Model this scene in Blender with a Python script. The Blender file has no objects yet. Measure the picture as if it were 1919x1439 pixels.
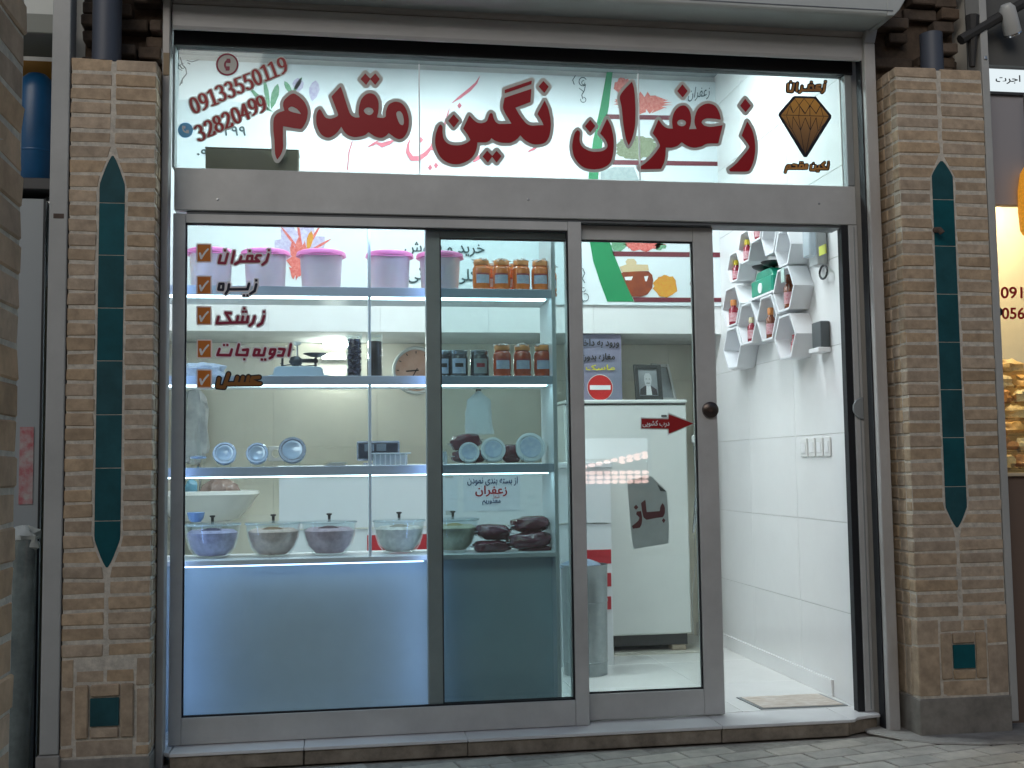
import bpy, bmesh, math, random
from mathutils import Vector, Matrix
R = math.radians
random.seed(7)
scene = bpy.context.scene
COL = scene.collection

# ------------------------------------------------------------------ camera
FPX, CAM, YAW, PITCH, ROLL = 2091.39, Vector((.6421, -4.4682, 1.1562)), .15648, .0747, -.0129
_d = Vector((math.sin(YAW)*math.cos(PITCH), math.cos(YAW)*math.cos(PITCH), math.sin(PITCH)))
_r0 = Vector((math.cos(YAW), -math.sin(YAW), 0)); _u0 = _r0.cross(_d)
_r = math.cos(ROLL)*_r0 + math.sin(ROLL)*_u0; _u = math.cos(ROLL)*_u0 - math.sin(ROLL)*_r0
cam = bpy.data.cameras.new('camera'); cam.sensor_width = 36; cam.lens = FPX/1919*36
cam.clip_start = .05; cam.clip_end = 2000
cam_o = bpy.data.objects.new('camera', cam); COL.objects.link(cam_o)
_m = Matrix((_r, _u, -_d)).transposed().to_4x4(); _m.translation = CAM
cam_o.matrix_world = _m
scene.camera = cam_o

# ------------------------------------------------------------------ sky, sun, exposure (dusk under a bazaar roof line)
world = bpy.data.worlds.new('World'); scene.world = world; world.use_nodes = True
wn = world.node_tree; bg = wn.nodes['Background']
sky = wn.nodes.new('ShaderNodeTexSky'); sky.sky_type = 'NISHITA'; sky.sun_disc = False
SUN_EL, SUN_AZ = R(24), R(205)
sky.sun_elevation = SUN_EL; sky.sun_rotation = SUN_AZ
wn.links.new(sky.outputs[0], bg.inputs[0]); bg.inputs[1].default_value = 0.07
sun = bpy.data.lights.new('sun', 'SUN'); sun.energy = 0.75; sun.angle = R(40); sun.color = (1, .96, .89)
sun_o = bpy.data.objects.new('sun', sun); COL.objects.link(sun_o)
_sd = Vector((math.sin(SUN_AZ)*math.cos(SUN_EL), math.cos(SUN_AZ)*math.cos(SUN_EL), math.sin(SUN_EL)))
sun_o.rotation_euler = _sd.to_track_quat('Z', 'Y').to_euler()
vs = scene.view_settings; vs.view_transform = 'Standard'; vs.look = 'None'; vs.exposure = 0.3; vs.gamma = 1
vs.use_curve_mapping = False
scene.render.engine = 'CYCLES'
scene.cycles.use_denoising = True
scene.cycles.max_bounces = 10; scene.cycles.transparent_max_bounces = 24
scene.cycles.diffuse_bounces = 4; scene.cycles.glossy_bounces = 4
scene.cycles.caustics_reflective = False; scene.cycles.caustics_refractive = False
scene.cycles.sample_clamp_indirect = 4

# ------------------------------------------------------------------ survey helpers: a sighted point on a known plane
def ray(px, py): return (px-959.5)/FPX*_r - (py-719.5)/FPX*_u + _d
def at(px, py, Y): k = ray(px, py); return CAM + k*((Y-CAM.y)/k.y)
def atX(px, py, X): k = ray(px, py); return CAM + k*((X-CAM.x)/k.x)
def atZ(px, py, Z): k = ray(px, py); return CAM + k*((Z-CAM.z)/k.z)

# ------------------------------------------------------------------ materials
MATS = {}
def mat(name, col, rough=.5, metal=0, var=0, vscale=8, bump=0, bscale=60, rnd=0, emit=None, es=0, spec=.5, trans=0, alpha=1, coat=0, vcol=None, stretch=None, sss=0):
    if name in MATS: return MATS[name]
    m = bpy.data.materials.new(name); m.use_nodes = True; nt = m.node_tree; N = nt.nodes; L = nt.links
    b = N['Principled BSDF']; c = (*col, 1)
    b.inputs['Base Color'].default_value = c; b.inputs['Roughness'].default_value = rough; b.inputs['Metallic'].default_value = metal
    b.inputs['Specular IOR Level'].default_value = spec; b.inputs['Transmission Weight'].default_value = trans; b.inputs['Alpha'].default_value = alpha
    b.inputs['Coat Weight'].default_value = coat
    if sss: b.inputs['Subsurface Weight'].default_value = sss; b.inputs['Subsurface Radius'].default_value = (.02, .01, .006)
    tc = N.new('ShaderNodeTexCoord'); src = tc.outputs['Object']
    if stretch:
        mp = N.new('ShaderNodeMapping'); mp.inputs['Scale'].default_value = stretch; L.new(src, mp.inputs[0]); src = mp.outputs[0]
    out = None
    if var or vcol:
        n = N.new('ShaderNodeTexNoise'); n.inputs['Scale'].default_value = vscale; n.inputs['Detail'].default_value = 6; n.inputs['Roughness'].default_value = .65
        L.new(src, n.inputs['Vector'])
        rp = N.new('ShaderNodeValToRGB'); rp.color_ramp.elements[0].position = .3; rp.color_ramp.elements[1].position = .7
        if vcol: rp.color_ramp.elements[0].color = (*vcol, 1); rp.color_ramp.elements[1].color = c
        else:
            rp.color_ramp.elements[0].color = tuple(max(0, x*(1-var)) for x in col)+(1,); rp.color_ramp.elements[1].color = tuple(min(1, x*(1+var)) for x in col)+(1,)
        L.new(n.outputs['Fac'], rp.inputs[0]); out = rp.outputs[0]
    if rnd:
        oi = N.new('ShaderNodeObjectInfo'); hs = N.new('ShaderNodeHueSaturation')
        mr = N.new('ShaderNodeMapRange'); mr.inputs['To Min'].default_value = 1-rnd; mr.inputs['To Max'].default_value = 1+rnd
        L.new(oi.outputs['Random'], mr.inputs['Value']); L.new(mr.outputs[0], hs.inputs['Value'])
        mr2 = N.new('ShaderNodeMapRange'); mr2.inputs['To Min'].default_value = .84; mr2.inputs['To Max'].default_value = 1.1
        ml = N.new('ShaderNodeMath'); ml.operation = 'MULTIPLY'; ml.inputs[1].default_value = 7.31; fr = N.new('ShaderNodeMath'); fr.operation = 'FRACT'
        L.new(oi.outputs['Random'], ml.inputs[0]); L.new(ml.outputs[0], fr.inputs[0]); L.new(fr.outputs[0], mr2.inputs['Value']); L.new(mr2.outputs[0], hs.inputs['Saturation'])
        if out: L.new(out, hs.inputs['Color'])
        else: hs.inputs['Color'].default_value = c
        out = hs.outputs[0]
    if out: L.new(out, b.inputs['Base Color'])
    if bump:
        n2 = N.new('ShaderNodeTexNoise'); n2.inputs['Scale'].default_value = bscale; n2.inputs['Detail'].default_value = 5
        L.new(src, n2.inputs['Vector'])
        bp = N.new('ShaderNodeBump'); bp.inputs['Strength'].default_value = bump; bp.inputs['Distance'].default_value = .004
        L.new(n2.outputs['Fac'], bp.inputs['Height']); L.new(bp.outputs[0], b.inputs['Normal'])
    if emit: b.inputs['Emission Color'].default_value = (*emit, 1); b.inputs['Emission Strength'].default_value = es
    MATS[name] = m; return m

def thin_glass(name, tint=(.93, .97, .96), ior=1.45, film=0, filmcol=(.8, .85, .9), dirt=0.0):
    m = bpy.data.materials.new(name); m.use_nodes = True; nt = m.node_tree; N = nt.nodes; L = nt.links
    N.remove(N['Principled BSDF'])
    t = N.new('ShaderNodeBsdfTransparent'); t.inputs[0].default_value = (*tint, 1)
    g = N.new('ShaderNodeBsdfGlossy'); g.inputs['Roughness'].default_value = .015; g.inputs['Color'].default_value = (1, 1, 1, 1)
    lw = N.new('ShaderNodeLayerWeight'); pw = N.new('ShaderNodeMath'); pw.operation = 'POWER'; pw.inputs[1].default_value = 5
    f0 = ((ior-1)/(ior+1))**2; f = N.new('ShaderNodeMapRange'); f.inputs['To Min'].default_value = f0; f.inputs['To Max'].default_value = .9
    L.new(lw.outputs['Facing'], pw.inputs[0]); L.new(pw.outputs[0], f.inputs['Value'])
    mx = N.new('ShaderNodeMixShader'); L.new(f.outputs[0], mx.inputs[0]); L.new(t.outputs[0], mx.inputs[1]); L.new(g.outputs[0], mx.inputs[2])
    last = mx
    if film:
        d = N.new('ShaderNodeBsdfDiffuse'); d.inputs[0].default_value = (*filmcol, 1)
        n = N.new('ShaderNodeTexNoise'); n.inputs['Scale'].default_value = 5; n.inputs['Detail'].default_value = 8
        tc = N.new('ShaderNodeTexCoord'); L.new(tc.outputs['Object'], n.inputs['Vector'])
        mr = N.new('ShaderNodeMapRange'); mr.inputs['From Min'].default_value = .35; mr.inputs['From Max'].default_value = .75; mr.inputs['To Min'].default_value = film*.5; mr.inputs['To Max'].default_value = film*1.5
        L.new(n.outputs['Fac'], mr.inputs['Value'])
        m2 = N.new('ShaderNodeMixShader'); L.new(mr.outputs[0], m2.inputs[0]); L.new(mx.outputs[0], m2.inputs[1]); L.new(d.outputs[0], m2.inputs[2]); last = m2
    L.new(last.outputs[0], N['Material Output'].inputs[0])
    MATS[name] = m; return m

def emis(name, col, s):
    m = bpy.data.materials.new(name); m.use_nodes = True; nt = m.node_tree; nt.nodes.remove(nt.nodes['Principled BSDF'])
    e = nt.nodes.new('ShaderNodeEmission'); e.inputs[0].default_value = (*col, 1); e.inputs[1].default_value = s
    nt.links.new(e.outputs[0], nt.nodes['Material Output'].inputs[0]); MATS[name] = m; return m

# ------------------------------------------------------------------ mesh helpers
class MB:
    def __init__(s): s.v = []; s.f = []; s.sm = False
    def add(s, vs, fs):
        o = len(s.v); s.v += [tuple(x) for x in vs]; s.f += [tuple(o+i for i in f) for f in fs]; return s
    def box(s, x0, x1, y0, y1, z0, z1, jit=0):
        j = lambda: random.uniform(-jit, jit)
        vs = [(x+j(), y+j(), z+j()) for x in (x0, x1) for y in (y0, y1) for z in (z0, z1)]
        return s.add(vs, [(0, 1, 3, 2), (4, 6, 7, 5), (0, 4, 5, 1), (2, 3, 7, 6), (0, 2, 6, 4), (1, 5, 7, 3)])
    def prism(s, pts, axis, a, b):
        """polygon pts (2D) extruded along axis from a to b"""
        n = len(pts)
        def P(p, t):
            return {'x': (t, p[0], p[1]), 'y': (p[0], t, p[1]), 'z': (p[0], p[1], t)}[axis]
        vs = [P(p, a) for p in pts] + [P(p, b) for p in pts]
        return s.add(vs, [tuple(range(n))[::-1], tuple(range(n, 2*n))] + [(i, (i+1) % n, n+(i+1) % n, n+i) for i in range(n)])
    def lathe(s, prof, n=24, c=(0, 0, 0), cap=True):
        o = len(s.v); k = len(prof)
        for (r, z) in prof:
            for i in range(n):
                a = 2*math.pi*i/n; s.v.append((c[0]+r*math.cos(a), c[1]+r*math.sin(a), c[2]+z))
        for j in range(k-1):
            for i in range(n):
                s.f.append((o+j*n+i, o+j*n+(i+1) % n, o+(j+1)*n+(i+1) % n, o+(j+1)*n+i))
        if cap:
            if prof[0][0] > 1e-5: s.f.append(tuple(o+i for i in range(n))[::-1])
            if prof[-1][0] > 1e-5: s.f.append(tuple(o+(k-1)*n+i for i in range(n)))
        s.sm = True; return s
    def tube(s, pts, r, n=8, smooth=True):
        pts = [Vector(p) for p in pts]; o = len(s.v); up = Vector((0, 0, 1)); rr = r if isinstance(r, (list, tuple)) else [r]*len(pts)
        for i, p in enumerate(pts):
            d = (pts[min(i+1, len(pts)-1)]-pts[max(i-1, 0)]).normalized()
            x = d.cross(up)
            if x.length < 1e-3: x = d.cross(Vector((1, 0, 0)))
            x.normalize(); y = d.cross(x)
            for k in range(n):
                a = 2*math.pi*k/n; s.v.append(tuple(p+rr[i]*(math.cos(a)*x+math.sin(a)*y)))
        for i in range(len(pts)-1):
            for k in range(n): s.f.append((o+i*n+k, o+i*n+(k+1) % n, o+(i+1)*n+(k+1) % n, o+(i+1)*n+k))
        s.f.append(tuple(o+k for k in range(n))); s.f.append(tuple(o+(len(pts)-1)*n+k for k in range(n))[::-1])
        s.sm = smooth; return s
    def blob(s, c, r, seed=0, amp=.15, nu=18, nv=12, sq=1.0, freq=3):
        """lumpy ellipsoid; sq<1 gives a pillow outline"""
        rnd = random.Random(seed); ph = [rnd.uniform(0, 6.28) for _ in range(9)]; o = len(s.v)
        for j in range(nv+1):
            t = math.pi*j/nv
            for i in range(nu):
                a = 2*math.pi*i/nu
                k = 1+amp*(math.sin(freq*a+ph[0])*math.sin(2*t+ph[1])+.6*math.sin(2*freq*a+ph[2])*math.sin(5*t+ph[3])+.5*math.sin(7*t+ph[4]+a)+.4*math.sin(5*freq*a+3*t+ph[5]))*math.sin(t)
                f = lambda q: math.copysign(abs(q)**sq, q)
                s.v.append((c[0]+r[0]*k*f(math.sin(t))*f(math.cos(a)), c[1]+r[1]*k*f(math.sin(t))*f(math.sin(a)), c[2]+r[2]*k*f(math.cos(t))))
        for j in range(nv):
            for i in range(nu): s.f.append((o+j*nu+i, o+(j+1)*nu+i, o+(j+1)*nu+(i+1) % nu, o+j*nu+(i+1) % nu))
        s.sm = True; return s
    def mesh(s, name, bevel=0):
        me = bpy.data.meshes.new(name); me.from_pydata(s.v, [], s.f)
        bm = bmesh.new(); bm.from_mesh(me); bmesh.ops.remove_doubles(bm, verts=bm.verts, dist=1e-6)
        bmesh.ops.recalc_face_normals(bm, faces=bm.faces)
        if bevel: bmesh.ops.bevel(bm, geom=list(bm.edges), offset=bevel, segments=1, affect='EDGES', profile=.6, clamp_overlap=True)
        bm.to_mesh(me); bm.free()
        if s.sm:
            for p in me.polygons: p.use_smooth = True
            me.set_sharp_from_angle(angle=R(40))
        return me
    def build(s, name, m, parent=None, bevel=0):
        o = bpy.data.objects.new(name, s.mesh(name, bevel)); COL.objects.link(o)
        if m: o.data.materials.append(MATS[m] if isinstance(m, str) else m)
        if parent: o.parent = parent; o.matrix_parent_inverse = parent.matrix_world.inverted() if False else Matrix.Translation(-parent.location)
        return o
def tag(o, label=None, cat=None, group=None, kind=None):
    if label: o['label'] = label
    if cat: o['category'] = cat
    if group: o['group'] = group
    if kind: o['kind'] = kind
    return o
def thing(name, label, cat, loc=(0, 0, 0), group=None):
    o = bpy.data.objects.new(name, None); COL.objects.link(o); o.location = loc; o.empty_display_size = .05
    return tag(o, label, cat, group)
def bxp(name, m, parent, x0, x1, y0, y1, z0, z1, bevel=0, jit=0):
    return MB().box(x0, x1, y0, y1, z0, z1, jit).build(name, m, parent, bevel)

# vinyl and print outlines: rings of deltas, tenths of a millimetre, in the plane Y
def flat(name, key, m, parent=None, dy=0.0, th=.0006, glyphs=None):
    Y, rings = GL[key] if glyphs is None else glyphs
    cu = bpy.data.curves.new(name, 'CURVE'); cu.dimensions = '2D'; cu.fill_mode = 'BOTH'; cu.extrude = th/2
    for q in rings:
        if isinstance(q, str):
            a = list(map(int, q.split())); x = z = 0; pts = []
            for i in range(0, len(a), 2): x += a[i]; z += a[i+1]; pts.append((x/1e4, z/1e4))
        else: pts = q
        sp = cu.splines.new('POLY'); sp.points.add(len(pts)-1); sp.use_cyclic_u = True
        for p, (x, z) in zip(sp.points, pts): p.co = (x, z, 0, 1)
    o = bpy.data.objects.new(name, cu); COL.objects.link(o); bpy.context.view_layer.update()
    me = bpy.data.meshes.new_from_object(o.evaluated_get(bpy.context.evaluated_depsgraph_get()))
    bpy.data.objects.remove(o); bpy.data.curves.remove(cu)
    for v in me.vertices: v.co = (v.co.x, Y+dy-v.co.z, v.co.y)
    me.name = name; me.materials.clear(); me.materials.append(MATS[m])
    o = bpy.data.objects.new(name, me); COL.objects.link(o)
    if parent: o.parent = parent; o.matrix_parent_inverse = Matrix.Translation(-parent.location)
    return o
def flatpx(name, pts, Y, m, parent=None, dy=0.0, th=.0006):
    ps = [at(a, b, Y) for a, b in pts]
    return flat(name, None, m, parent, dy, th, (Y, [[(p.x, p.z) for p in ps]]))

# ------------------------------------------------------------------ lettering outlines
GL={
'moq':(0.021,['7591 27685 -183 -238 219 -230 12 6 129 196 33 39 189 -218 16 -6 176 246 0 11 -18 23 -156 192 -19 -11 -183 -208 -10 2 -52 51 -135 145 -8 5','6598 27102 -335 -391 -26 -40 248 -677 18 -65 -27 -57 -126 -72 -138 -45 -64 -2 -102 20 -44 21 -46 46 -49 77 -57 120 -76 102 -38 -24 -38 -40 -42 -90 -22 -89 -11 -94 0 -187 17 -121 43 -152 53 -114 65 -104 68 -68 97 -59 90 -25 80 3 96 37 119 77 130 132 52 68 95 153 90 -169 49 -62 69 -69 59 -41 65 -31 150 -40 43 -4 112 9 221 53 91 37 38 23 103 104 237 -159 129 -45 76 -16 97 5 43 13 82 41 62 42 95 112 233 -174 70 -36 82 -27 54 -4 82 21 72 43 59 61 62 99 32 68 33 95 30 130 11 89 7 218 -27 195 -59 193 -70 137 -59 76 -60 59 -105 53 -125 25 -55 -3 -59 -14 -126 -61 -38 -28 -44 -47 -23 -36 -43 -97 -40 -141 -12 -200 -9 -20 -54 -40 -49 -20 -227 16 -13 17 43 163 23 201 1 223 -29 133 -21 55 -48 87 -26 32 -46 39 -75 36 -71 15 -97 -11 -103 -49 -83 -71 -86 -115 -43 -90 -54 -202 -29 -190 0 -145 34 -145 -43 -13 -102 -4 -38 6 -86 36 -54 41 -38 45 -42 71 -65 186 -206 663 -70 191','4701 26738 -79 -30 -81 -55 -154 -154 -40 -63 -33 -94 -5 -132 51 -194 -185 -69 -89 -52 -32 -27 -52 -64 -53 -107 -22 -149 -5 -154 6 -213 43 -381 17 -442 11 -125 12 -54 37 -102 38 -73 90 126 47 83 47 111 37 138 11 115 -11 295 -1 394 8 108 10 3 417 -65 227 -20 53 3 21 11 45 48 78 129 69 156 26 100 28 194 -1 99 -10 77 -23 87 -58 141 -43 70 -62 81 -130 124 -138 93 -63 30','4620 26194 40 4 64 -16 112 -57 54 -47 69 -80 41 -59 15 -37 -307 58 -116 39 -55 32 -15 22 -4 70 58 48','7686 26278 51 4 92 -20 50 -27 22 -27 15 -38 11 -61 -50 -87 -49 -37 -70 -24 -75 15 -84 49 -66 97 -2 22 16 34 45 60 48 28','8927 26169 68 5 43 -21 50 -67 38 -88 33 -177 -1 -134 -12 -56 -40 -41 -22 -2 -49 18 -48 40 -44 83 -59 160 -28 121 -5 67 27 57']),
'moq_b':(0.021,['7569 27829 -43 -18 -32 -28 -207 -268 -18 -57 0 -39 17 -49 198 -215 83 -70 81 -10 54 21 33 28 76 100 86 -94 43 -30 82 -9 54 20 32 29 198 278 18 57 0 39 -17 50 -199 248 -40 28 -82 9 -48 -18 -136 -136 -130 122 -49 16','6577 27246 -43 -18 -75 -74 -297 -353 -42 -57 -17 -51 0 -55 17 -55 229 -627 -57 -31 -107 -33 -101 20 -60 82 -57 119 -81 114 -42 37 -48 16 -48 -2 -37 -14 -70 -51 -75 -93 -32 -79 -28 -94 -16 -122 0 -243 18 -120 53 -185 58 -125 81 -125 74 -75 91 -62 133 -50 165 -2 128 49 128 82 56 47 142 152 126 -132 82 -59 182 -71 118 -20 167 12 220 53 135 54 86 59 183 -111 222 -60 135 4 54 15 125 59 108 75 141 -100 81 -41 114 -37 108 -2 115 33 65 36 106 99 82 125 83 209 41 225 7 268 -38 239 -76 221 -60 111 -74 96 -67 67 -114 67 -93 30 -92 15 -147 -13 -104 -38 -87 -48 -65 -51 -89 -112 -49 -108 -38 -119 -26 -207 -34 -8 -7 12 27 219 1 278 -17 100 -70 176 -87 116 -108 73 -141 39 -151 -13 -92 -36 -114 -77 -94 -100 -86 -132 -65 -180 -28 -123 -28 -185 0 -160 -14 -11 -69 61 -50 100 -249 795 -82 224 -26 35 -35 24 -40 12','4675 26875 -101 -38 -100 -64 -97 -88 -98 -107 -64 -108 -32 -106 -6 -187 14 -74 -121 -55 -105 -79 -101 -133 -48 -122 -21 -143 2 -422 43 -381 28 -566 38 -135 58 -134 54 -54 47 -16 79 14 52 45 143 224 83 221 28 187 -10 654 544 -58 43 3 74 27 87 84 72 112 74 151 60 195 27 194 -6 193 -44 169 -80 173 -68 97 -71 77 -69 69 -138 103 -159 77','7701 26134 47 3 23 -6 5 -11 -12 -12 -22 -1']),
'neg':(0.021,['14480 27679 -1117 -434 -9 -18 0 -125 12 -4 96 36 1010 393 14 20 18 126 -7 11','14990 27684 -176 -209 -20 -35 217 -240 23 -15 184 266 -15 25 -182 190 -19 18','14463 27324 -1104 -414 -18 -13 -61 -286 -8 -102 12 -91 82 -184 238 -382 15 -27 -5 -8 -213 -20 -286 -10 -39 6 -50 20 -64 50 -53 83 -44 106 -24 129 -45 52 -22 14 -54 -37 -27 -40 -67 -200 -35 -72 -45 -40 -56 -30 -117 -39 -106 2 -67 15 -44 21 -105 79 -90 90 -83 104 -14 3 -267 -559 199 -280 98 -198 -41 -43 -94 -75 -128 -66 -117 -38 -83 -15 -83 -9 -143 1 -77 11 -94 25 -71 31 -51 33 -70 76 -44 77 -27 66 -33 206 12 202 -10 56 -62 72 -17 -1 -29 -19 -38 -41 -40 -80 -73 -215 -24 -101 -23 -158 -2 -167 18 -128 42 -155 43 -110 88 -161 109 -121 60 -46 142 -80 99 -36 126 -25 143 -7 144 21 149 51 145 71 106 71 106 94 57 69 57 91 62 142 36 153 24 186 320 8 62 15 45 18 78 47 35 43 39 70 105 -78 78 -37 122 -41 112 -20 106 -8 213 7 78 16 51 18 130 72 116 96 106 133 128 -139 105 -86 135 -75 145 -51 119 -15 186 18 142 34 93 50 58 58 45 64 53 104 36 104 38 195 22 279 -19 256 -59 311 -54 169 -117 235 -11 -4 -31 -54 -275 -518 175 -278 65 -151 10 -28 -6 -8 -419 -38 -135 6 -107 37 -61 42 -56 55 -166 210 -90 135 -134 245 10 14 618 255 9 22 47 527 -3 12','11200 26111 -221 -269 216 -268 11 -4 228 289 -7 16 -189 215 -22 22','12582 24633 -186 -242 20 -33 189 -215 11 2 175 245 170 -224 17 -11 204 266 -3 11 -195 215 -14 -7 -154 -202 -19 -15 -198 208']),
'neg_b':(0.021,['14465 27821 -1151 -447 -51 -35 -24 -32 -19 -52 -3 -187 28 -67 -39 -75 -49 -212 -19 -154 0 -96 11 -85 43 -111 181 -333 -223 -11 -67 20 -67 102 -30 140 -27 73 -72 84 -78 41 -90 -9 -92 -66 -67 -105 -77 -223 -53 -31 -89 -26 -89 14 -57 33 -128 119 -88 110 -36 28 -49 16 -78 -10 -46 -31 -29 -40 -278 -596 0 -61 17 -45 199 -274 45 -93 -75 -55 -100 -42 -106 -27 -127 -16 -121 7 -138 36 -57 33 -58 71 -44 99 -22 128 -5 73 12 185 -6 45 -22 55 -77 90 -72 40 -60 -1 -67 -31 -62 -48 -38 -52 -56 -114 -84 -266 -37 -219 -2 -229 28 -178 75 -221 81 -159 80 -109 79 -78 76 -58 88 -53 142 -62 214 -45 248 7 116 27 195 78 194 118 134 116 108 145 74 142 52 170 20 130 14 14 261 17 84 30 141 85 149 -64 162 -41 139 -12 286 9 73 15 152 67 125 84 97 81 154 -123 91 -55 145 -63 146 -36 187 0 192 29 108 34 126 76 60 61 62 87 65 128 41 120 45 247 17 296 -19 256 -70 351 -76 208 -117 220 -34 27 -51 17 -57 -4 -68 -43 -339 -624 -8 -29 6 -90 157 -239 16 -34 -6 -8 -283 -16 -85 21 -44 27 -92 94 -114 148 -144 234 24 19 465 192 41 31 41 76 49 538 0 86 -35 67 38 81 20 201 -17 45 -46 45 -45 16','14964 27825 -75 -47 -179 -215 -47 -72 -8 -86 38 -72 234 -253 71 -39 62 2 75 44 181 260 41 76 2 63 -49 89 -210 217 -68 36','11173 26249 -72 -46 -206 -245 -46 -70 -8 -73 19 -52 238 -293 68 -37 61 0 39 14 44 34 245 309 15 40 1 56 -41 85 -216 243 -69 38','12556 24774 -69 -43 -202 -259 -25 -63 0 -56 18 -44 214 -254 67 -47 72 -5 50 20 34 28 73 103 80 -96 47 -34 33 -11 50 1 51 20 29 24 228 305 12 34 1 57 -17 50 -216 248 -50 32 -73 5 -50 -20 -40 -34 -79 -100 -132 125 -45 17']),
'zaf':(0.021,['18814 27814 -256 -263 -109 -123 -87 -111 -68 -120 -20 -82 4 -92 56 -246 17 -109 50 -672 61 -423 48 -246 44 -124 55 -125 13 -12 116 212 80 221 65 250 26 156 16 150 19 336 6 283 -17 577 -30 294 -49 178 -28 82','21033 27791 -232 -296 236 -269 48 52 180 236 -200 254 -20 23','23823 27272 -229 -310 241 -279 244 298 -230 279 -14 13','22128 27000 -66 -14 -90 -33 -153 -88 -114 -114 -69 -121 -71 -206 -30 -164 -2 -93 10 -87 18 -63 52 -126 1 -12 -9 -9 -320 -20 65 177 29 152 10 151 -13 174 -29 110 -73 137 -70 81 -41 26 -47 16 -58 5 -66 -10 -59 -20 -78 -43 -111 -99 -85 -125 -68 -153 -41 -176 -9 -128 25 -274 -164 0 -70 11 -76 26 -92 65 -60 58 -143 192 -8 6 -12 -5 -265 -584 11 -24 148 -176 58 -92 83 -182 7 -34 -3 -47 -25 -47 -170 -237 -81 -99 -161 -172 -216 -196 -256 -174 -4 -17 38 -73 215 3 671 37 23 8 87 165 44 105 31 104 43 226 22 322 235 1 124 29 112 38 48 25 72 53 109 110 179 -117 88 -44 122 -42 130 -20 130 10 214 55 48 19 127 75 96 34 142 17 310 10 45 11 183 664 29 130 -386 -75 -191 -18 -94 8 -130 31 -50 29 -80 85 1 29 19 64 33 39 97 55 89 27 155 7 256 -15 190 -22 19 10 -30 180 -33 110 -67 149 -57 86 -35 39 -48 35 -89 43 -142 31','17702 26174 -308 -632 4 -17 129 -133 83 -112 61 -118 34 -108 -9 -86 -25 -54 -76 -71 -87 -48 -64 -25 -98 -21 -242 -14 -114 15 -114 30 -165 81 -51 37 -61 61 -35 52 -44 101 -17 102 1 80 21 178 0 57 -12 45 -23 30 -62 41 -58 -44 -53 -66 -43 -106 -36 -127 -46 -258 -8 -85 4 -137 32 -209 38 -113 44 -90 116 -167 130 -121 137 -77 119 -36 194 -24 132 -2 207 31 127 38 169 84 87 64 50 50 34 41 36 64 24 52 43 150 40 213 23 241 0 293 -25 222 -59 274 -49 136 -112 208','20915 26255 74 5 35 -6 82 -38 29 -27 28 -76 -37 -71 -25 -31 -54 -31 -95 -17 -88 22 -65 39 -22 40 -16 63 56 80 47 30','16969 26102 -194 -243 -29 -48 219 -257 229 290 -194 239 -20 19','23890 26281 -267 -624 141 -175 133 -184 52 -92 7 -29 -4 -41 -31 -53 -111 -144 -424 -482 -164 -142 -196 -143 -4 -19 31 -87 633 10 144 16 48 15 43 29 39 50 83 154 44 100 68 206 58 306 14 258 -17 262 -52 285 -67 203 -119 213 -71 104']),
'zaf_b':(0.021,['18800 27948 -65 -36 -393 -417 -85 -109 -60 -101 -51 -158 4 -132 72 -355 51 -671 99 -623 43 -148 83 -192 46 -52 63 -22 70 16 48 40 152 294 68 198 65 250 28 162 23 266 16 729 -34 618 -27 138 -77 240 -58 56 -40 12','21019 27925 -42 -17 -42 -37 -232 -291 -32 -67 -3 -41 25 -65 232 -262 50 -40 76 -11 68 29 71 83 190 247 17 84 -24 63 -225 279 -47 37 -41 12','23809 27406 -61 -30 -75 -86 -200 -273 -17 -72 25 -65 244 -285 47 -37 71 -12 49 16 40 31 178 217 86 111 19 83 -25 65 -235 277 -62 51 -42 12','22107 27128 -191 -60 -97 -50 -109 -79 -111 -118 -110 -198 -66 145 -76 109 -63 63 -68 41 -78 23 -113 1 -148 -42 -78 -43 -75 -57 -112 -118 -112 -198 -72 -229 -15 -128 7 -191 -9 -14 -82 15 -86 60 -69 73 -106 149 -58 50 -77 11 -42 -15 -39 -31 -34 -53 -259 -570 -15 -75 35 -80 115 -133 80 -120 67 -136 5 -46 -216 -295 -200 -216 -176 -158 -255 -173 -37 -36 -25 -53 -1 -51 44 -102 35 -48 69 -32 256 7 671 37 59 20 48 41 26 38 129 285 66 273 22 264 171 17 236 72 102 61 78 69 198 -107 157 -52 124 -20 124 3 274 63 83 32 127 75 60 21 143 17 315 11 78 22 40 31 35 65 216 800 -1 41 -29 60 -41 31 -69 15 48 60 15 47 -42 262 -44 133 -62 132 -59 87 -63 68 -112 71 -136 47 -94 16','17681 26310 -54 -26 -40 -47 -295 -613 -25 -69 -1 -46 13 -41 193 -216 50 -84 49 -113 7 -34 -15 -42 -99 -66 -99 -32 -98 -16 -183 1 -177 41 -91 43 -79 53 -52 58 -50 129 -5 86 22 274 -18 74 -62 81 -79 58 -80 10 -75 -38 -101 -96 -52 -93 -74 -231 -31 -155 -21 -183 8 -238 38 -193 82 -196 127 -184 158 -148 165 -93 205 -52 223 -17 224 18 138 34 162 61 171 104 145 145 73 135 70 249 40 276 14 367 -29 309 -60 273 -92 238 -122 208 -43 30','16954 26238 -36 -14 -39 -33 -206 -261 -42 -60 -15 -75 25 -64 224 -267 40 -31 69 -12 46 16 44 36 209 263 36 55 15 75 -25 64 -228 271 -42 30','23869 26416 -56 -26 -43 -49 -280 -671 0 -41 16 -46 200 -250 98 -143 10 -35 -166 -209 -370 -420 -130 -108 -191 -137 -55 -61 -17 -77 40 -133 45 -51 55 -22 681 12 144 16 85 27 67 46 76 93 89 166 78 195 69 253 39 270 4 316 -35 309 -80 308 -91 196 -168 243 -65 31','22104 26222 116 7 143 -7 287 -32 -230 -52 -185 -24 -154 19 -65 25 -13 14 6 12','20935 26128 39 2 38 -23 -39 -13 -30 4 -28 12']),
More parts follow.
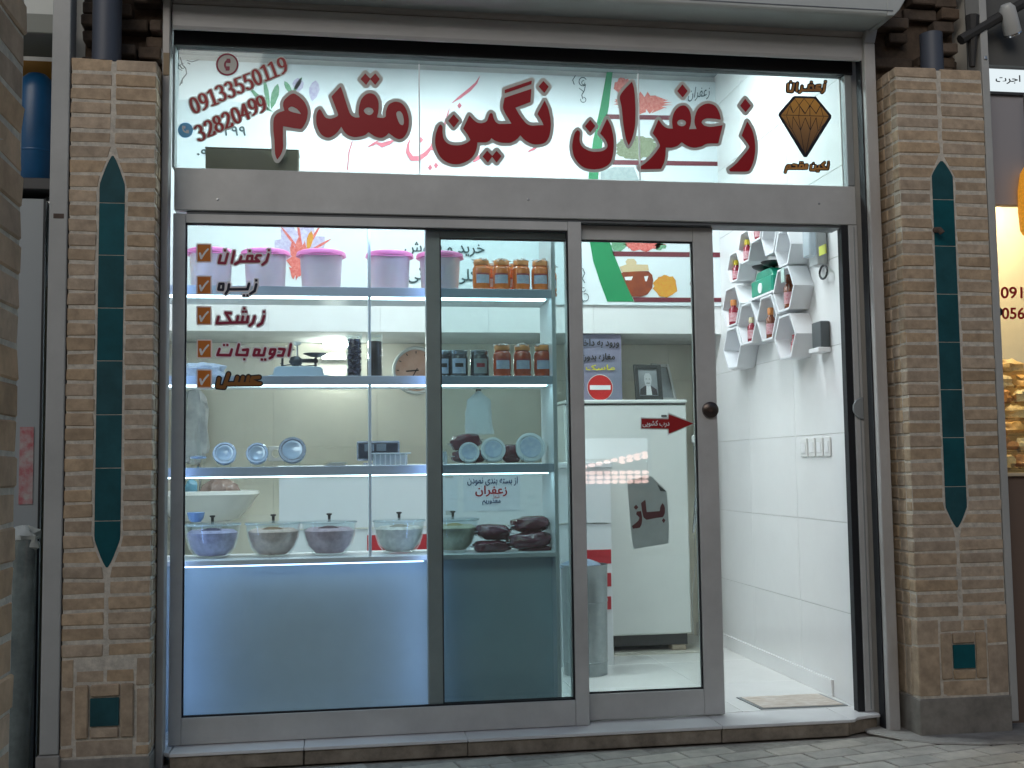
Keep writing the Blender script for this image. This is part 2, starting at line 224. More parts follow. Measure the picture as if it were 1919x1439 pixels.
'ph1':(0.021,['4185 28200 -21 -15 -37 -15 -21 -18 -38 -51 -15 -62 -3 -39 6 -22 0 -27 24 -65 38 -54 52 -40 48 -14 26 -1 27 9 21 1 53 23 7 -1 -1 -77 -6 -22 3 -22 -7 -34 -12 -22 -89 -109 1 -11 9 -8 53 5 34 24 110 137 9 72 7 139 -30 87 -3 33 -32 92 -27 43 -43 41 -48 26 -63 3','4180 28133 11 6 16 -3 37 -27 31 -34 16 -42 11 -12 3 -26 13 -44 -7 -61 -12 -33 -7 -9 -21 1 -27 14 -26 23 -22 32 -11 28 -23 65 -3 38 10 62','3827 28019 -31 -14 -27 -28 -72 -103 -6 -22 10 -8 21 -3 53 23 21 19 11 -4 160 -451 2 -11 -9 -9 -57 -25 -47 -42 -22 -2 -47 -20 -11 3 -190 531 -17 26 -37 -1 -32 -13 -31 -33 -78 -115 5 -11 21 -7 53 19 31 22 12 -12 158 -450 -8 -11 -55 -24 -29 -24 -5 -16 8 -11 58 7 205 85 58 49 47 11 174 74 53 32 12 15 0 11 -18 10 -37 -5 -52 -20 -9 5 -197 549 -12 7','3197 27672 -58 -17 -36 -32 -25 -35 -17 -61 -4 -44 13 -115 64 -178 61 -91 41 -39 37 -21 42 -8 47 2 63 38 42 60 13 57 -2 93 -8 27 2 22 -28 76 0 22 -12 16 -23 65 -18 21 -9 27 -26 27 -12 21 -26 29 -42 30 -48 11','3178 27593 9 4 20 -9 23 -21 37 -48 10 -21 11 -11 32 -59 38 -108 1 -28 13 -65 1 -60 -5 -39 -11 -21 -27 12 -42 43 -37 54 -43 92 -25 70 0 28 -13 38 2 16 -7 49 4 61','2962 27508 -219 -93 -21 -19 -6 -16 5 -38 25 -70 0 -27 23 -65 5 -39 11 -21 11 -4 37 4 42 29 15 20 16 6 26 1 57 -36 39 -54 17 -48 3 -66 -7 -39 -24 -49 -31 -3 -47 25 -21 6 -27 -1 -36 -15 -24 -26 3 -11 11 -11 47 -27 21 -4 63 -1 31 4 16 7 73 48 15 17 38 73 9 83 -37 103 -37 47 -21 16 -68 28 -74 -1 -42 -16 -7 3 -9 16 1 22 -23 65 0 22 -11 43 7 8 162 71 13 17 -1 11 -18 6','2612 27338 -223 -95 -27 -31 6 -22 -1 -22 25 -70 1 -27 23 -65 -1 -22 12 -32 15 -8 37 5 21 11 36 37 21 7 21 -1 53 -32 47 -69 11 -33 3 -65 -5 -44 -24 -46 -32 -6 -47 27 -42 7 -41 -17 -24 -23 -2 -11 16 -16 36 -21 32 -9 93 4 89 55 21 23 31 65 6 44 1 49 -28 81 -43 59 -58 37 -21 6 -52 4 -31 -5 -42 -14 -13 12 -4 32 -23 65 0 28 -10 27 1 11 168 75 11 14 -1 14','2197 27118 -89 -13 -21 -9 -72 -63 -24 -45 -7 -33 11 -14 26 -3 41 17 23 26 29 67 10 4 47 -24 28 -31 22 -59 3 -38 -13 -45 -28 -27 -7 -12 -1 -22 8 -9 21 -3 20 9 21 -1 37 -23 25 -23 12 -25 16 -23 6 -21 -2 -17 12 -38 -16 -60 -26 -39 -26 -2 -31 13 -31 23 -32 5 -51 -24 -18 -18 -3 -11 63 -42 26 -7 72 -1 88 38 30 23 17 23 29 45 13 99 -13 54 -40 64 -63 45 -28 6 -5 5 13 23 6 49 6 17 -18 81 -49 58','1839 26961 -88 -13 -21 -9 -46 -38 -31 -34 -26 -68 6 -11 15 -7 26 2 28 13 30 29 8 33 19 33 8 5 47 -24 31 -37 21 -59 1 -33 -11 -44 -37 -40 0 -22 12 -11 46 9 21 -7 26 -14 26 -24 33 -61 2 -32 9 -33 -16 -60 -26 -39 -26 -2 -63 36 -31 5 -52 -24 -10 -12 -6 -17 23 -20 46 -24 52 -6 41 1 73 30 41 31 47 67 12 98 -14 38 0 20 -40 60 -69 48 -26 8 12 23 6 44 7 22 -16 76 -44 58','1451 26776 -26 -13 -32 -34 -33 -56 -29 -34 -11 -22 14 -14 20 -2 52 23 21 20 7 -6 162 -451 -6 -13 -57 -25 -24 -20 -8 -22 7 -7 16 -3 20 7 21 -1 206 88 31 25 10 17 -8 11 -12 4 -37 -5 -46 -20 -10 2 -195 541 -16 14','1127 26600 -26 -6 -10 -9 -37 -17 -28 -23 -28 -44 -13 -33 -6 -71 6 -16 1 -27 25 -69 37 -54 46 -34 52 -17 26 1 46 10 57 27 -9 -158 -11 -23 -87 -106 0 -11 6 -7 20 -3 36 8 31 22 101 124 12 38 0 60 10 115 -33 96 1 22 -11 32 -22 62 -16 20 -10 24 -42 40 -46 25 -62 6','1111 26538 24 -4 45 -39 21 -24 13 -38 12 -16 0 -16 15 -48 -3 -44 -20 -58 -26 1 -37 27 -31 38 -11 25 -25 70 -2 38 8 60','794 26418 -62 -19 -26 -19 -33 -44 -15 -44 -5 -60 -1 -27 7 -22 6 -65 63 -176 34 -49 11 -25 56 -58 37 -21 36 -7 56 5 16 6 53 41 29 44 13 93 -3 60 -10 54 -22 64 -2 25 -15 21 -24 66 -57 85 -29 32 -44 30 -23 2 -21 8','773 26340 21 -4 16 -13 47 -56 47 -80 27 -69 16 -48 1 -28 9 -26 -1 -22 6 -16 1 -82 -16 -38 -36 20 -47 54 -58 110 -28 81 -2 27 -13 43 -3 108']),
'ph1_b':(0.021,['4201 28251 -42 -10 -58 -33 -34 -30 -46 -74 -17 -100 7 -61 26 -76 52 -75 55 -43 64 -19 94 5 -4 -66 -106 -134 -58 -3 -26 -11 -11 10 -186 520 -32 16 -63 -3 -37 -14 -55 -53 -61 -91 -20 -60 -31 63 -22 17 -74 -4 -64 -37 -99 -142 -7 -39 11 -32 -66 37 -52 15 -95 -16 -36 -18 -49 -48 -40 -87 -63 1 -240 -103 -31 -29 -21 -43 -67 1 -240 -104 -27 -29 -12 -34 25 -135 -11 2 -42 46 -73 35 -114 -9 -42 -19 -72 -62 -32 -48 -20 -52 -78 33 -52 -1 -93 -22 -73 -58 -26 -34 -30 -72 -1 -33 11 -27 33 -21 62 2 46 24 47 63 10 -4 22 -33 7 -38 -12 -33 -21 -21 -17 -35 1 -33 27 -44 72 -3 38 -24 26 -37 10 -54 -15 -51 -52 27 -37 6 -26 -3 -67 -34 -16 -19 -12 -33 2 -33 27 -32 -5 -8 -16 -4 -7 6 -181 505 -16 21 -27 12 -62 -9 -58 -36 -86 -116 -20 -42 -16 -1 -47 22 -72 5 -46 -9 -72 -41 -28 -24 -24 -39 -40 -116 -51 31 -52 11 -82 -10 -62 -35 -41 -52 -26 -61 -5 -108 12 -87 74 -203 50 -79 55 -55 46 -27 47 -13 36 1 72 21 63 46 35 61 17 77 -13 146 -15 49 8 11 46 -12 72 8 13 -13 -7 -60 -94 -123 0 -38 13 -28 21 -15 46 0 41 8 46 34 109 131 10 22 11 82 4 153 -44 150 -43 97 5 12 57 18 11 -6 127 -354 -2 -11 -35 -17 -32 -29 -11 -28 4 -49 14 -16 36 -11 68 9 222 96 47 52 9 44 83 7 93 42 41 34 43 58 14 38 73 -21 94 5 85 37 44 33 48 64 19 63 58 -14 109 5 37 17 90 67 50 103 47 -18 63 -4 73 9 26 12 73 48 27 29 42 84 9 66 99 -30 79 4 73 41 24 24 35 62 14 65 37 -36 95 9 205 86 63 48 242 97 48 34 21 31 84 13 48 30 107 133 20 39 10 238 -64 208 -36 59 -50 49 -63 30','4210 28063 13 -4 17 -23 15 -38 14 -43 -4 -36 -10 1 -28 44 -17 54','3652 27812 49 -17 32 1 42 15 11 -10 125 -353 -4 -11 -68 -48 -26 -8 -13 7','3365 27661 58 -11 52 19 17 -19 121 -347 -78 -64 -13 11 -7 93 -27 103 -69 141','3212 27495 12 -1 53 -84 33 -92 15 -110 -11 3 -27 40 -37 75 -21 60','3002 27426 14 -5 31 -139 -53 9 -87 -1 -20 48 2 37','2684 27275 13 -5 41 -163 22 -28 26 -11 52 4 37 18 42 34 36 -18 43 -65 8 -60 -13 -38 -68 15 -42 -2 -50 -15 -49 97 -48 43 -68 35 -115 1 -18 53 1 33','2140 26984 27 -27 13 -43 -10 -33 -25 -28 -15 -34 5 -49 33 -32 62 2 42 -29 21 -38 11 -49 -16 -47 -68 29 -41 -1 -44 -15 -53 85 -71 57 8 72 -14 87 42 6 47 23','2555 26946 12 4 28 -13 41 -53 13 -76 -13 -43 -47 19 -42 6 -67 -17 -50 69 -61 47 0 27 11 17 26 -27 42 -11 57 15','1137 26463 28 -25 16 -44 12 -38 -2 -37 -10 2 -27 39 -22 65','805 26243 17 -10 52 -90 26 -75 16 -109 -37 36 -32 65 -26 75']),
'ph2':(0.021,['3359 26579 -63 -34 -23 -19 -10 -22 -23 -29 -10 -33 -7 -54 -10 1 -37 35 -47 26 -68 3 -37 -7 -15 -14 -36 -17 -31 -28 -27 -45 -13 -66 6 -77 23 -64 39 -53 19 -11 32 -28 47 -13 68 8 63 23 3 -36 -12 -121 -12 -22 -86 -102 -2 -12 11 -10 52 7 35 24 38 50 55 63 15 28 14 197 -28 93 5 1 9 -12 49 -36 47 -13 26 -1 42 9 63 28 3 -6 -6 -115 -9 -44 -11 -22 -82 -97 -4 -11 5 -13 58 5 33 23 95 113 16 34 14 197 -31 87 -2 33 -37 97 -23 38 -42 39 -31 20 -47 8','3353 26513 6 5 21 -4 37 -28 31 -35 16 -38 11 -12 0 -21 13 -38 -1 -49 -3 -22 -19 -42 -21 0 -26 15 -27 23 -27 43 -28 81 -4 38 10 61','3030 26385 10 4 26 -11 38 -34 21 -21 13 -38 13 -16 -1 -16 16 -49 -5 -60 -20 -45 -21 1 -26 13 -27 25 -23 34 -35 97 -1 33 8 55','2748 26238 -30 -13 -22 -28 -21 -220 2 -16 -16 -115 -4 -78 -5 -9 -17 37 -2 22 -10 10 -27 75 -13 16 -9 22 -54 71 -30 18 -22 22 -57 11 -57 -9 -21 -10 -26 -20 -35 -45 -15 -45 -7 -87 8 -22 6 -65 55 -156 31 -59 12 -10 9 -21 17 -21 42 -41 41 -23 42 -6 42 4 57 32 15 15 30 44 13 55 -1 99 -9 32 8 11 21 2 150 59 12 -16 35 -102 22 -47 21 -8 21 7 43 19 17 22 0 11 -54 162 8 9 63 27 10 12 1 15 -11 8 -26 2 -52 -21 -13 2 -128 350 -18 13','2371 25982 4 5 10 -2 42 -33 33 -43 9 -21 35 -53 13 -33 32 -91 -1 -22 16 -70 -2 -88 -13 -32 -36 20 -32 36 -38 54 -14 37 -17 22 -35 102 -1 22 -12 37 -6 76 3 50','2780 25943 7 -5 36 -108 -10 -12 -42 -17 -8 10 12 121','2033 25867 -37 -14 -30 -6 -62 -62 -27 -66 0 -33 4 -38 8 -17 31 -1 52 25 15 19 -3 70 7 28 16 30 10 0 37 -20 26 -23 23 -37 16 -43 4 -38 -10 -88 3 -22 -9 -38 3 -22 -46 -154 -17 -71 -18 -49 13 -12 36 1 251 103 36 28 9 22 -15 92 -18 12 -15 1 -58 -27 -12 -38 6 -27 -5 -33 -86 -37 -14 1 58 219 13 197 -10 27 -2 22 -22 43 -31 36 -26 21 -32 15 -57 8','1671 25701 -72 -41 -32 -40 -16 -33 -6 -82 19 -55 26 -43 27 -24 46 -19 13 -11 -32 -45 -17 -71 0 -38 26 -70 34 -42 45 -27 21 -7 72 -6 93 41 50 47 23 49 10 55 -1 33 -26 75 -32 34 -36 29 -63 14 1 16 23 50 6 33 -2 38 -29 75 -41 42 -37 21 -36 7','1666 25635 11 3 26 -10 31 -34 23 -37 3 -33 7 -21 -3 -33 -7 -22 -17 -22 -15 4 -42 37 -27 48 -6 70','1357 25510 -41 -16 -26 -3 -64 -62 -28 -72 -1 -27 2 -32 10 -25 26 -2 57 24 13 17 2 27 -6 16 1 33 16 44 14 11 26 -8 41 -33 10 -26 17 -22 11 -32 5 -37 -14 -169 -75 -268 -2 -11 5 -5 17 -6 36 6 241 101 31 24 8 27 -7 76 -6 16 -21 11 -16 -1 -46 -20 -12 -15 -7 -28 5 -59 -94 -42 -10 3 12 57 48 159 -3 22 8 38 6 136 -13 54 -20 40 -21 27 -47 38 -31 10','1775 25356 23 2 36 -21 25 -21 28 -48 11 -60 -6 -38 -17 -38 -19 -17 -21 0 -37 14 -45 47 -12 27 -6 21 -2 65 17 44','1014 25308 -72 -13 -57 -42 -32 -38 -14 -33 -6 -33 7 -11 26 -4 46 18 15 17 17 44 24 34 46 -23 32 -35 22 -59 0 -32 -11 -47 -28 -25 -9 -33 6 -11 11 -3 20 2 21 9 10 -1 62 -45 26 -41 10 -28 0 -27 8 -22 -3 -22 -9 -44 -30 -41 -41 6 -52 33 -26 -1 -46 -19 -15 -17 -6 -16 47 -33 31 -13 77 -3 88 37 30 22 21 26 26 45 9 49 2 49 -13 37 0 20 -40 60 -59 39 -33 12 1 11 9 11 14 71 -17 75 -37 48 -21 17 -46 23']),
'ph2_b':(0.021,['3374 26630 -36 -7 -75 -43 -30 -27 -41 -74 -79 21 -63 -2 -47 -9 -57 -35 -39 -36 -30 -50 -24 -110 -42 26 -42 6 -83 -31 -22 -25 -16 -45 -16 -224 -7 -12 -72 96 -59 43 -57 16 -99 -11 -59 -36 -41 -51 -25 -61 -9 -87 -99 52 -68 3 -88 -26 -82 -79 -36 -90 -67 26 -42 6 -67 -10 -84 -48 -60 -86 -14 -84 -47 20 -62 11 -41 -2 -83 -26 -78 -75 -30 -82 -4 -59 -93 42 -113 -10 -46 -19 -77 -74 -26 -55 -6 -38 4 -38 40 -32 52 2 52 24 45 65 10 -2 22 -33 7 -32 -7 -33 -32 -39 -7 -33 7 -48 27 -27 67 4 32 -22 31 -47 7 -49 -17 -47 -67 31 -47 -2 -56 -25 -36 -51 5 -54 58 -42 41 -15 108 -2 130 65 70 109 72 -2 278 117 32 30 15 33 4 40 103 0 109 48 53 51 24 36 72 5 254 106 44 36 19 33 -2 83 79 -22 72 2 91 55 35 50 15 39 12 55 -4 92 32 19 68 23 51 -129 43 -27 42 2 68 29 22 19 17 55 -42 135 43 18 -12 -33 0 -28 13 -28 21 -15 94 9 47 33 99 119 21 47 12 186 8 11 31 -7 79 9 7 -8 -12 -72 -73 -83 -22 -41 -1 -33 13 -28 21 -15 47 0 42 9 47 29 104 124 22 46 10 236 -69 217 -31 48 -48 47 -54 27','3381 26437 15 2 22 -34 22 -64 -1 -41 -11 1 -27 43 -16 44','3057 26309 10 2 21 -22 32 -87 -6 -32 -10 2 -22 29 -27 75','2920 26058 85 -64 58 -10 87 6 -3 -70 -68 -76 3 50 -8 23 -24 20 -34 6 -52 -8','2406 25885 17 -10 53 -91 26 -75 15 -112 -16 14 -53 91 -26 75','2031 25730 13 -4 21 -33 11 -60 -13 -152 -38 -126 -52 65 -57 38 -6 12 8 109 64 28 42 34 7 23','2267 25591 6 3 48 -93 -11 -13 -47 -19 -8 8','1348 25373 15 -4 25 -43 7 -54 -13 -152 -40 -159 -12 -11 -50 79 -69 58 7 49 -8 81 87 29 39 29 15 28','1786 25302 12 2 22 -17 25 -42 7 -38 -12 -41 -18 7 -40 48 -2 65','1580 25170 12 -3 12 -40 -22 -14 -6 3']),
'ic1_bg':(0.021,['2062 28294 -62 -14 -114 -54 -68 -51 -53 -60 -46 -73 -45 -123 -12 -77 1 -71 12 -76 47 -119 47 -69 54 -55 68 -45 115 -44 72 -9 68 2 73 16 114 54 68 51 54 60 46 73 45 123 12 77 0 72 -13 76 -47 119 -47 69 -54 55 -68 46 -115 43 -74 9']),
'ic1':(0.021,['2062 28283 -78 -20 -77 -36 -78 -57 -59 -66 -51 -84 -30 -84 -16 -88 0 -77 18 -92 31 -81 52 -80 59 -60 79 -50 78 -29 83 -14 73 2 88 22 78 36 78 57 59 66 51 84 31 84 16 88 0 77 -18 93 -31 81 -52 80 -60 60 -78 51 -79 28 -88 15','2055 28210 91 7 78 -14 79 -35 38 -27 53 -52 31 -43 37 -81 17 -76 0 -93 -16 -78 -36 -84 -27 -41 -52 -58 -41 -33 -78 -42 -73 -20 -88 -4 -73 14 -79 35 -38 27 -53 52 -30 43 -37 80 -17 76 -1 93 17 78 35 83 27 42 52 58 41 33 78 42','2086 28066 -4 -7 -1 -46 -48 -49 -33 -56 -15 -50 -5 -47 5 -55 19 -57 41 -61 3 -65 135 5 24 37 -1 134 -6 4 -128 -4 -12 30 0 54 13 45 22 34 4 -22 6 -4 132 7 1 110 -14 33 -5 36']),
'ic2_bg':(0.021,['464 25391 -103 -41 -35 -27 -51 -57 -32 -57 -19 -60 -6 -38 1 -75 38 -112 24 -37 53 -52 53 -33 56 -19 36 -6 72 3 107 43 36 27 51 57 31 56 20 60 6 38 -1 76 -38 112 -24 37 -53 53 -53 32 -57 19 -36 6']),
'ic2':(0.021,['387 25257 -4 -6 1 -97 8 -46 13 -40 29 -42 37 -32 31 -15 36 -8 7 -13 99 5 2 59 -5 73 -99 -3 -4 -6 0 -46 -6 -6 -41 19 -22 22 -13 22 -9 45 58 4 6 4 -1 102 -62 8']),
'dia_bg':(0.021,['26054 27490 -59 -57 -636 -708 -14 -26 -23 -113 1074 -1759 31 -29 116 2 28 15 24 30 1140 1712 8 18 10 113 -23 41 -664 772 -25 6 -202 -2']),
'dia':(0.021,['26123 27399 -20 -25 -1 -12 180 -242 225 282','26530 27404 -2 -7 231 -277 28 -4 195 290 -44 5','27008 27398 -205 -305 142 -194 103 -119 194 342','26514 27367 -215 -273 249 -333 75 109 126 221 -225 273','26076 27344 -195 -207 120 -375 264 334 -166 228','25857 27110 -405 -473 231 3 157 407 16 -5 66 -128 -57 190','26277 27070 -280 -349 -16 9 -137 270 -133 -360 534 6 51 401 -4 15','27271 27086 -202 -339 -20 -22 -18 14 -116 157 -128 146 -14 -392 577 7 -87 397 7 12 16 4','27289 27066 90 -407 249 2','26318 27008 -44 -335 4 -29 468 5 13 374 -123 -176 -70 -121 -20 -20 -9 7 0 14 -13 21 -54 67 53 -94 -8 -14 -15 4','25427 26610 -1 -10 52 -74 344 -392 -146 443 6 15 15 -2 156 -455 8 -26 -4 -15 47 -54 8 15 63 524 9 25 15 -3 4 -41 288 -512 -64 553 7 12 12 0 7 -14 66 -547 218 504 13 -3 6 -11 188 -472 35 512 8 16 16 -3 -31 -527 245 473 18 30 12 4 10 -21 61 -531 7 -11 301 324 196 295 -1915 -16 -19 -9 -18 8','27380 26619 10 3 7 -8 -11 -36 -185 -460 -17 -10 -6 18','25993 26516 -63 -508 411 -810 79 -120 -124 902 -282 509','26539 26505 -218 -527 133 -953 50 -80 236 1053','27033 26514 -267 -518 -217 -981 46 64 502 896','25580 26369 620 -957 -294 587','27332 26198 -215 -234 -313 -568']),
'lg1':(0.021,['27504 28222 -10 -14 1 -58 12 -4 60 5 6 12 -1 58','25905 28149 -9 -14 1 -58 12 -4 59 5 6 12 -1 57','26856 28171 -10 -14 1 -58 12 -4 53 5 6 12 -1 57','26222 28113 -26 -25 -9 -36 -41 -305 6 -47 31 -19 27 10 19 24 49 335 -5 47 -20 18','26062 28071 -22 -13 -11 -25 -69 -293 -14 -14 -73 2 -42 9 -1 81 17 137 0 65 -11 17 -19 8 -25 -3 -20 -13 -16 -60 -19 -214 -2 -78 20 -24 18 -6 213 -9 40 22 92 371 -20 37','27475 28094 -29 -37 -42 -246 -93 -99 0 -30 25 -19 43 7 99 96 12 24 45 270 -5 19 -18 17','26752 28028 -26 -31 -34 -162 -20 -16 -203 -5 -2 24 21 90 -1 35 -17 17 -20 6 -31 -11 -15 -21 -31 -144 -15 -42 -79 -80 -12 -25 5 -23 19 -18 31 0 18 8 108 97 855 35 24 9 15 19 0 36 -31 22 -1 42 -13 17 -57 12 -73 4 -12 8 13 21 111 18 20 9 18 36 -5 19 -18 17 -61 -1 -99 -16 -32 -13 -13 -15 -43 -115 1 -24 18 -29 -24 -4 -31 2 -8 12 -8 160 -14 24 -25 7','26807 27947 96 2 8 -22 4 -71 -6 -24 -115 -8 -12 5']),
'lg1_b':(0.021,['27499 28269 -32 -15 -20 -36 -2 -84 -47 -73 -35 -169 -27 53 28 84 -12 36 -26 24 -42 11 -149 -18 -56 -22 -38 -31 -23 36 -53 25 4 78 -14 36 -36 16 -56 0 -43 -16 -13 -17 -13 -104 -59 -13 -39 -33 -50 -168 -118 -5 10 89 -10 36 -27 30 -55 14 -50 -19 -26 -26 -47 -186 -27 -31 -8 12 39 269 0 41 -19 38 -29 24 -43 9 -45 -17 -43 -50 -60 24 -56 -13 -28 80 -36 11 -67 -4 -42 -26 -16 -76 -80 -16 -40 -45 -16 -65 -20 -297 27 -47 51 -22 220 -10 74 38 33 74 41 -52 48 -17 37 5 35 -50 49 -16 68 22 94 85 781 32 14 -8 14 -53 23 -23 38 -13 37 3 41 20 113 118 60 300 -9 42 30 25 15 36 3 60 -19 41 -38 13','25903 28022 66 6 8 -9 -52 -221 -20 -22 -22 2 -5 12']),
'lg2':(0.021,['27523 24640 -10 -14 2 -39 59 -1 4 51','27351 24622 -117 -93 -32 -36 1 -30 78 -84 11 -19 -6 -8 -145 -2 -5 11 13 77 -13 18 -24 7 -20 -3 -16 -18 -25 -95 -72 -4 -8 13 18 89 -17 27 -31 3 -26 -20 -41 -164 -111 -7 -8 13 21 159 -24 30 -30 -1 -20 -19 -9 -42 -18 -147 -1 -41 7 -18 31 -13 189 5 31 13 20 36 12 6 534 15 25 9 14 19 8 30 37 178 -1 26 -30 22 -34 -15 -13 -24 -33 -160 -13 -9 -43 0 -113 116 7 21 82 68 14 20 1 18 -13 20 -24 7','26237 24583 -10 -14 2 -39 59 0 4 51','26329 24586 -10 -14 2 -39 52 -1 4 51','26822 24565 -10 -13 2 -39 59 -1 4 51','25905 24478 -22 -25 6 -35 20 -12 119 -13 4 -12 -10 -45 -12 -5 -183 -4 -8 13 14 71 -14 24 -24 7 -122 -6 -71 -67 -12 -24 -75 -231 3 -23 16 -18 30 -1 20 15 50 148 9 8 894 27 14 3 18 19 27 177 -6 17 -21 12 -67 0 -27 -15 -37 -119 -14 -18 -9 11 3 106 -14 24 -24 7 -152 -6 -25 -23 -33 -115 -20 -15 -37 0 -8 7 10 95 -21 28 -152 16','26270 24412 53 4 12 -4 1 -57 -6 -12 -79 -2 2 29','25700 24360 41 1 -5 -33 -12 -6 -54 2 3 11','26975 24229 -9 -14 0 -35 7 -8 110 2 15 9 2 36 -8 13']),
'lg2_b':(0.021,['27512 24680 -25 -14 -14 -24 0 -82 -44 -154 -69 74 67 59 23 44 -18 58 -37 24 -30 5 -63 -32 -101 -84 -45 -55 -67 3 -50 -41 -42 45 -73 13 -3 54 -21 28 -28 8 -73 -9 -27 -32 -6 -36 -74 -18 -33 -43 -29 -236 19 -47 49 -24 214 5 48 -38 128 2 44 25 21 70 349 11 50 21 35 67 38 184 -8 59 7 71 -14 29 -24 12','26226 24623 -25 -14 -14 -23 -3 -71 -30 -46 -53 39 -158 14 -55 -8 -44 -41 -42 10 -121 -4 -39 -16 -75 -72 -26 -59 -69 -213 1 -29 18 -37 48 -23 62 16 32 48 32 101 13 8 864 26 39 16 31 42 26 136 0 59 -17 34 -56 25 -67 -2 -56 -22 -18 11 -3 65 -24 30','26827 24464 34 3 10 -14 -25 -112 -20 -15 -21 14']),
'ck1':(0.021,['3728 20366 -8 -12 3 -79 11 -4 76 4 4 11 -3 78','2028 20331 -8 -13 3 -83 10 -5 75 4 5 11 -3 83','2981 20321 -7 -13 3 -78 10 -5 76 4 4 11 -3 79','2403 20294 -20 -15 -16 -24 -85 -456 10 -37 27 -18 36 2 26 28 87 456 -2 26 -15 27 -22 11','2157 20199 -18 -12 -14 -22 -83 -327 -11 -13 -129 7 51 228 1 27 -18 29 -25 14 -31 -6 -18 -17 -8 -16 -71 -300 1 -32 16 -23 26 -11 246 -12 41 18 17 33 96 387 -18 37 -20 11','3739 20205 -18 -12 -14 -22 -81 -276 -124 -107 -30 -34 -2 -38 27 -30 31 -4 21 7 155 130 12 19 93 313 -7 27 -20 21 -17 7','3298 20154 -27 -18 -72 -135 5 -37 38 -43 -10 -8 -57 0 -8 7 15 161 -12 38 -22 16 -197 -7 -31 -11 -21 -30 -28 -166 -6 -15 -11 -4 -141 0 -2 11 35 113 1 32 -7 17 -21 20 -41 0 -18 -12 -14 -27 -55 -173 -164 -101 -13 -29 2 -32 27 -27 41 0 134 80 41 18 682 16 67 8 18 12 14 27 -5 32 -17 24 -97 87 0 11 24 39 114 3 21 7 22 29 -1 37 -15 21 -27 13','3048 20025 12 3 8 -8 -9 -102 -14 -8 -65 2 -4 21 17 84']),
'ck1_b':(0.021,['3712 20419 -25 -15 -17 -30 -1 -102 13 -43 -22 -32 -80 -270 -78 -66 -26 64 -63 65 83 15 46 43 13 34 0 43 -16 43 -28 27 -47 17 -171 -3 -42 -18 -36 -37 -47 32 -56 7 5 139 -22 34 -31 11 -93 -2 -41 -29 -8 -119 14 -43 -42 -19 -32 -30 -44 -178 -36 5 17 65 0 42 -13 34 -41 41 -73 6 -31 -13 -31 -33 -63 -183 -90 -50 62 349 0 43 -17 42 -27 28 -41 16 -57 -7 -48 -45 -14 -33 -86 -461 12 -58 47 -48 83 -9 31 -33 41 -17 67 9 159 91 734 22 12 -7 14 -75 36 -37 37 -13 63 8 192 165 104 340 -1 32 -20 48 26 49 -7 124 -42 28','2012 20383 -26 -15 -16 -29 1 -118 27 -37 66 -8 7 -12 -66 -257 -16 -29 -22 17 39 161 -1 43 -15 37 -38 37 -42 12 -56 -14 -36 -36 -16 -34 -71 -306 12 -74 36 -37 27 -11 282 -13 57 27 36 68 96 380 -1 33 -11 32 -26 33 -72 26 -5 83 -22 34 -31 11']),
'ck2':(0.021,['3243 19146 -8 -13 3 -83 10 -5 81 4 5 11 -3 83','1849 18993 -17 -12 -15 -27 -40 -218 0 -37 6 -16 32 -23 185 -13 20 6 24 28 8 42 15 181 -1 54 -6 15 -32 23','2985 19007 -21 -15 -11 -23 -48 -171 -12 -8 -622 -7 -8 12 19 117 -1 32 -11 19 -21 14 -41 -5 -15 -12 -12 -22 -21 -155 -16 -69 -84 -145 -6 -21 4 -21 19 -24 21 -9 36 10 21 24 79 134 17 13 715 13 15 13 11 23 63 225 -2 27 -16 23 -21 10','3269 18990 -20 -14 -13 -19 -63 -252 -163 -114 -9 -16 -1 -32 18 -28 31 -12 31 13 165 109 22 22 67 279 -2 32 -14 21 -18 12','1913 18886 34 3 12 -7 -4 -96 -12 -29 -47 5 -6 7','2776 18537 -8 -13 3 -78 10 -4 76 3 4 11 -3 78','2905 18538 -8 -12 3 -78 10 -5 76 4 4 10 -3 78']),
'ck2_b':(0.021,['3227 19198 -26 -15 -16 -29 -1 -112 16 -38 -20 -48 -48 -209 -89 -65 -6 11 68 235 1 48 -20 48 -29 28 -36 11 -57 -6 -43 -35 -53 -166 -16 -14 -520 -5 -7 12 7 107 -14 31 -44 38 -61 6 -41 -18 -27 -28 -24 -62 -15 78 -47 43 -221 2 -51 -36 -21 -46 -40 -218 1 -64 19 -37 54 -37 205 -18 -2 -64 12 -32 41 -42 42 -13 67 22 35 39 77 121 684 9 6 -8 -21 -28 -176 -3 -30 -12 -23 -39 1 -102 15 -31 33 -18 232 4 31 20 17 34 70 27 156 104 40 42 11 28 62 263 0 53 -16 43 16 37 -1 107 -12 29 -31 20']),
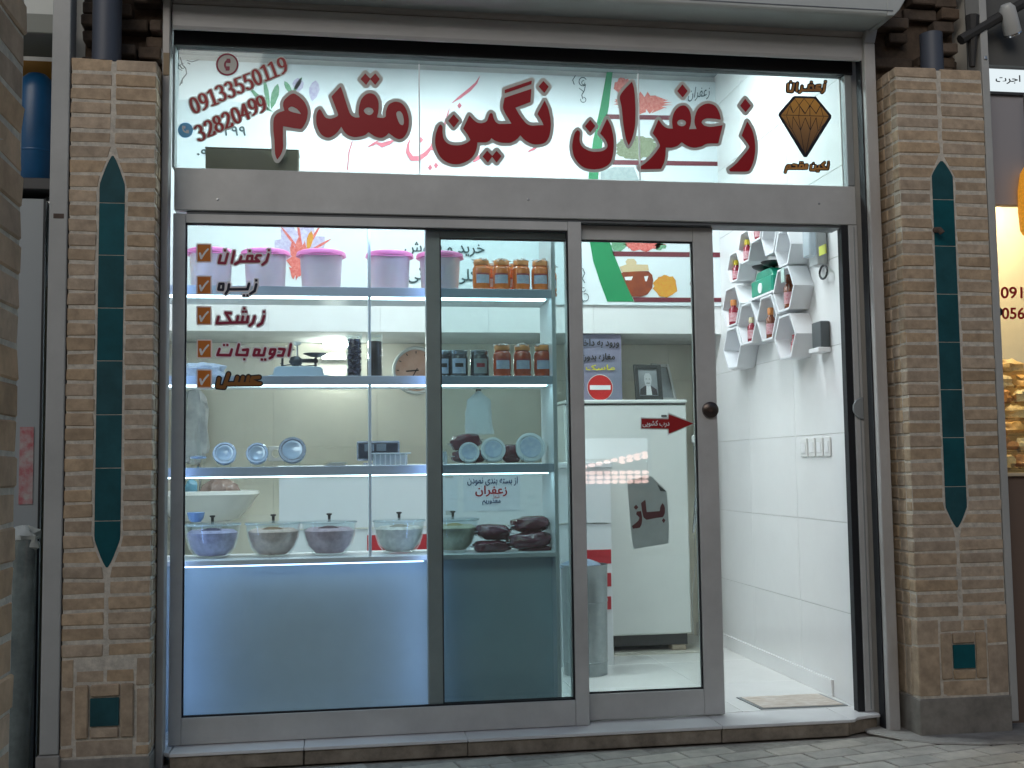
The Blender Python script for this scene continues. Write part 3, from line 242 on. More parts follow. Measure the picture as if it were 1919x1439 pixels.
'ck3':(0.021,['2787 18018 -8 -13 3 -83 11 -4 75 3 4 11 -3 83','2736 17889 -8 -12 3 -78 11 -4 75 3 6 11 -5 78','2839 17890 -9 -12 4 -78 11 -4 80 3 5 11 -3 78','3551 17892 -8 -13 3 -83 11 -5 75 4 5 10 -3 84','2095 17846 -18 -12 -13 -21 -5 -22 5 -21 168 -306 1 -16 -386 -20 -2 23 39 169 -7 22 -16 18 -31 9 -25 -11 -16 -17 -65 -249 0 -37 27 -30 112 -4 424 24 565 21 108 7 21 12 11 16 6 27 -10 53 30 154 -2 32 -22 25 -36 7 -20 -9 -16 -19 -34 -170 -11 -23 -26 -6 -52 2 -1 21 29 154 -7 22 -14 15 -33 13 -31 -12 -16 -22 -39 -195 -10 -5 -70 2 -4 11 29 149 -1 26 -12 27 -41 17 -26 -10 -18 -24 -42 -201 -128 -9 -22 23 -133 248 10 6 92 -8 20 7 22 33 -6 37 -20 21 -22 8','3578 17726 -32 -28 -86 -277 -114 -69 -36 -34 -5 -32 9 -21 17 -17 26 -6 26 7 144 86 27 28 88 304 -2 27 -15 21 -22 11','3216 17702 -21 -10 -16 -18 -65 -240 -110 -97 -18 -24 -1 -39 9 -16 18 -12 26 -7 20 7 113 96 37 39 68 262 -3 26 -15 21 -21 12']),
'ck3_b':(0.021,['2771 18070 -36 -28 -8 -91 -39 -32 -11 -26 2 -107 9 -21 27 -21 -1 -11 -39 -38 -31 34 -46 20 -31 1 -41 -16 -38 -45 -39 -175 -50 -8 -15 6 -79 144 1 11 53 16 35 42 11 64 -20 48 -33 31 -37 13 -231 18 -27 -12 -35 -38 -16 -63 12 -43 126 -242 -26 -8 -203 -5 20 112 -12 68 -37 39 -36 15 -61 -11 -43 -39 -14 -37 -60 -238 0 -48 11 -32 37 -38 36 -11 1163 50 12 -8 10 -69 35 -38 47 -17 61 13 144 122 27 34 72 272 -5 64 -34 44 -41 20 -36 1 -42 -16 -36 -40 -59 -224 -15 -21 -12 0 -6 21 28 144 0 53 -39 60 -61 24 12 43 -8 117 -47 33 -4 78 -22 34 -31 11','3535 17944 -25 -14 -17 -30 -1 -112 21 -42 -19 -38 -73 -245 -121 -79 -36 -38 -11 -33 11 -70 40 -42 28 -11 41 -1 36 13 144 85 44 44 96 315 -1 59 -21 42 18 48 -8 123 -42 28','2835 17740 61 3 11 -8 -36 -38']),
'ck4':(0.021,['2604 16589 -18 -11 -13 -22 -97 -412 7 -42 22 -22 41 -7 220 -5 144 -10 47 8 25 32 42 233 -7 37 -17 18 -20 9 -216 -26 -18 -13 -13 -21 0 -32 27 -32 25 -5 121 11 0 -26 -19 -79 -96 -3 -195 12 -1 21 79 339 -18 38 -26 11','4618 16598 -28 -22 -9 -21 -84 -432 7 -47 32 -24 26 0 21 12 16 33 84 431 -2 38 -11 18 -21 15','2016 16561 -8 -12 4 -78 10 -4 74 3 5 10 -3 78','2144 16561 -8 -12 3 -77 10 -5 75 3 5 11 -3 77','3629 16440 -21 -9 -16 -24 -54 -228 -17 -13 -77 -1 -10 8 42 143 -5 27 -17 22 -37 12 -165 20 -30 -12 -17 -22 -66 -233 -1 -26 7 -16 21 -22 26 -7 381 1 31 11 22 29 65 286 -7 27 -14 18 -21 9','1874 16412 -25 -15 -11 -18 -85 -248 0 -31 21 -28 21 -7 112 1 25 -5 358 -5 25 8 21 20 67 239 -2 37 -21 24 -31 9 -36 -23 -65 -206 -316 2 -46 5 -8 8 58 185 -20 36 -21 12','4167 16421 -22 -12 -15 -26 0 -32 16 -24 16 -9 36 -6 114 -12 7 -12 -48 -127 -145 -6 -22 -12 -13 -16 -7 -21 5 -26 20 -21 17 -8 202 2 21 16 11 22 83 234 0 43 -17 22 -31 12','3851 16398 -31 -15 -16 -28 -42 -175 2 -29 25 -30 84 -14 5 -7 -16 -17 -82 -51 -12 -17 -4 -42 16 -24 21 -10 36 6 115 71 40 73 37 28 51 223 -12 39 -36 20','3900 16291 50 3 11 -8 -25 -63 -12 -13 -31 0 -13 12','3289 16279 41 2 22 -13 -26 -90 -11 -12 -46 -1 -8 8','2797 15999 -8 -13 3 -77 11 -5 75 3 4 11 -3 77','3470 15995 -7 -12 3 -83 10 -5 81 3 4 11 -3 82','3599 15995 -7 -12 3 -83 10 -4 80 2 5 11 -3 83']),
'ck4_b':(0.021,['2594 16642 -31 -15 -37 -44 -64 -261 -15 65 -31 38 -57 22 -51 -12 -47 -49 -43 -153 -11 -13 -255 1 37 132 -16 63 -33 33 -36 16 -35 1 -41 -17 -36 -44 -90 -263 -1 -48 11 -31 37 -38 36 -12 526 -8 35 15 36 39 60 211 15 28 -32 -144 0 -42 12 -37 32 -34 61 -21 205 -7 4 -111 23 -39 31 -11 113 8 26 37 4 104 51 21 36 37 11 28 41 228 -7 69 -42 50 -46 16 -231 -29 -51 -36 27 140 -7 53 -14 27 -33 27 -31 11','4607 16652 -27 -12 -41 -43 -45 -198 -42 39 -42 16 -218 22 -51 -7 -47 -33 -62 18 -181 -1 -52 -18 -42 -54 -48 -186 8 -69 32 -42 -31 -41 -52 14 79 324 -17 64 -32 34 -47 16 -63 -14 -36 -37 -29 -76 -42 45 -46 16 -176 22 -51 -13 -42 -38 -20 -58 -57 -207 6 -63 43 -50 41 -16 230 -2 10 -127 22 -27 27 -8 227 1 38 24 13 36 47 -17 62 6 129 79 56 80 47 -41 31 -12 223 2 58 43 50 120 -2 -82 18 -40 31 -30 26 -11 68 4 47 38 16 45 84 436 -7 70 -32 39 -37 20','2000 16613 -32 -22 -11 -32 1 -95 27 -42 27 -8 214 1 26 7 21 22 6 122 -28 42 -26 8','2677 16298 41 -69 -58 5','4120 16271 109 -15 17 -16 -17 -29 -119 -1']),
'ck5':(0.021,['2222 15437 -33 -17 -19 -31 -143 -452 -11 -19 -117 6 -10 8 46 273 -15 31 -28 22 -41 0 -26 -17 -15 -26 -63 -346 5 -26 10 -17 31 -21 239 -23 51 2 32 21 33 95 16 13 1264 4 57 12 26 32 1 43 -22 32 -26 12 -82 2 -188 91 1 11 11 7 170 11 46 7 21 9 23 29 3 42 -25 37 -38 13 -252 -21 -46 -17 -16 -22 -46 -122 1 -37 20 -31 -4 -7 -36 -1 -10 8 46 195 0 21 -10 26 -15 16 -43 13 -36 -16 -21 -34 -48 -205 -11 -23 -67 -3 -6 5 42 168 1 27 -20 42 -44 18 -31 -10 -26 -29 -59 -220 -75 -1 -3 10 43 163 0 32 -6 21 -17 18 -41 16 -31 -12 -25 -30 -60 -217 -250 -3 -6 12 98 311 -7 31 -15 21 -32 17']),
'ck5_b':(0.021,['2211 15490 -42 -17 -40 -48 -149 -452 -30 11 36 200 -1 36 -17 39 -51 46 -66 7 -46 -17 -36 -43 -75 -383 22 -68 52 -43 254 -28 72 1 35 16 28 27 31 79 12 7 1239 4 72 17 47 54 6 79 -26 48 -59 38 -77 2 -20 13 82 21 43 42 9 21 6 26 -7 58 -16 29 -42 36 -61 12 -293 -31 -52 40 -66 12 -48 -18 -49 -57 -47 39 -61 15 -47 -13 -55 -49 -52 47 -66 14 -46 -17 -42 -43 -59 -200 -133 -2 -11 13 77 242 1 31 -13 44 -34 41 -48 22']),
'bx0_b':(0.021,['1006 20542 -32 -23 -10 -33 5 -654 11 -32 17 -16 26 -7 485 8 30 11 16 19 7 26 -5 656 -10 32 -18 17 -26 6']),
'bx0':(0.021,['1022 20489 -7 -12 7 -642 483 5 -2 654']),
'bx0_t':(0.021,['1406 20352 -43 -40 -85 -102 -94 -151 -5 0 -6 10 -25 90 -16 18 -10 5 -26 0 -25 -23 -1 -38 47 -175 9 -21 17 -16 32 -2 22 19 8 28 125 209 114 135 6 16 -7 21 -21 17']),
'bx1_b':(0.021,['1017 19259 -33 -22 -10 -32 5 -652 11 -32 17 -16 26 -7 484 5 30 12 16 18 7 27 -5 653 -10 32 -18 16 -26 7']),
'bx1':(0.021,['1032 19207 -7 -12 7 -640 483 4 -3 651']),
'bx1_t':(0.021,['1416 19068 -43 -38 -86 -102 -93 -150 -6 0 -6 10 -24 90 -16 18 -11 5 -25 0 -25 -23 -1 -38 47 -174 9 -21 17 -16 32 -2 22 19 8 27 125 208 113 134 6 16 -6 21 -22 17']),
'bx2_b':(0.021,['1026 18049 -32 -23 -11 -31 6 -650 10 -31 18 -16 25 -8 483 4 31 11 16 18 7 27 -5 650 -11 32 -17 16 -26 7']),
'bx2':(0.021,['1042 17997 -8 -12 8 -637 481 1 -3 649']),
'bx2_t':(0.021,['1425 17857 -43 -38 -86 -102 -93 -149 -5 0 -6 11 -25 90 -16 18 -10 5 -26 0 -25 -23 0 -38 47 -174 9 -21 16 -16 32 -1 22 18 8 27 125 206 113 133 6 16 -7 21 -21 17']),
'bx3_b':(0.021,['1049 16734 -32 -23 -10 -31 5 -647 11 -31 17 -16 25 -8 482 1 31 11 16 18 6 27 -4 648 -11 31 -17 16 -26 8']),
'bx3':(0.021,['1065 16682 -8 -13 8 -634 480 0 -2 645']),
'bx3_t':(0.021,['1447 16541 -43 -38 -85 -101 -93 -148 -6 0 -6 11 -24 89 -16 18 -10 5 -26 0 -25 -22 -1 -38 47 -173 10 -21 16 -16 32 -2 22 18 8 28 124 204 113 132 6 16 -6 21 -22 17']),
'bx4_b':(0.021,['1059 15559 -33 -22 -10 -31 5 -644 11 -31 17 -17 26 -7 481 -1 30 11 16 18 7 26 -5 645 -11 32 -17 16 -26 7']),
'bx4':(0.021,['1074 15508 -7 -13 7 -631 479 -3 -2 643']),
'bx4_t':(0.021,['1455 15366 -42 -38 -86 -100 -93 -147 -5 0 -6 11 -24 89 -16 18 -10 5 -26 0 -25 -22 0 -38 47 -172 9 -21 16 -16 31 -2 23 18 7 27 125 203 112 131 6 16 -6 21 -21 17']),
'arr_b':(0.0705,['20220 13777 -9 -15 -23 -191 -14 -14 -985 22 -29 6 -136 -2 -13 -490 265 -13 839 -17 52 -7 8 -7 5 -45 9 -152 14 -14 1181 478 4 11 -12 7']),
'arr':(0.0705,['20264 13701 -15 -35 -16 -152 -14 -8 -823 16 -29 6 -295 1 -9 -13 -7 -375 13 -9 676 -10 470 -16 7 -7 6 -45 4 -113 13 -36 1048 404 10 13 -27 12']),
'arr_t':(0.0705,['19752 13457 -75 -47 -15 -23 1 -20 50 -63 4 -15 -4 -13 -21 -5 -34 0 -12 4 -9 26 -3 44 -18 5 -10 -7 1 -51 -4 -14 -8 -5 -13 -1 -8 6 4 45 -6 6 -17 4 -7 -7 -8 -42 -10 -11 -11 -1 -9 5 1 44 -20 10 -6 -4 -15 -50 -9 -4 -17 0 -4 4 -4 36 -8 20 -15 13 -20 4 -17 -7 -16 -18 -10 -28 0 -25 6 -17 9 -10 31 -10 1 -6 -18 -14 -35 -13 2 -29 8 -3 32 9 30 21 21 30 40 10 12 7 26 -11 20 0 32 16 55 -3 16 -10 16 -4 40 0 33 9 18 19 4 17 -3 28 -8 20 -40 53 70 47 -7 26','19554 13439 -9 -9 -3 -19 -15 -14 -1 -17 12 -13 21 7 11 -6 12 0 10 11 -1 20 -12 11 -1 17 -5 9 -7 4','20220 13381 -13 -8 -3 -12 24 -53 1 -29 -6 -8 -14 -4 -41 11 -13 -23 10 -15 25 -9 27 0 20 6 16 14 9 23 1 22 -11 43 -20 39','19307 13368 -12 -6 -4 -9 10 -50 -5 -25 -8 -4 -21 0 -54 19 -9 -6 -4 -26 29 -15 5 -7 -5 -13 -21 -14 -17 -5 -29 0 -23 9 -11 12 -4 12 5 53 -14 9 -9 -1 -13 -39 -1 -28 3 -17 12 -21 20 -16 28 -9 32 0 26 6 26 14 21 17 2 -17 9 -9 12 0 11 6 15 -7 13 4 5 8 1 12 -7 14 -12 4 -14 -9 -14 8 -16 0 3 14 42 10 18 26 5 28 -6 42 -6 23','20034 13363 -12 -5 -4 -7 10 -53 -5 -15 -9 -8 -17 -5 -41 -5 -4 -6 4 -6 81 -1 12 12 7 17 1 39 -8 37 -6 6','19839 13347 -7 -8 -7 -43 9 -36 16 -17 18 -9 50 -5 7 8 2 22 -6 4 -35 4 -21 12 -8 23 5 36','20118 13345 -19 -17 13 -45 -2 -28 -16 -29 -17 -15 -24 -14 1 -23 7 -9 23 8 30 25 25 46 4 25 -3 31 -12 39','19390 13311 8 0 9 -15 3 -19 -4 -4 -14 1 -9 6 -1 14','19934 13212 -9 -9 -4 -14 10 -15 11 -3 12 10 2 19 -10 12']),
'baz':(0.12,['19279 10126 -165 -114 -12 -19 42 -359 38 -196 26 -46 57 -57 48 -37 17 -5 397 69 309 34 12 7 44 73 32 83 8 56 4 163 -23 90 -69 108 -12 0 -37 -50 -54 -94 -22 -101 -2 -61 -10 -17 -34 -8 -518 -29 -12 5 -7 26 -42 471 -3 8','18875 9931 -89 -100 14 -29 76 -83 97 97 4 11 -85 99','19037 9659 -122 -13 -11 -13 -21 -100 128 -131 4 -11 -5 -28 -20 -67 -20 -30 -65 -60 -216 -160 -2 -11 45 -102 290 35 19 20 54 105 14 44 21 128 3 168 -37 219 -13 11','20064 9344 -72 -90 61 -97 12 -9 12 7 71 96 -61 82 -11 10']),
'np_az':(1.298,['15714 11093 -5 -10 -1 -56 3 -291 5 -11 25 -2 7 2 5 10 -2 347 -9 12','13894 11064 -12 -14 -1 -28 12 -15 14 -4 18 18 1 28 -11 14','15618 11015 -15 -14 0 -31 11 -15 17 -1 15 15 1 28 -15 18','14887 11008 -5 -7 -3 -30 -39 -21 -19 -17 -16 -24 -13 -38 0 -28 8 -24 20 -25 29 -12 49 0 13 21 -8 35 -43 -1 -21 12 -4 21 17 27 16 11 11 0 6 -11 14 -4 10 -49 11 -3 5 7 -2 152 -8 9','13214 11021 -14 -13 -1 -31 11 -15 17 -1 15 15 0 27 -14 18','14533 10996 -15 -14 -1 -31 11 -13 18 -3 15 15 1 28 -15 18','14992 10989 -10 -10 -6 -21 14 -28 19 -1 14 12 21 -13 14 1 8 7 4 34 -11 18 -18 1 -18 -12 -14 12','14400 10991 -23 -21 -4 -10 36 -94 7 -35 -4 -17 -17 -13 -19 -3 -52 14 -16 -34 8 -16 21 -13 39 -8 38 7 25 17 31 -22 42 0 32 17 28 -18 49 -2 24 7 19 15 18 45 1 55 -10 69 -8 19 -17 0 -15 -8 -8 -10 19 -101 -9 -31 -31 -7 -32 8 -8 21 6 62 -11 8 -21 5 -8 -9 -5 -41 -11 -41 -8 -7 -21 -2 -11 6 -11 21 -18 76 -28 73 -7 15','13433 11001 -19 -17 -4 -14 36 -93 3 -42 -11 -17 -24 -7 -21 4 -31 15 -16 -31 1 -14 9 -10 33 -16 48 -1 18 7 25 25 12 34 0 42 -14 58 -31 73','14256 10969 -25 -7 -29 -24 -21 -31 -12 -34 0 -42 4 -13 18 -23 43 -27 10 -14 -8 -27 -25 -25 -35 -13 -28 0 -39 16 -17 28 -4 20 9 80 -24 18 -7 -1 -5 -7 -15 -72 7 -69 23 -38 40 -26 52 -5 42 11 44 31 28 41 8 27 -4 42 -27 28 -40 25 -9 17 6 25 25 27 18 7 28 -10 11 12 7 24 -2 10 -23 15','13910 10964 -22 -11 -7 -10 19 -97 -5 -28 -15 -11 -21 -1 -13 6 -37 101 -11 19 -17 13 -28 0 -26 -21 -21 -34 -31 -75 -21 -9 -12 6 -8 69 -14 32 -17 18 -14 6 -14 1 -17 -6 -19 -19 -14 -27 -8 -35 -1 -48 7 -17 18 -21 37 -11 9 -7 -21 -28 -60 -26 7 -45 7 -4 17 3 46 20 25 25 25 47 55 20 25 26 7 -1 27 -30 21 -8 25 1 24 16 24 -11 35 -1 35 14 15 18 11 28 2 65 -15 80','15427 10942 -22 -11 -8 -10 20 -94 -5 -31 -12 -11 -28 -1 -18 9 -11 35 -6 80 -9 8 -28 -8 0 -100 -9 -19 -17 -4 -14 3 -8 10 7 69 -2 8 -10 7 -21 5 -7 -5 -17 -86 -6 -8 -14 -2 -14 3 -8 11 6 69 -18 11 -17 3 -22 -83 -7 -10 -18 -4 -28 4 -11 8 -4 17 7 59 -8 9 -21 7 -12 -12 -9 -59 -8 -20 -40 -21 0 -38 7 -4 28 -1 32 17 35 -18 49 -1 35 16 25 -16 35 -1 17 4 29 19 66 -4 15 3 31 -24 39 -1 17 4 29 21 16 41 1 59 -10 63 -7 20','15638 10907 -22 -15 -5 -12 20 -70 -2 -48 -24 -56 -26 -23 -33 -21 6 -38 8 -8 11 0 24 14 34 31 24 38 15 45 5 34 -3 52 -18 66 -7 11','13293 10931 -21 -16 -5 -12 19 -90 -4 -51 -15 -34 -25 -20 -35 -5 -24 8 -19 15 -13 38 9 82 -24 16 -7 -1 -8 -11 -12 -58 4 -65 20 -42 18 -18 21 -11 35 -8 48 7 25 16 29 35 19 66 0 55 -21 93 -7 10','13758 10889 8 2 8 -9 17 -55 -1 -14 -11 -13 -21 10 -21 35 4 17','13576 10882 9 -4 11 -24 4 -38 -5 -8 -25 4 -12 11 2 31','14627 10708 -15 -21 0 -17 11 -19 18 -4 18 18 0 25 -14 17','15399 10696 -11 -14 -1 -31 11 -14 14 -2 19 15 0 28 -14 18']),
'np_maz':(1.298,['14440 9979 -11 -10 0 -21 11 -13 17 -2 11 11 0 24 -10 11','14464 9913 -19 -13 -3 -11 29 -55 7 -35 -9 -12 -10 -3 -28 1 -32 9 -14 -31 28 -19 45 -4 42 14 18 -11 28 -5 31 4 42 14 39 -16 31 -5 32 4 17 13 35 -14 28 -1 18 6 18 22 5 17 -4 45 -16 28 -26 16 -25 -1 -21 -15 -42 -74 -11 -2 -35 5 -3 5 18 31 4 27 -11 30 -28 14 -38 0 -43 -23 -11 -18 0 -11 7 -17 26 -32 -16 -8 -31 2 -11 11 -43 107 -11 11','14094 9896 -19 -14 16 -66 -2 -17 -7 -7 -28 -3 -15 7 -26 70 -10 15 -14 6 -14 1 -32 -14 -39 -37 -21 -45 -6 -58 14 -93 11 -21 21 3 9 10 -16 100 0 31 9 25 28 1 7 4 -10 28 6 10 15 9 11 -6 13 -41 -4 -17 9 -11 -3 -10 4 -7 80 1 18 6 18 15 12 38 -3 38 -11 44 -7 5','14201 9873 -15 -7 -7 -10 20 -59 -5 -31 -11 -21 -18 -17 -32 -17 -7 1 -17 16 -24 -6 -14 6 -18 0 -12 -18 1 -13 7 -9 21 -4 14 7 21 -8 18 7 10 -16 10 -4 36 17 31 30 22 45 2 52 -14 48 -8 11','14303 9872 -23 -18 -13 -24 -5 -55 18 -25 35 -9 4 -5 -22 -17 -35 -9 -7 -6 -1 -21 11 -16 35 7 36 19 22 26 11 30 4 42 -14 55 -11 15 -17 10','14605 9849 26 1 8 -5 3 -11 -15 -23 -7 0 -25 27','14781 9828 14 -5 11 -23 -1 -11 -10 -10 -25 4 -9 8 5 17','14314 9830 9 -4 8 -14 4 -21 -9 -8 -17 1 -10 11 2 21']),
'np_zaf':(1.298,['13990 10655 -9 -14 -1 -100 8 -317 11 -12 56 -1 9 5 4 10 -7 400 -4 21 -7 7','14500 10592 -18 -6 -15 -14 -3 -35 9 -17 19 -12 35 0 25 24 1 31 -18 22 -21 8','15088 10545 -25 -17 -8 -17 0 -21 27 -28 33 -1 18 9 10 14 1 36 -28 25','13703 10532 -25 -24 -2 -24 5 -14 21 -18 32 -2 14 5 18 21 0 31 -25 24','14807 10481 -25 -7 -33 -17 -21 -21 -19 -27 -7 -24 0 -52 10 -28 17 -24 0 -7 -5 -1 -74 1 -39 5 20 59 1 27 -8 32 -10 20 -23 28 -26 18 -21 8 -56 2 -18 -4 -32 -18 -28 -26 -23 -49 0 -48 18 -42 -14 -8 -38 1 -33 12 -52 118 -18 21 -18 1 -38 -17 -8 -7 -1 -14 36 -80 4 -24 -5 -31 -18 -35 -34 -33 -36 -20 -65 -26 -3 -18 17 -41 11 -9 28 4 67 30 38 26 32 30 32 49 21 9 18 -2 10 -15 10 -4 88 2 70 12 91 -15 91 -5 122 9 57 10 98 29 11 11 1 18 -10 27 -12 15 -17 0 -74 -23 -35 10 -35 25 -12 35 15 27 19 11 28 6 60 -5 11 11 9 38 -2 14 -14 11 -24 5','15122 10417 -39 -17 -9 -14 40 -97 0 -31 -8 -25 -19 -31 -21 -20 -42 -26 -65 -24 -3 -24 21 -42 24 -1 25 7 71 37 51 44 31 52 12 44 1 49 -8 34 -34 78 -11 7','13859 10427 -46 -20 -8 -11 25 -66 15 -55 -5 -48 -22 -35 -42 -24 -56 -10 -49 5 -45 18 -18 15 -14 35 5 37 13 38 -1 21 -25 14 -35 9 -10 -8 -8 -18 -19 -68 4 -65 19 -39 32 -31 32 -18 90 -20 39 -1 66 10 42 17 32 23 32 38 18 41 5 86 -11 49 -27 62 -14 18','14500 10395 19 0 12 -7 13 -18 5 -21 -14 -31 -32 -19 -24 20 -12 28 9 28']),
'np_shoma':(1.298,['14481 10221 -5 -8 1 -186 7 -32 8 -10 29 -8 14 6 14 20 21 -24 17 -8 21 15 28 -11 28 15 28 -16 15 4 17 15 49 -2 8 27 1 34 -7 49 -8 5 -8 -5 -1 -7 10 -69 -13 -22 -14 -1 -11 10 3 48 -8 8 -9 -8 -5 -41 -8 -14 -14 -3 -14 11 4 45 -10 8 -5 -5 -13 -51 -11 -7 -11 2 -11 16 -18 62 -8 12 -11 4 -13 -5 -8 -10 -32 -75 -7 -4 -18 4 -8 21 -1 182 -3 7','14719 10192 -5 -21 8 -9 8 5 1 17 -5 8','14705 10154 -6 -21 9 -8 7 4 1 18 -4 7','14733 10154 -6 -21 9 -8 7 4 1 17 -4 7','14573 10070 12 -1 10 -27 4 -28 -8 -14 -18 6 -14 26 4 21']),
'ms_vor':(1.66,['20156 18769 -12 -9 -6 -15 3 -326 -2 -41 -17 -46 -28 -23 -31 -9 -42 0 -31 12 -19 23 -5 23 1 30 13 61 -29 19 -12 -3 -9 -12 -3 -175 20 -23 53 -26 58 -5 38 9 32 15 43 38 33 69 14 12 31 -17 69 9 70 30 66 40 47 12 13 14 -4 34 -8 12 -42 13 -88 51 -61 9 -39 -9 -12 -9 -2 -22 9 -32 15 -8 58 4 23 -5 28 -12 4 -11 -33 -20 -54 -19 -58 -9 -27 8 -13 35 -3 284 -5 12 -11 8','20561 18771 -12 -9 -6 -15 1 -371 9 -20 35 -5 19 9 7 16 -1 360 -13 31','20316 18682 -24 -19 -8 -27 19 -28 23 -7 29 20 5 31 -21 27','21123 18667 -16 -16 -5 -30 -42 -18 -41 -32 -23 -34 -13 -38 8 -42 16 -23 26 -19 35 -12 39 0 27 9 16 12 7 30 21 19 -4 179 -16 16','20763 18635 -31 -22 -8 -17 49 -102 2 -53 -16 -12 -31 -5 -65 17 -12 -8 -20 -38 4 -12 15 -11 50 -20 58 0 43 16 28 28 17 42 1 38 -19 64 -45 87','21603 18639 -32 -23 -6 -12 44 -91 12 -42 -3 -26 -15 -12 -31 -5 -69 19 -9 -7 -20 -38 12 -23 54 -23 62 0 39 16 32 31 17 46 -3 46 -18 53 -46 87 -8 6','21289 18603 -35 -15 -11 -12 22 -99 -1 -34 -10 -12 -35 -6 -14 -12 -8 -38 6 -13 11 -7 31 0 39 15 20 15 21 36 6 72 -7 45 -15 54','21800 18572 -49 -28 -27 -45 -9 -27 -5 -46 19 -45 26 -19 44 -10 4 -5 -27 -24 -63 -18 -12 -8 -4 -11 6 -38 16 -16 51 11 67 38 29 36 25 61 5 68 -15 65 -27 42 -27 15','22185 18574 -49 -28 -28 -46 -9 -26 -4 -46 19 -46 26 -19 44 -9 4 -6 -28 -23 -62 -18 -13 -8 -4 -12 7 -38 16 -15 51 11 67 37 29 36 25 61 5 69 -15 64 -27 43 -27 15','22010 18569 -29 -16 -11 -15 27 -84 -1 -42 -9 -30 -33 -44 -66 -36 -9 -12 7 -34 16 -21 47 17 65 54 19 27 24 53 7 72 -8 42 -26 65 -9 6','21119 18549 10 -1 5 -22 -22 -11 -7 -34 -32 -2 -18 9 -1 23 13 17 23 14','21798 18495 12 0 12 -19 4 -38 -6 -9 -31 0 -8 5 1 34 4 16','22182 18497 13 0 12 -19 4 -38 -6 -9 -31 0 -8 5 0 34','21252 18334 -24 -20 -5 -30 16 -25 23 -7 26 17 12 26 -21 32 -11 7']),
'ms_magh':(1.66,['21462 17955 -12 -8 -6 -16 3 -265 11 -46 20 -23 42 -16 62 0 90 26 42 -17 39 -8 54 -1 51 26 46 -20 31 -5 39 12 25 24 17 42 0 34 -22 53 -28 27 -34 13 -39 -13 -33 -31 -47 -86 -12 -7 -35 0 -28 9 30 57 -3 49 -27 32 -35 12 -42 -1 -28 -8 -36 -20 -24 -23 -7 -15 -1 -19 14 -26 33 -31 -1 -9 -35 -8 -39 0 -14 6 -6 11 -4 53 0 194 -4 26 -16 16','21674 17906 -24 -19 -5 -27 12 -20 16 -7 19 0 21 20 4 26 -20 24','21329 17875 -21 -16 -9 -23 13 -24 27 -11 27 15 9 28 -19 27','20213 17845 -23 -20 -2 -26 12 -20 15 -7 16 0 24 20 4 26 -19 23','21154 17836 -12 -7 -21 -27 1 -23 -37 -53 -16 -46 3 -38 11 -19 13 -8 54 3 16 9 0 16 -27 18 0 35 20 37 21 8 9 23 20 15 -8 19 -32 32','20710 17831 -26 -16 -13 -18 48 -95 3 -42 -20 -12 -34 -1 -54 14 -13 -9 -16 -30 7 -19 51 -23 35 -3 35 3 46 22 42 -22 50 0 28 8 31 18 17 25 9 30 1 45 -24 88 -19 8 -39 -20 -5 -15 21 -72 -1 -38 -21 -9 -31 0 -16 13 -28 79 -41 79','20473 17770 -19 -7 -25 -20 -24 -38 -8 -27 -5 -34 13 -35 26 -22 50 -18 -23 -16 -58 -14 -13 -8 -5 -15 4 -27 20 -19 62 15 54 33 25 32 21 49 5 53 -19 72 -35 39 -23 8','21358 17772 -33 -15 -11 -16 28 -83 -14 -57 -23 -30 -72 -38 -6 -8 8 -34 16 -17 24 5 60 35 31 30 32 57 5 23 0 61 -25 72 -9 12','20319 17758 -28 -16 -12 -15 24 -83 -1 -45 -12 -30 -33 -24 -46 -8 -31 4 -28 12 -15 30 10 83 -10 13 -23 11 -24 -11 -17 -47 -5 -56 11 -38 30 -38 43 -23 38 -8 43 0 62 19 43 38 28 58 6 60 -26 91 -11 19','21653 17739 37 1 12 -6 0 -18 -17 -24 -11 -1 -33 32 -2 8','21918 17713 16 0 12 -15 7 -31 -8 -12 -28 -1 -27 11 16 36','20479 17701 12 -3 8 -12 7 -34 -8 -8 -23 0 -13 8 1 30','20859 17563 -20 -16 -9 -23 12 -24 27 -11 25 13 12 26 -19 31 -16 6']),
'ms_mask':(1.66,['21530 17299 -8 -8 -2 -23 8 -197 10 -45 25 -28 58 -15 89 -1 62 23 70 -18 58 -5 54 13 37 31 10 42 -16 38 -35 31 -47 16 -46 0 -47 -16 -39 -34 -39 -47 -29 -16 -58 -1 -23 5 -13 23 -8 216 -16 17','20865 17294 -178 -57 -39 -19 -20 -19 -6 -23 8 -15 127 -79 23 -23 -10 -11 -33 -9 -73 -6 -9 -12 8 -12 23 -5 128 0 19 7 34 -17 54 -12 77 0 59 19 50 -19 77 0 74 23 158 -4 36 36 6 38 -12 45 -19 39 -19 12 -43 -8 -16 -13 34 -87 -5 -15 -19 -8 -54 -1 -20 5 -3 8 9 57 -12 9 -38 4 -17 -6 -26 -64 -21 -12 -54 -1 -18 5 -2 15 10 42 -19 12 -31 5 -20 -9 -23 -50 -24 -19 -62 -2 -35 9 -19 10 -75 70 -87 53 7 8 175 56 8 12 -4 11 -19 24','20338 17142 -12 -12 -12 -26 -6 -45 17 -36 22 -18 39 -15 61 -12 108 -4 16 9 16 30 -7 16 -116 5 -50 12 -21 13 -6 15 13 45 -3 11 -20 9','21861 17094 26 2 27 -12 11 -16 -1 -19 -42 -10 -64 13 14 25']),
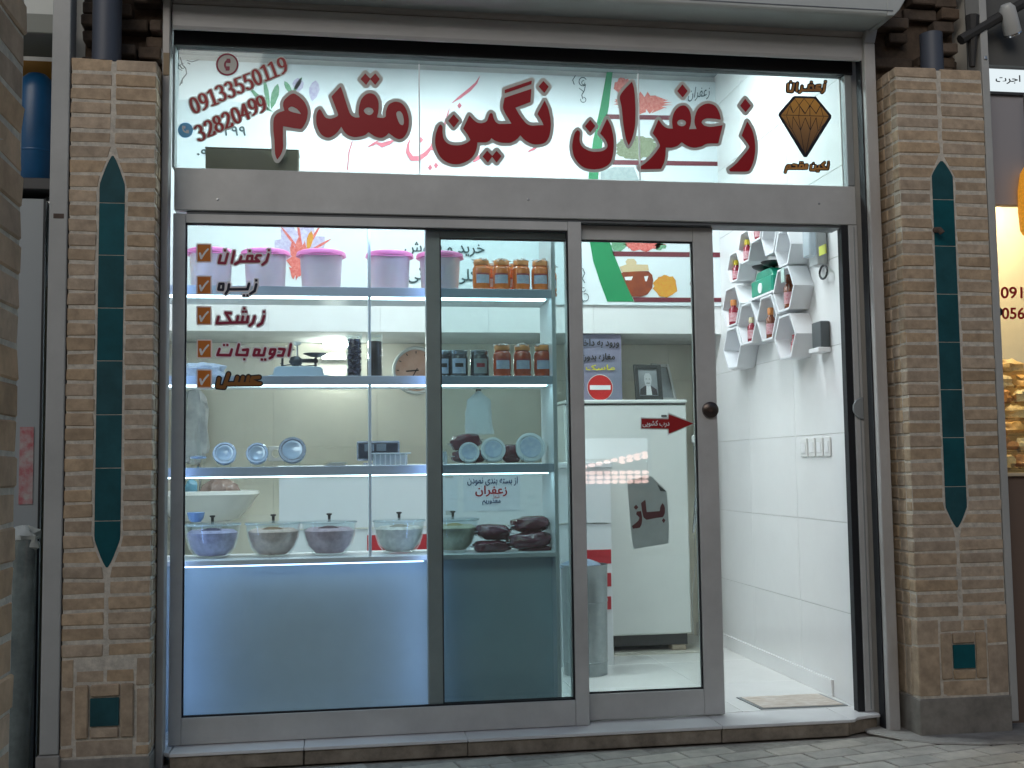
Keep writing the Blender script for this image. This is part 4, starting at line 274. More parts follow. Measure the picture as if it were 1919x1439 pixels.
'bn_zaf':(1.634,['27109 33523 -25 -7 -6 -27 -96 -591 -1 -24 6 -5 27 6 7 13 101 619 -1 14','27471 33494 -21 -21 -10 -29 0 -23 13 -16 9 1 16 16 13 37 -5 27','27929 33509 -22 -18 -13 -40 5 -24 11 -8 21 13 15 33 -1 28','27707 33373 -25 -9 -37 -29 -35 -51 -21 -52 -15 -60 -2 -60 23 -67 -7 -9 -73 -16 -69 0 40 89 15 68 -3 79 -11 31 -21 20 -16 4 -20 -6 -41 -36 -35 -59 -17 -44 -16 -72 0 -28 11 -55 9 -10 45 23 6 -7 -39 -29 -16 10 -61 -15 -24 -1 -10 6 -11 27 -9 182 -9 2 -27 -23 -7 -12 9 -79 -2 -64 -19 -84 -26 -61 -35 -54 -45 -50 -46 -36 -2 -31 5 -29 8 0 35 27 60 68 56 95 21 52 12 9 40 6 0 -20 8 -6 81 24 41 22 -13 12 1 8 30 35 16 8 16 -1 1 -8 -50 -54 68 -11 48 3 49 10 98 40 100 68 6 28 -6 31 -12 -3 -52 -38 -22 -2 -28 23 -16 51 11 64 24 49 39 30 45 2 7 8 15 60 -20 9','26832 33285 -17 -17 -14 -36 5 -28 12 -8 21 17 14 33 -4 31','27911 33310 -31 -34 6 -68 -2 -87 -28 -101 -22 -45 -37 -53 -82 -74 -2 -56 6 -8 33 23 75 84 27 41 38 82 19 60 14 76 3 112 -8 47','27426 33233 18 -3 8 -16 5 -19 -2 -52 -26 -69 -43 -41 -12 15 -8 28 1 56 31 76','26913 33135 -35 -39 6 -71 -2 -80 -20 -99 -38 -81 -51 -51 -28 -13 -37 -6 -36 11 -20 24 -8 28 2 63 37 128 -20 19 -13 -4 -45 -148 -7 -96 20 -62 32 -28 24 -7 49 1 53 23 49 45 47 79 35 96 20 116 -1 119 -4 32']),
'bn_khar':(1.634,['12014 24130 -22 -21 -9 -20 9 -40 31 -20 39 6 22 31 -5 45 -26 20','10791 24082 -17 -11 -13 -20 -2 -35 7 -25 -34 -4 -26 -22 -7 -20 4 -30 33 -30 34 3 22 19 11 20 0 20 -15 30 37 2 -14 -42 7 -24 26 -25 44 0 26 31 -2 40 -28 28 -39 6 17 40 -17 37 -19 13','12017 23956 -44 -25 -32 -33 -19 -30 -22 -65 -5 -40 5 -35 19 -40 37 -30 44 -15 74 0 2 -12 -32 -21 -40 -12 -113 -7 -64 5 -36 25 -76 189 -25 5 -39 -20 -15 -11 -2 -11 51 -124 4 -45 -10 -50 -25 -50 -40 -43 -45 -30 -89 -44 -1 -20 25 -55 20 -1 34 11 96 58 63 64 40 72 10 8 59 5 10 -22 15 -7 79 1 94 13 74 27 57 52 29 60 12 65 -5 80 -20 75 -28 44 -37 30 -29 11','14244 23997 -26 -32 4 -45 16 -17 20 -8 35 6 27 31 -5 40 -26 26','13311 23924 -46 -31 -11 -16 96 -173 14 -50 -10 -30 -16 -18 -20 -9 -80 -8 -104 31 -36 -56 6 -27 44 -23 60 -15 109 2 55 18 40 29 35 -29 44 -19 110 1 50 12 55 36 26 41 12 86 -10 75 -35 116 -10 5 -20 -6 -45 -18 -12 -14 42 -150 4 -35 -13 -40 -34 -18 -89 -1 -26 11 -21 25 -40 109 -59 120 -40 65','11031 23873 -55 -22 -7 -10 32 -104 14 -75 -5 -35 -21 -25 -59 -8 -49 16 -6 15 -1 35 14 95 -60 16 -14 -2 -11 -11 -19 -105 -18 -40 -32 -17 -44 5 -27 20 -13 25 -32 119 -25 6 -44 -12 -17 -16 32 -139 5 -59 -17 -65 -35 -41 -49 -26 -69 -13 -68 6 -69 28 -25 26 -20 54 5 55 19 65 -2 19 -58 27 -21 -13 -31 -115 0 -60 15 -54 20 -36 29 -30 59 -38 93 -24 83 2 59 12 74 35 60 67 32 86 12 11 132 4 40 25 221 1 16 16 15 30 12 80 -11 74 -29 104 -11 15','12034 23865 17 1 20 -9 15 -21 21 -64 -4 -35 -63 -9 -34 11 -16 16 -6 29 6 30 19 36','11306 23818 -60 -30 -45 -58 -26 -85 -1 -45 16 -44 35 -35 39 -16 84 -4 9 -7 -24 -32 -50 -30 -125 -36 -5 -15 11 -50 15 -21 109 23 79 41 50 46 31 51 14 45 7 35 0 99 -10 50 -19 45 -46 55 -49 19','12620 23812 -50 -30 -31 -38 -30 -70 -7 -80 15 -45 41 -35 49 -15 70 0 8 -12 -32 -35 -46 -27 -120 -31 -7 -15 11 -55 16 -17 99 18 49 20 50 32 56 61 31 76 7 35 0 95 -30 100 -43 49 -27 16 -20 5','14207 23821 -30 -8 -12 -14 11 -55 10 -15 105 4 35 -6 80 -28 21 -16 -1 -10 -81 -43 -80 -26 -115 -19 -45 6 -20 9 -16 16 -36 105 -40 86 -20 4 -45 -20 -16 -11 -2 -11 52 -124 6 -40 -7 -41 -20 -50 -32 -43 -60 -45 -95 -45 -1 -21 25 -56 15 -4 30 11 102 57 56 51 38 55 15 37 15 11 50 1 20 -26 10 -2 125 12 100 33 146 75 101 30 2 26 -12 45 -55 8 -129 70 -65 24 -35 6','11304 23722 36 -1 25 -28 20 -69 -4 -25 -23 -8 -54 0 -35 21 -6 15 1 35 15 35','12637 23721 24 1 28 -25 21 -50 5 -39 -8 -16 -54 -8 -30 6 -26 16 -6 19 7 51 14 25','13550 23438 -30 -27 -8 -25 7 -25 25 -25 45 1 26 26 0 45 -33 30','13665 23435 -30 -30 -2 -37 26 -30 40 -5 31 27 5 40 -30 35']),
'bn_koli':(1.634,['11003 22644 -35 -15 -35 -47 -1 -45 30 -59 39 -11 20 18 20 2 69 -17 7 16 -16 44 -65 -16 -19 12 -17 22 7 26 20 7 34 -4 10 7 7 20 -1 30 -25 12','13612 22598 -8 -15 11 -345 -1 -160 -8 -21 -30 -16 -69 -1 -198 59 -22 -60 1 -25 114 -51 11 -17 -6 -30 -26 -26 -80 -36 -59 -13 -100 -1 -89 25 -45 36 -20 44 0 55 25 95 -7 10 -69 24 -21 -45 -17 -60 -5 -90 25 -75 50 -56 59 -33 79 -20 54 -4 100 6 89 23 96 52 40 45 25 72 54 2 55 12 55 29 40 -29 49 -14 179 2 40 7 55 20 48 42 15 35 1 65 -25 70 -61 81 -107 101 49 37 206 102 6 20 -26 56 -19 9 -186 -92 -90 -57 -31 -31 -12 -30 2 -46 170 -162 28 -44 11 -35 -11 -30 -27 -17 -65 -12 -74 -1 -85 10 -19 13 -16 23 -11 40 -4 74 -7 395 -12 12','11272 22469 -20 -15 -11 -21 0 -35 13 -20 17 -10 44 1 25 26 1 44 -13 20 -17 11','11045 22337 -54 -22 -7 -10 47 -178 -7 -40 -10 -16 -25 -11 -69 -6 -88 20 -107 40 -26 -6 -16 -60 5 -20 90 -35 29 -23 -4 -34 -31 -32 -83 -35 -79 -13 -83 5 -78 24 -41 35 -19 40 0 64 23 89 -11 11 -58 20 -16 -17 -31 -114 0 -64 20 -65 32 -44 47 -35 73 -28 58 -11 103 1 69 12 108 42 34 24 36 37 15 30 11 50 76 4 59 16 45 34 21 38 11 44 1 70 -10 54 -30 104 -11 10','11590 22290 -50 -17 -1 -30 15 -49 75 7 54 -4 83 -26 35 -22 0 -11 -79 -42 -99 -31 -69 -13 -74 1 -24 9 -16 16 -51 138 -30 61 -15 4 -49 -25 -15 -11 -2 -10 46 -104 11 -54 -7 -50 -29 -65 -46 -47 -133 -73 -1 -16 24 -59 21 -2 34 11 59 31 51 36 53 54 45 80 10 6 59 3 9 -22 15 -7 94 7 49 11 94 32 143 73 99 25 -3 65 -6 10 -79 18 -98 55 -69 29 -59 10','12419 22272 -51 -27 -40 -45 -30 -70 -7 -75 16 -49 40 -37 64 -19 64 -1 4 -11 -29 -32 -40 -24 -39 -16 -95 -20 -7 -15 11 -55 16 -21 89 17 69 26 40 25 30 25 36 47 30 75 7 40 0 79 -10 55 -29 69 -41 41 -24 14 -25 6','12426 22176 33 1 29 -30 20 -64 -4 -35 -73 -8 -42 21 -9 30 7 35 16 32','11715 21904 -30 -26 -6 -40 14 -25 16 -10 25 -6 25 7 20 21 6 39 -21 31 -24 10']),
'bn_lam':(1.634,['26892 22560 -8 -10 -2 -68 7 -314 -4 -145 -25 -103 -17 -31 -26 -26 -50 -28 -112 -8 -53 16 -46 36 -22 57 27 135 -53 26 -21 -1 -29 -68 -13 -57 4 -92 36 -69 26 -24 52 -30 90 -22 74 2 91 23 39 22 47 44 40 65 32 129 1 485 -4 47 -7 10']),
'bn_499':(1.634,['476 30232 -59 -17 -9 -23 47 -212 27 -247 12 -22 67 -3 12 13 -1 85 -20 205 38 18 88 17 18 21 67 -12 11 10 1 14 -12 41 -11 11 -18 -1 -59 -22 -31 26 2 11 14 6 57 -2 12 6 7 63 -9 16 -74 6 -60 -22 -36 -39 -8 -34 5 -40 -13 -6 -8 5 -31 121 -8 7','928 30248 -64 -28 -24 -22 -25 -36 -19 -60 1 -40 8 -30 34 -43 37 -21 50 -11 97 5 15 -110 26 -121 15 -9 67 11 8 23 -24 114 -27 232 -22 77 -22 34 -36 27 -42 11','1334 30263 -63 -29 -28 -25 -22 -33 -18 -52 4 -70 12 -23 28 -29 36 -20 49 -11 96 5 20 -132 23 -99 15 -9 63 11 11 12 1 11 -25 110 -19 185 -22 110 -19 37 -36 36 -53 17','937 30159 34 -4 22 -24 18 -62 -4 -19 -36 -6 -31 3 -29 10 -16 15 -7 26 8 26 14 19','1344 30173 30 -2 18 -14 25 -70 -4 -23 -35 -6 -29 3 -46 22 -9 22 7 30 16 24','242 29998 -59 -59 -5 -17 76 -65 21 -3 57 51 7 22 -68 65 -15 8']),
'bn_09':(1.634,['-666 28926 -59 -24 -29 -23 -24 -30 -21 -60 0 -33 10 -33 34 -40 39 -20 56 -11 94 5 28 -157 16 -55 17 -12 67 11 8 23 -28 120 -23 190 -22 77 -18 29 -36 32 -49 14','-653 28842 19 1 29 -15 21 -43 6 -40 -65 -7 -39 10 -15 11 -8 26 11 30 22 19','-951 28708 -60 -54 -7 -18 79 -66 18 -3 64 52 6 18 -58 54 -28 17']),
'bn_cal':(1.634,['14427 33617 -253 -383 -496 -452 -466 -399 -228 -225 -69 -58 -17 -31 -27 -14 -16 -26 -23 -9 -10 -15 3 -16 30 -7 15 27 38 6 15 18 439 275 22 25 31 15 83 74 382 291 53 53 353 418 158 416 -2 12','13254 32032 -122 -176 112 -151 22 -12 130 181 -116 156 -11 7','12680 31686 -16 -16 3 -31 -19 -23 -2 -31 -21 -31 -4 -31 -20 -31 -60 -201 -16 -24 -6 -38 -102 -271 -6 -38 -17 -31 -6 -39 -17 -31 -78 -254 -22 -39 -5 -38 -18 -31 -5 -38 -18 -31 -74 -246 -394 -659 -15 -2 -5 24 31 115 -2 45 18 39 -6 37 21 39 -8 38 24 39 -18 33 -30 4 -23 -25 4 -37 -32 -39 1 -38 -27 -32 -4 -38 -26 -39 -6 -38 -25 -38 -5 -39 -31 -60 -38 -50 -37 -26 -23 -34 -33 -24 -27 -39 -33 -24 -87 -97 -118 -91 -270 -176 -267 -10 -29 22 -178 246 -16 400 12 61 18 31 0 38 21 38 -5 31 24 38 -19 33 -38 -12 -7 -38 -30 -31 -6 -31 -58 -93 -9 -45 -25 -39 1 -45 -18 -46 2 -30 -17 -46 1 -38 -16 -46 -32 -182 46 -119 24 -30 137 -245 73 -73 61 -25 393 12 30 10 89 49 359 290 30 55 77 103 21 45 24 24 21 45 22 22 15 3 22 -23 30 -9 26 4 27 22 91 157 23 23 386 606 54 184 68 185 24 100 92 255 1 30 22 39 5 39 41 108 11 84 14 31 39 185 0 30 16 32 -3 30 40 147 -5 30 16 31 -6 31 20 31 -10 21','11083 30002 -120 -174 110 -150 23 -12 127 178 -115 156 -10 7','10496 29896 -17 -24 10 -19 14 -6 25 27 -16 22','9579 29797 -656 -206 -241 25 2 15 51 62 -14 30 -25 9 -280 -168 -257 -197 -10 -24 10 -16 22 0 301 108 125 104 256 -182 51 -21 37 1 398 171 262 222 13 23 -3 15 -20 23','7291 29645 -15 -8 -16 -38 -177 -606 -37 -487 -22 -181 0 -74 -22 -180 -1 -60 17 -18 30 4 10 15 65 743 24 180 -4 30 178 651 -8 22','17705 29731 -286 -147 -286 -203 -6 -31 20 -15 16 2 339 131 241 200 8 18 -6 23','14546 29247 -56 -34 -272 -234 -209 -216 -23 -46 2 -23 16 -25 23 -13 37 1 250 145 57 41 260 260 23 46 -10 53 -38 38','11906 28573 -120 -173 110 -150 22 -12 128 177 -115 156 -10 7','11578 28442 -120 -173 110 -150 22 -12 128 178 -115 155 -10 7']),
'bn_or1':(1.634,['19931 33889 -172 -273 76 -224 16 -38 16 -10 24 11 1 24 -81 231 152 249 -8 31','20343 33814 -78 -35 -73 -67 -49 -104 -11 -102 31 -108 47 -64 38 -28 55 -29 78 -7 110 32 -59 -283 -17 -22 -16 1 -231 170 -23 5 -12 -18 249 -201 -108 -200 58 -216 11 -15 16 -2 17 11 3 24 -52 201 152 248 80 386 -7 16 -20 2 -66 -45 38 56 14 63 -16 23 -24 -15 -16 -65 -32 -34 -40 -9 -40 31 -17 54 4 47 16 32 41 34 55 -7 23 17 -20 23 -57 10 -55 -28 -34 -51 -10 -24 -2 -70 31 -77 49 -31 37 -5 -3 -8 -34 -11 -55 6 -31 14 -39 24 -54 83 -17 78 10 71 48 95 51 50 71 29 70 -6 47 -22 84 -85 17 2 11 24 -72 92 -70 36','20385 32652 -11 -11 2 -15 71 -20 33 -23 37 -61 -1 -70 -34 -59 -40 -31 -31 -11 -86 6 -49 39 -21 46 3 86 -7 15 -24 -4 -13 -52 2 -47 24 -62 61 -52 62 -17 86 15 50 34 23 24 35 79 -1 71 -36 68 -49 38']),
'bn_or2':(1.634,['-1926 33967 -16 -31 84 -315 -64 -88 -56 31 -5 89 -17 6 -14 -14 -25 -306 14 -16 197 -108 20 16 -12 22 -178 103 7 124 14 -1 59 -68 36 -65 60 -36 70 11 48 51 21 1 30 -39 48 -257 -213 -298 -137 -368 1 -22 22 -17 29 19 46 118 35 -15 28 13 32 245 201 280 17 40 -61 301 -64 70 -8 43 -37 1 -62 64 -3 37 38 -1 9 10 -1 15 -69 34 -88 307 -15 15','-972 33885 -322 -128 -281 73 -21 -11 -2 -16 9 -14 22 -8 273 -71 343 137 10 16 -2 14','-1532 33688 -16 -23 17 -31 112 -54 21 1 14 15 1 24 -15 16 -113 54','-1854 33569 16 -4 18 -53 96 -100 -5 -22 -31 -32 -28 -2 -100 130 6 38']),
'bn_or3':(1.634,['20168 22749 -10 -31 109 -258 -151 -314 151 -249 24 -10 16 11 1 22 -138 234 150 307 -116 273 -13 15','20179 21653 -70 -27 -33 -36 -25 -45 -1 -69 52 -75 49 -24 62 -1 54 25 35 33 29 84 -15 14 -16 -4 -31 -72 -48 -35 -46 -7 -55 25 -32 60 3 38 25 41 55 30 76 -8 24 16 -6 15 -17 9','20273 21313 -64 -25 -11 -15 5 -14 23 -4 77 23 69 -17 61 -53 33 -84 -4 -84 -33 -70 -37 -37 -42 -24 -46 -10 -84 20 -28 -11 -2 -15 9 -7 89 -28 93 20 77 64 43 91 4 99 -41 104 -58 54 -79 25','20075 21009 -4 -26 114 -173 17 -15 16 4 7 19 -38 68 -86 120 -10 7']),
'nb_oj':(-0.1,['35969 28410 -5 -7 -2 -287 7 -7 42 2 8 8 2 36 3 251 -7 7','35054 28284 -20 -16 1 -21 17 -12 25 1 14 8 7 12 -2 18 -16 11','35130 28288 -20 -17 2 -23 13 -9 32 1 17 16 -2 21 -16 12','35319 28257 -35 -11 -7 -6 22 -74 -8 -19 -45 -20 -77 -11 -4 -6 3 -6 23 -4 117 5 26 16 18 29 3 39 -20 59 -6 9','35662 28251 -36 -11 5 -30 6 -6 67 4 25 -2 54 -13 5 -3 -2 -6 -62 -25 -45 -11 -48 -8 -45 -2 -19 6 -10 9 -24 53 -21 32 -13 0 -26 -10 -10 -7 -1 -6 30 -62 -5 -36 -18 -26 -33 -24 -82 -36 -3 -9 14 -26 7 -4 20 4 68 30 34 23 25 24 17 25 10 4 35 2 15 -11 74 7 48 11 133 52 49 10 5 13 -7 26 -35 1 -87 30 -38 8','34864 28211 -7 -7 -11 -27 -7 -45 10 -27 18 -18 28 -13 53 -10 89 0 10 4 14 28 -3 12 -92 1 -40 8 -16 9 -12 26 13 51 -19 7','35739 28078 -13 -4 -12 -10 -4 -21 13 -15 29 -2 17 10 8 13 -1 9 -15 17']),
'nb_091':(-0.1,['34889 19063 -64 -17 -73 -62 -38 -74 -20 -116 9 -96 33 -77 65 -58 70 -16 80 22 67 59 42 89 15 108 -10 89 -30 74 -60 57 -70 19','35273 19068 -60 -12 -58 -36 -41 -51 -14 -47 7 -65 43 -59 49 -30 54 -8 54 2 0 -7 -32 -41 -117 -96 0 -9 22 -26 37 -31 87 58 93 96 46 81 23 93 -11 78 -37 57 -58 42 -67 12','35644 19065 -15 -20 -24 -465 18 -16 75 0 15 10 5 11 23 465 -17 17','34886 18966 36 -7 23 -27 15 -54 4 -69 -11 -74 -20 -54 -23 -25 -34 -12 -29 9 -20 23 -18 54 -3 42 9 104 20 51 23 29','35270 18971 43 -3 25 -20 12 -23 4 -27 -12 -25 -38 -15 -30 -1 -33 8 -20 16 -11 31 6 25 13 18 22 12']),
'nb_056':(-0.1,['34881 18161 -60 -17 -65 -58 -37 -74 -20 -123 9 -96 30 -73 59 -57 67 -17 68 18 70 62 38 81 14 120 -5 81 -29 76 -65 62','35665 18168 -95 -73 -72 -83 -42 -86 -18 -85 6 -69 29 -57 62 -50 66 -13 68 13 47 30 46 57 16 54 -7 61 -43 60 -40 25 -54 11 -47 -1 44 62 94 75 0 11 -30 39 -21 19','35143 18155 -16 -20 -10 -239 16 -13 71 4 54 -16 18 -19 10 -39 -7 -23 -18 -23 -30 -17 -25 -5 -50 5 -61 27 -9 0 -14 -16 -4 -69 13 -16 91 -27 41 0 51 9 68 38 37 45 20 58 2 34 -7 47 -42 57 -62 35 -58 8 2 79 10 10 130 3 15 16 3 54 -10 13 -12 4','34879 18064 30 -7 23 -27 16 -58 2 -54 -9 -81 -20 -54 -23 -29 -29 -11 -29 11 -16 21 -18 73 -2 53 7 58 24 70 20 24','35593 17866 40 -3 32 -23 6 -31 -4 -23 -14 -21 -17 -11 -26 -6 -37 9 -24 31 -7 20 6 38 16 12']),
}
# ------------------------------------------------------------------ material library
mat('alu', (.52, .52, .505), .42, .15, var=.12, vscale=4, bump=.05, bscale=160, spec=.4)
mat('alu_dark', (.13, .14, .15), .45, .2, var=.15)
mat('alu_grey', (.30, .32, .32), .45, .2, var=.08)
mat('gasket', (.008, .009, .012), .6)
thin_glass('glass', film=.02); thin_glass('glass_tint', (.82, .90, .905), film=.02); thin_glass('clear', (.95, .97, .97), 1.35)
thin_glass('transom_glass', (.92, .97, .96), film=.03)
mat('brick', (.43, .322, .218), .9, var=.26, vscale=22, bump=.8, bscale=55, rnd=.13)
mat('brick_shaded', (.10, .072, .052), .9, var=.3, vscale=25, bump=.5, bscale=90, rnd=.25)  # masonry over the pillars, with the recess shadow put into its colour
mat('brick_near', (.50, .34, .215), .9, var=.25, vscale=14, bump=.3, bscale=80, rnd=.18)
mat('mortar', (.56, .51, .43), .9, var=.25, vscale=40, bump=.6, bscale=160)
mat('plinth', (.24, .22, .19), .8, var=.3, vscale=12, bump=.3, bscale=80)
mat('turquoise', (.010, .080, .094), .55, var=.25, vscale=9, rnd=.1, spec=.2)
mat('marble', (.72, .71, .70), .3, var=.08, vscale=4)
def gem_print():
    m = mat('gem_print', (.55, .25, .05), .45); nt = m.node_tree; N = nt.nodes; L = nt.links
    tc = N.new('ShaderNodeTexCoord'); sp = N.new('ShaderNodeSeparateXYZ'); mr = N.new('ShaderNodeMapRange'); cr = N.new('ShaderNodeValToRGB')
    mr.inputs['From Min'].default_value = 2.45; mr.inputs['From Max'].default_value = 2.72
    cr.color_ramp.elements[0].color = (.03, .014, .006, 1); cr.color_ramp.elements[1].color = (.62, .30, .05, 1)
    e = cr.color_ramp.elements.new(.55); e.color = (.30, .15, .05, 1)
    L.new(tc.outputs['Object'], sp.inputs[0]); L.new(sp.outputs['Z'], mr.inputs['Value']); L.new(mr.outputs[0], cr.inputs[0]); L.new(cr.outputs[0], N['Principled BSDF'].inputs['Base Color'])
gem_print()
mat('travertine', (.38, .32, .25), .7, vcol=(.15, .125, .095), vscale=14, bump=.4, bscale=60)
mat('paver', (.47, .43, .37), .75, var=.25, vscale=9, bump=.35, bscale=70, rnd=.14)
mat('cement', (.31, .29, .26), .9, var=.25, vscale=10, bump=.6, bscale=40)
mat('joint', (.32, .295, .255), .9, var=.3, vscale=30)
mat('wall_tile', (.80, .80, .79), .18, var=.03, vscale=3, rnd=.015)
mat('cream_tile', (.80, .77, .66), .22, var=.04, vscale=3, rnd=.02)
mat('floor_tile', (.78, .775, .75), .16, var=.05, vscale=3, rnd=.02)
mat('grout', (.64, .63, .60), .9)
mat('plaster', (.55, .56, .54), .8, var=.1, vscale=6)
mat('ceiling_board', (.22, .24, .235), .55, var=.15, vscale=7)
mat('laminate', (.78, .80, .82), .3)
mat('shelf_edge', (.58, .67, .80), .3)
mat('counter_front', (.54, .66, .71), .4, var=.05, vscale=3)
mat('white', (.8, .8, .8), .4); mat('white_gloss', (.8, .8, .78), .15, coat=.3)
mat('black', (.012, .012, .014), .4); mat('dark', (.05, .05, .05), .5)
mat('red_vinyl', (.34, .008, .012), .3, spec=.45); mat('vinyl_edge', (.56, .56, .53), .45); mat('tick_border', (.88, .74, .70), .5); mat('list_edge', (.74, .72, .74), .5)
mat('maroon_vinyl', (.26, .01, .045), .4); mat('navy_vinyl', (.006, .008, .03), .4); mat('brown_vinyl', (.22, .085, .012), .4)
mat('black_vinyl', (.008, .008, .014), .4); mat('amber_vinyl', (.55, .25, .05), .45); mat('amber_dark', (.22, .09, .02), .45, vcol=(.6, .28, .06), vscale=14); mat('orange_vinyl', (.60, .17, .01), .45)
mat('blue_vinyl', (.16, .52, .85), .4); mat('white_vinyl', (.8, .8, .8), .5)
mat('slat', (.46, .43, .39), .5, .1, var=.18, vscale=8, stretch=(.3, 1, 6)); mat('slat_light', (.52, .51, .50), .45, .1, var=.1, vscale=6, stretch=(.5, 1, 3))
mat('hood', (.46, .48, .46), .5, .1, var=.05)
mat('rail', (.50, .49, .475), .5, .1, vcol=(.38, .35, .32), vscale=7, bump=.1, stretch=(1, 1, .4)); mat('pvc', (.065, .075, .10), .5)
mat('chrome', (.65, .66, .68), .12, 1); mat('steel', (.45, .46, .47), .35, .9, var=.1); mat('galv', (.34, .37, .38), .38, .85, vcol=(.27, .30, .31), vscale=25)
emis('led', (.66, .90, 1.0), 7.0); emis('fill_white', (.8, .95, 1.0), 9.0); emis('led_blue', (.36, .54, 1.0), 8.0); emis('led_counter', (.42, .60, 1.0), 4.5); emis('fill_violet', (.58, .72, 1.0), 20.0); emis('panel_light', (.84, .955, 1.0), 43.0); emis('bar_glow', (.95, 1.0, .95), 105.0)

# ------------------------------------------------------------------ ground and paving
GZ = .055
tag(MB().box(-400, 400, -400, 2.6, GZ-.4, GZ-.012).build('ground', 'joint'), kind='structure')
pav = tag(MB().box(-1.2, 5.0, -3.4, -.13, GZ-.02, GZ-.006).build('pavement', 'joint'), kind='structure')
ang = R(12); ca, sa = math.cos(ang), math.sin(ang)
for i in range(-9, 30):
    for j in range(-16, 3):
        lx, ly = .21*i + (.105 if j % 2 else 0), .105*j
        cx, cy = 1.4+lx*ca-ly*sa-1.2, -.1+lx*sa+ly*ca
        if not (-.6 < cx < 3.9 and -.95 < cy < -.16): continue
        w, h = .1005, .0485
        pts = [(cx+(a*w)*ca-(b*h)*sa, cy+(a*w)*sa+(b*h)*ca) for a, b in ((-1, -1), (1, -1), (1, 1), (-1, 1))]
        if max(p[1] for p in pts) > -.135: continue
        dz = random.uniform(-.0015, .0015)
        MB().prism(pts, 'z', GZ-.012, GZ+dz).build('paving_brick', 'paver', pav, .003)
# cement skirt round the pillar foot (uneven, hand trowelled)
sk = [(2.78, -.10), (2.86, -.235), (2.95, -.315), (3.12, -.37), (3.45, -.40), (3.9, -.42), (3.9, .0), (2.80, .0)]
tag(MB().prism(sk, 'z', GZ-.004, GZ+.009).build('cement_skirt', 'cement', None, .006), kind='structure')
tag(MB().prism([(-1.1, -.36), (-.02, -.33), (.02, -.2), (.03, .0), (-1.1, .0)], 'z', GZ-.004, GZ+.012).build('cement_skirt', 'cement', None, .006), kind='structure')

# ------------------------------------------------------------------ marble step in front of the shop
st = thing('marble_step', 'white marble doorstep with chipped brown front edge below the shop front', 'step', (1.4, -.05, GZ))
FZ = .12
cuts = [.03, .52, 1.14, 2.16, 2.70]
for a, b in zip(cuts[:-1], cuts[1:]):
    MB().box(a+.0012, b-.0012, -.118, .11, FZ-.014, FZ-.001).build('slab', 'marble', st, .002)
    MB().box(a+.002, b-.002, -.108, .1, GZ-.004, FZ-.0145, .001).build('riser_stone', 'travertine', st, .003)
MB().prism([(2.7012, -.118), (2.725, -.112), (2.745, -.086), (2.79, -.066), (2.865, -.05), (2.865, .11), (2.7012, .11)], 'z', FZ-.014, FZ-.001).build('slab', 'marble', st, .002)
MB().prism([(2.702, -.105), (2.73, -.08), (2.86, -.03), (2.86, .1), (2.702, .1)], 'z', GZ-.004, FZ-.0145).build('riser_stone', 'travertine', st, .003)
MB().prism([(-.02, -.06), (.0288, -.105), (.0288, .11), (-.02, .11)], 'z', FZ-.016, FZ-.001).build('slab', 'marble', st, .002)

# ------------------------------------------------------------------ shop interior shell
XL, XR, YB1, YB2, CZ, LZ = -.32, 2.83, 1.65, 2.2, 3.42, 1.906
fl = tag(bxp('shop_floor', 'grout', None, XL-.05, XR+.05, .11, YB2+.05, FZ-.1, FZ-.003), kind='structure')
for i in range(6):
    for j in range(4):
        x0, y0 = XL+.6*i-.35, .112+.6*j
        x1, y1 = min(x0+.5985, XR), min(y0+.5985, YB2)
        x0 = max(x0, XL)
        if x1-x0 > .02 and y1-y0 > .02: bxp('tile', 'floor_tile', fl, x0, x1, y0, y1, FZ-.004, FZ, .0008)
wr = tag(bxp('wall_right', 'grout', None, XR+.004, XR+.12, .045, YB2+.1, FZ-.1, CZ), kind='structure')
for i in range(4):
    for j in range(9):
        y0, z0 = .048+.6*i, FZ+.39*j
        y1, z1 = min(y0+.5978, YB2), min(z0+.3878, CZ)
        if j == 0: z0 += .001
        bxp('tile', 'wall_tile', wr, XR, XR+.006, y0, y1, z0, z1, .0008)
wl = tag(bxp('wall_left', 'plaster', None, XL-.1, XL, .045, YB2+.1, FZ-.1, CZ), kind='structure')
wb = tag(bxp('wall_back', 'grout', None, XL, XR, YB2+.004, YB2+.1, FZ-.1, LZ+.05), kind='structure')
for i in range(6):
    for j in range(5):
        x0, z0 = XL+.6*i, FZ+.39*j
        x1, z1 = min(x0+.599, XR), min(z0+.389, LZ-.002)
        bxp('tile', 'cream_tile', wb, x0, x1, YB2, YB2+.006, z0, z1, .0008)
so = tag(bxp('soffit_wall', 'plaster', None, XL, XR, YB1+.004, YB2+.1, LZ, CZ), kind='structure')
for i in range(6):
    x0, x1 = XL+.6*i, min(XL+.6*i+.599, XR)
    bxp('tile', 'wall_tile', so, x0, x1, YB1-.002, YB1+.0035, LZ+.001, LZ+.185, .0008)
tag(bxp('ceiling', 'ceiling_board', None, XL-.1, XR+.1, .05, YB2+.1, CZ, CZ+.1), kind='structure')
bxp('skirting', 'wall_tile', wr, XR-.012, XR-.0005, .31, YB2, FZ+.0005, FZ+.075, .001)

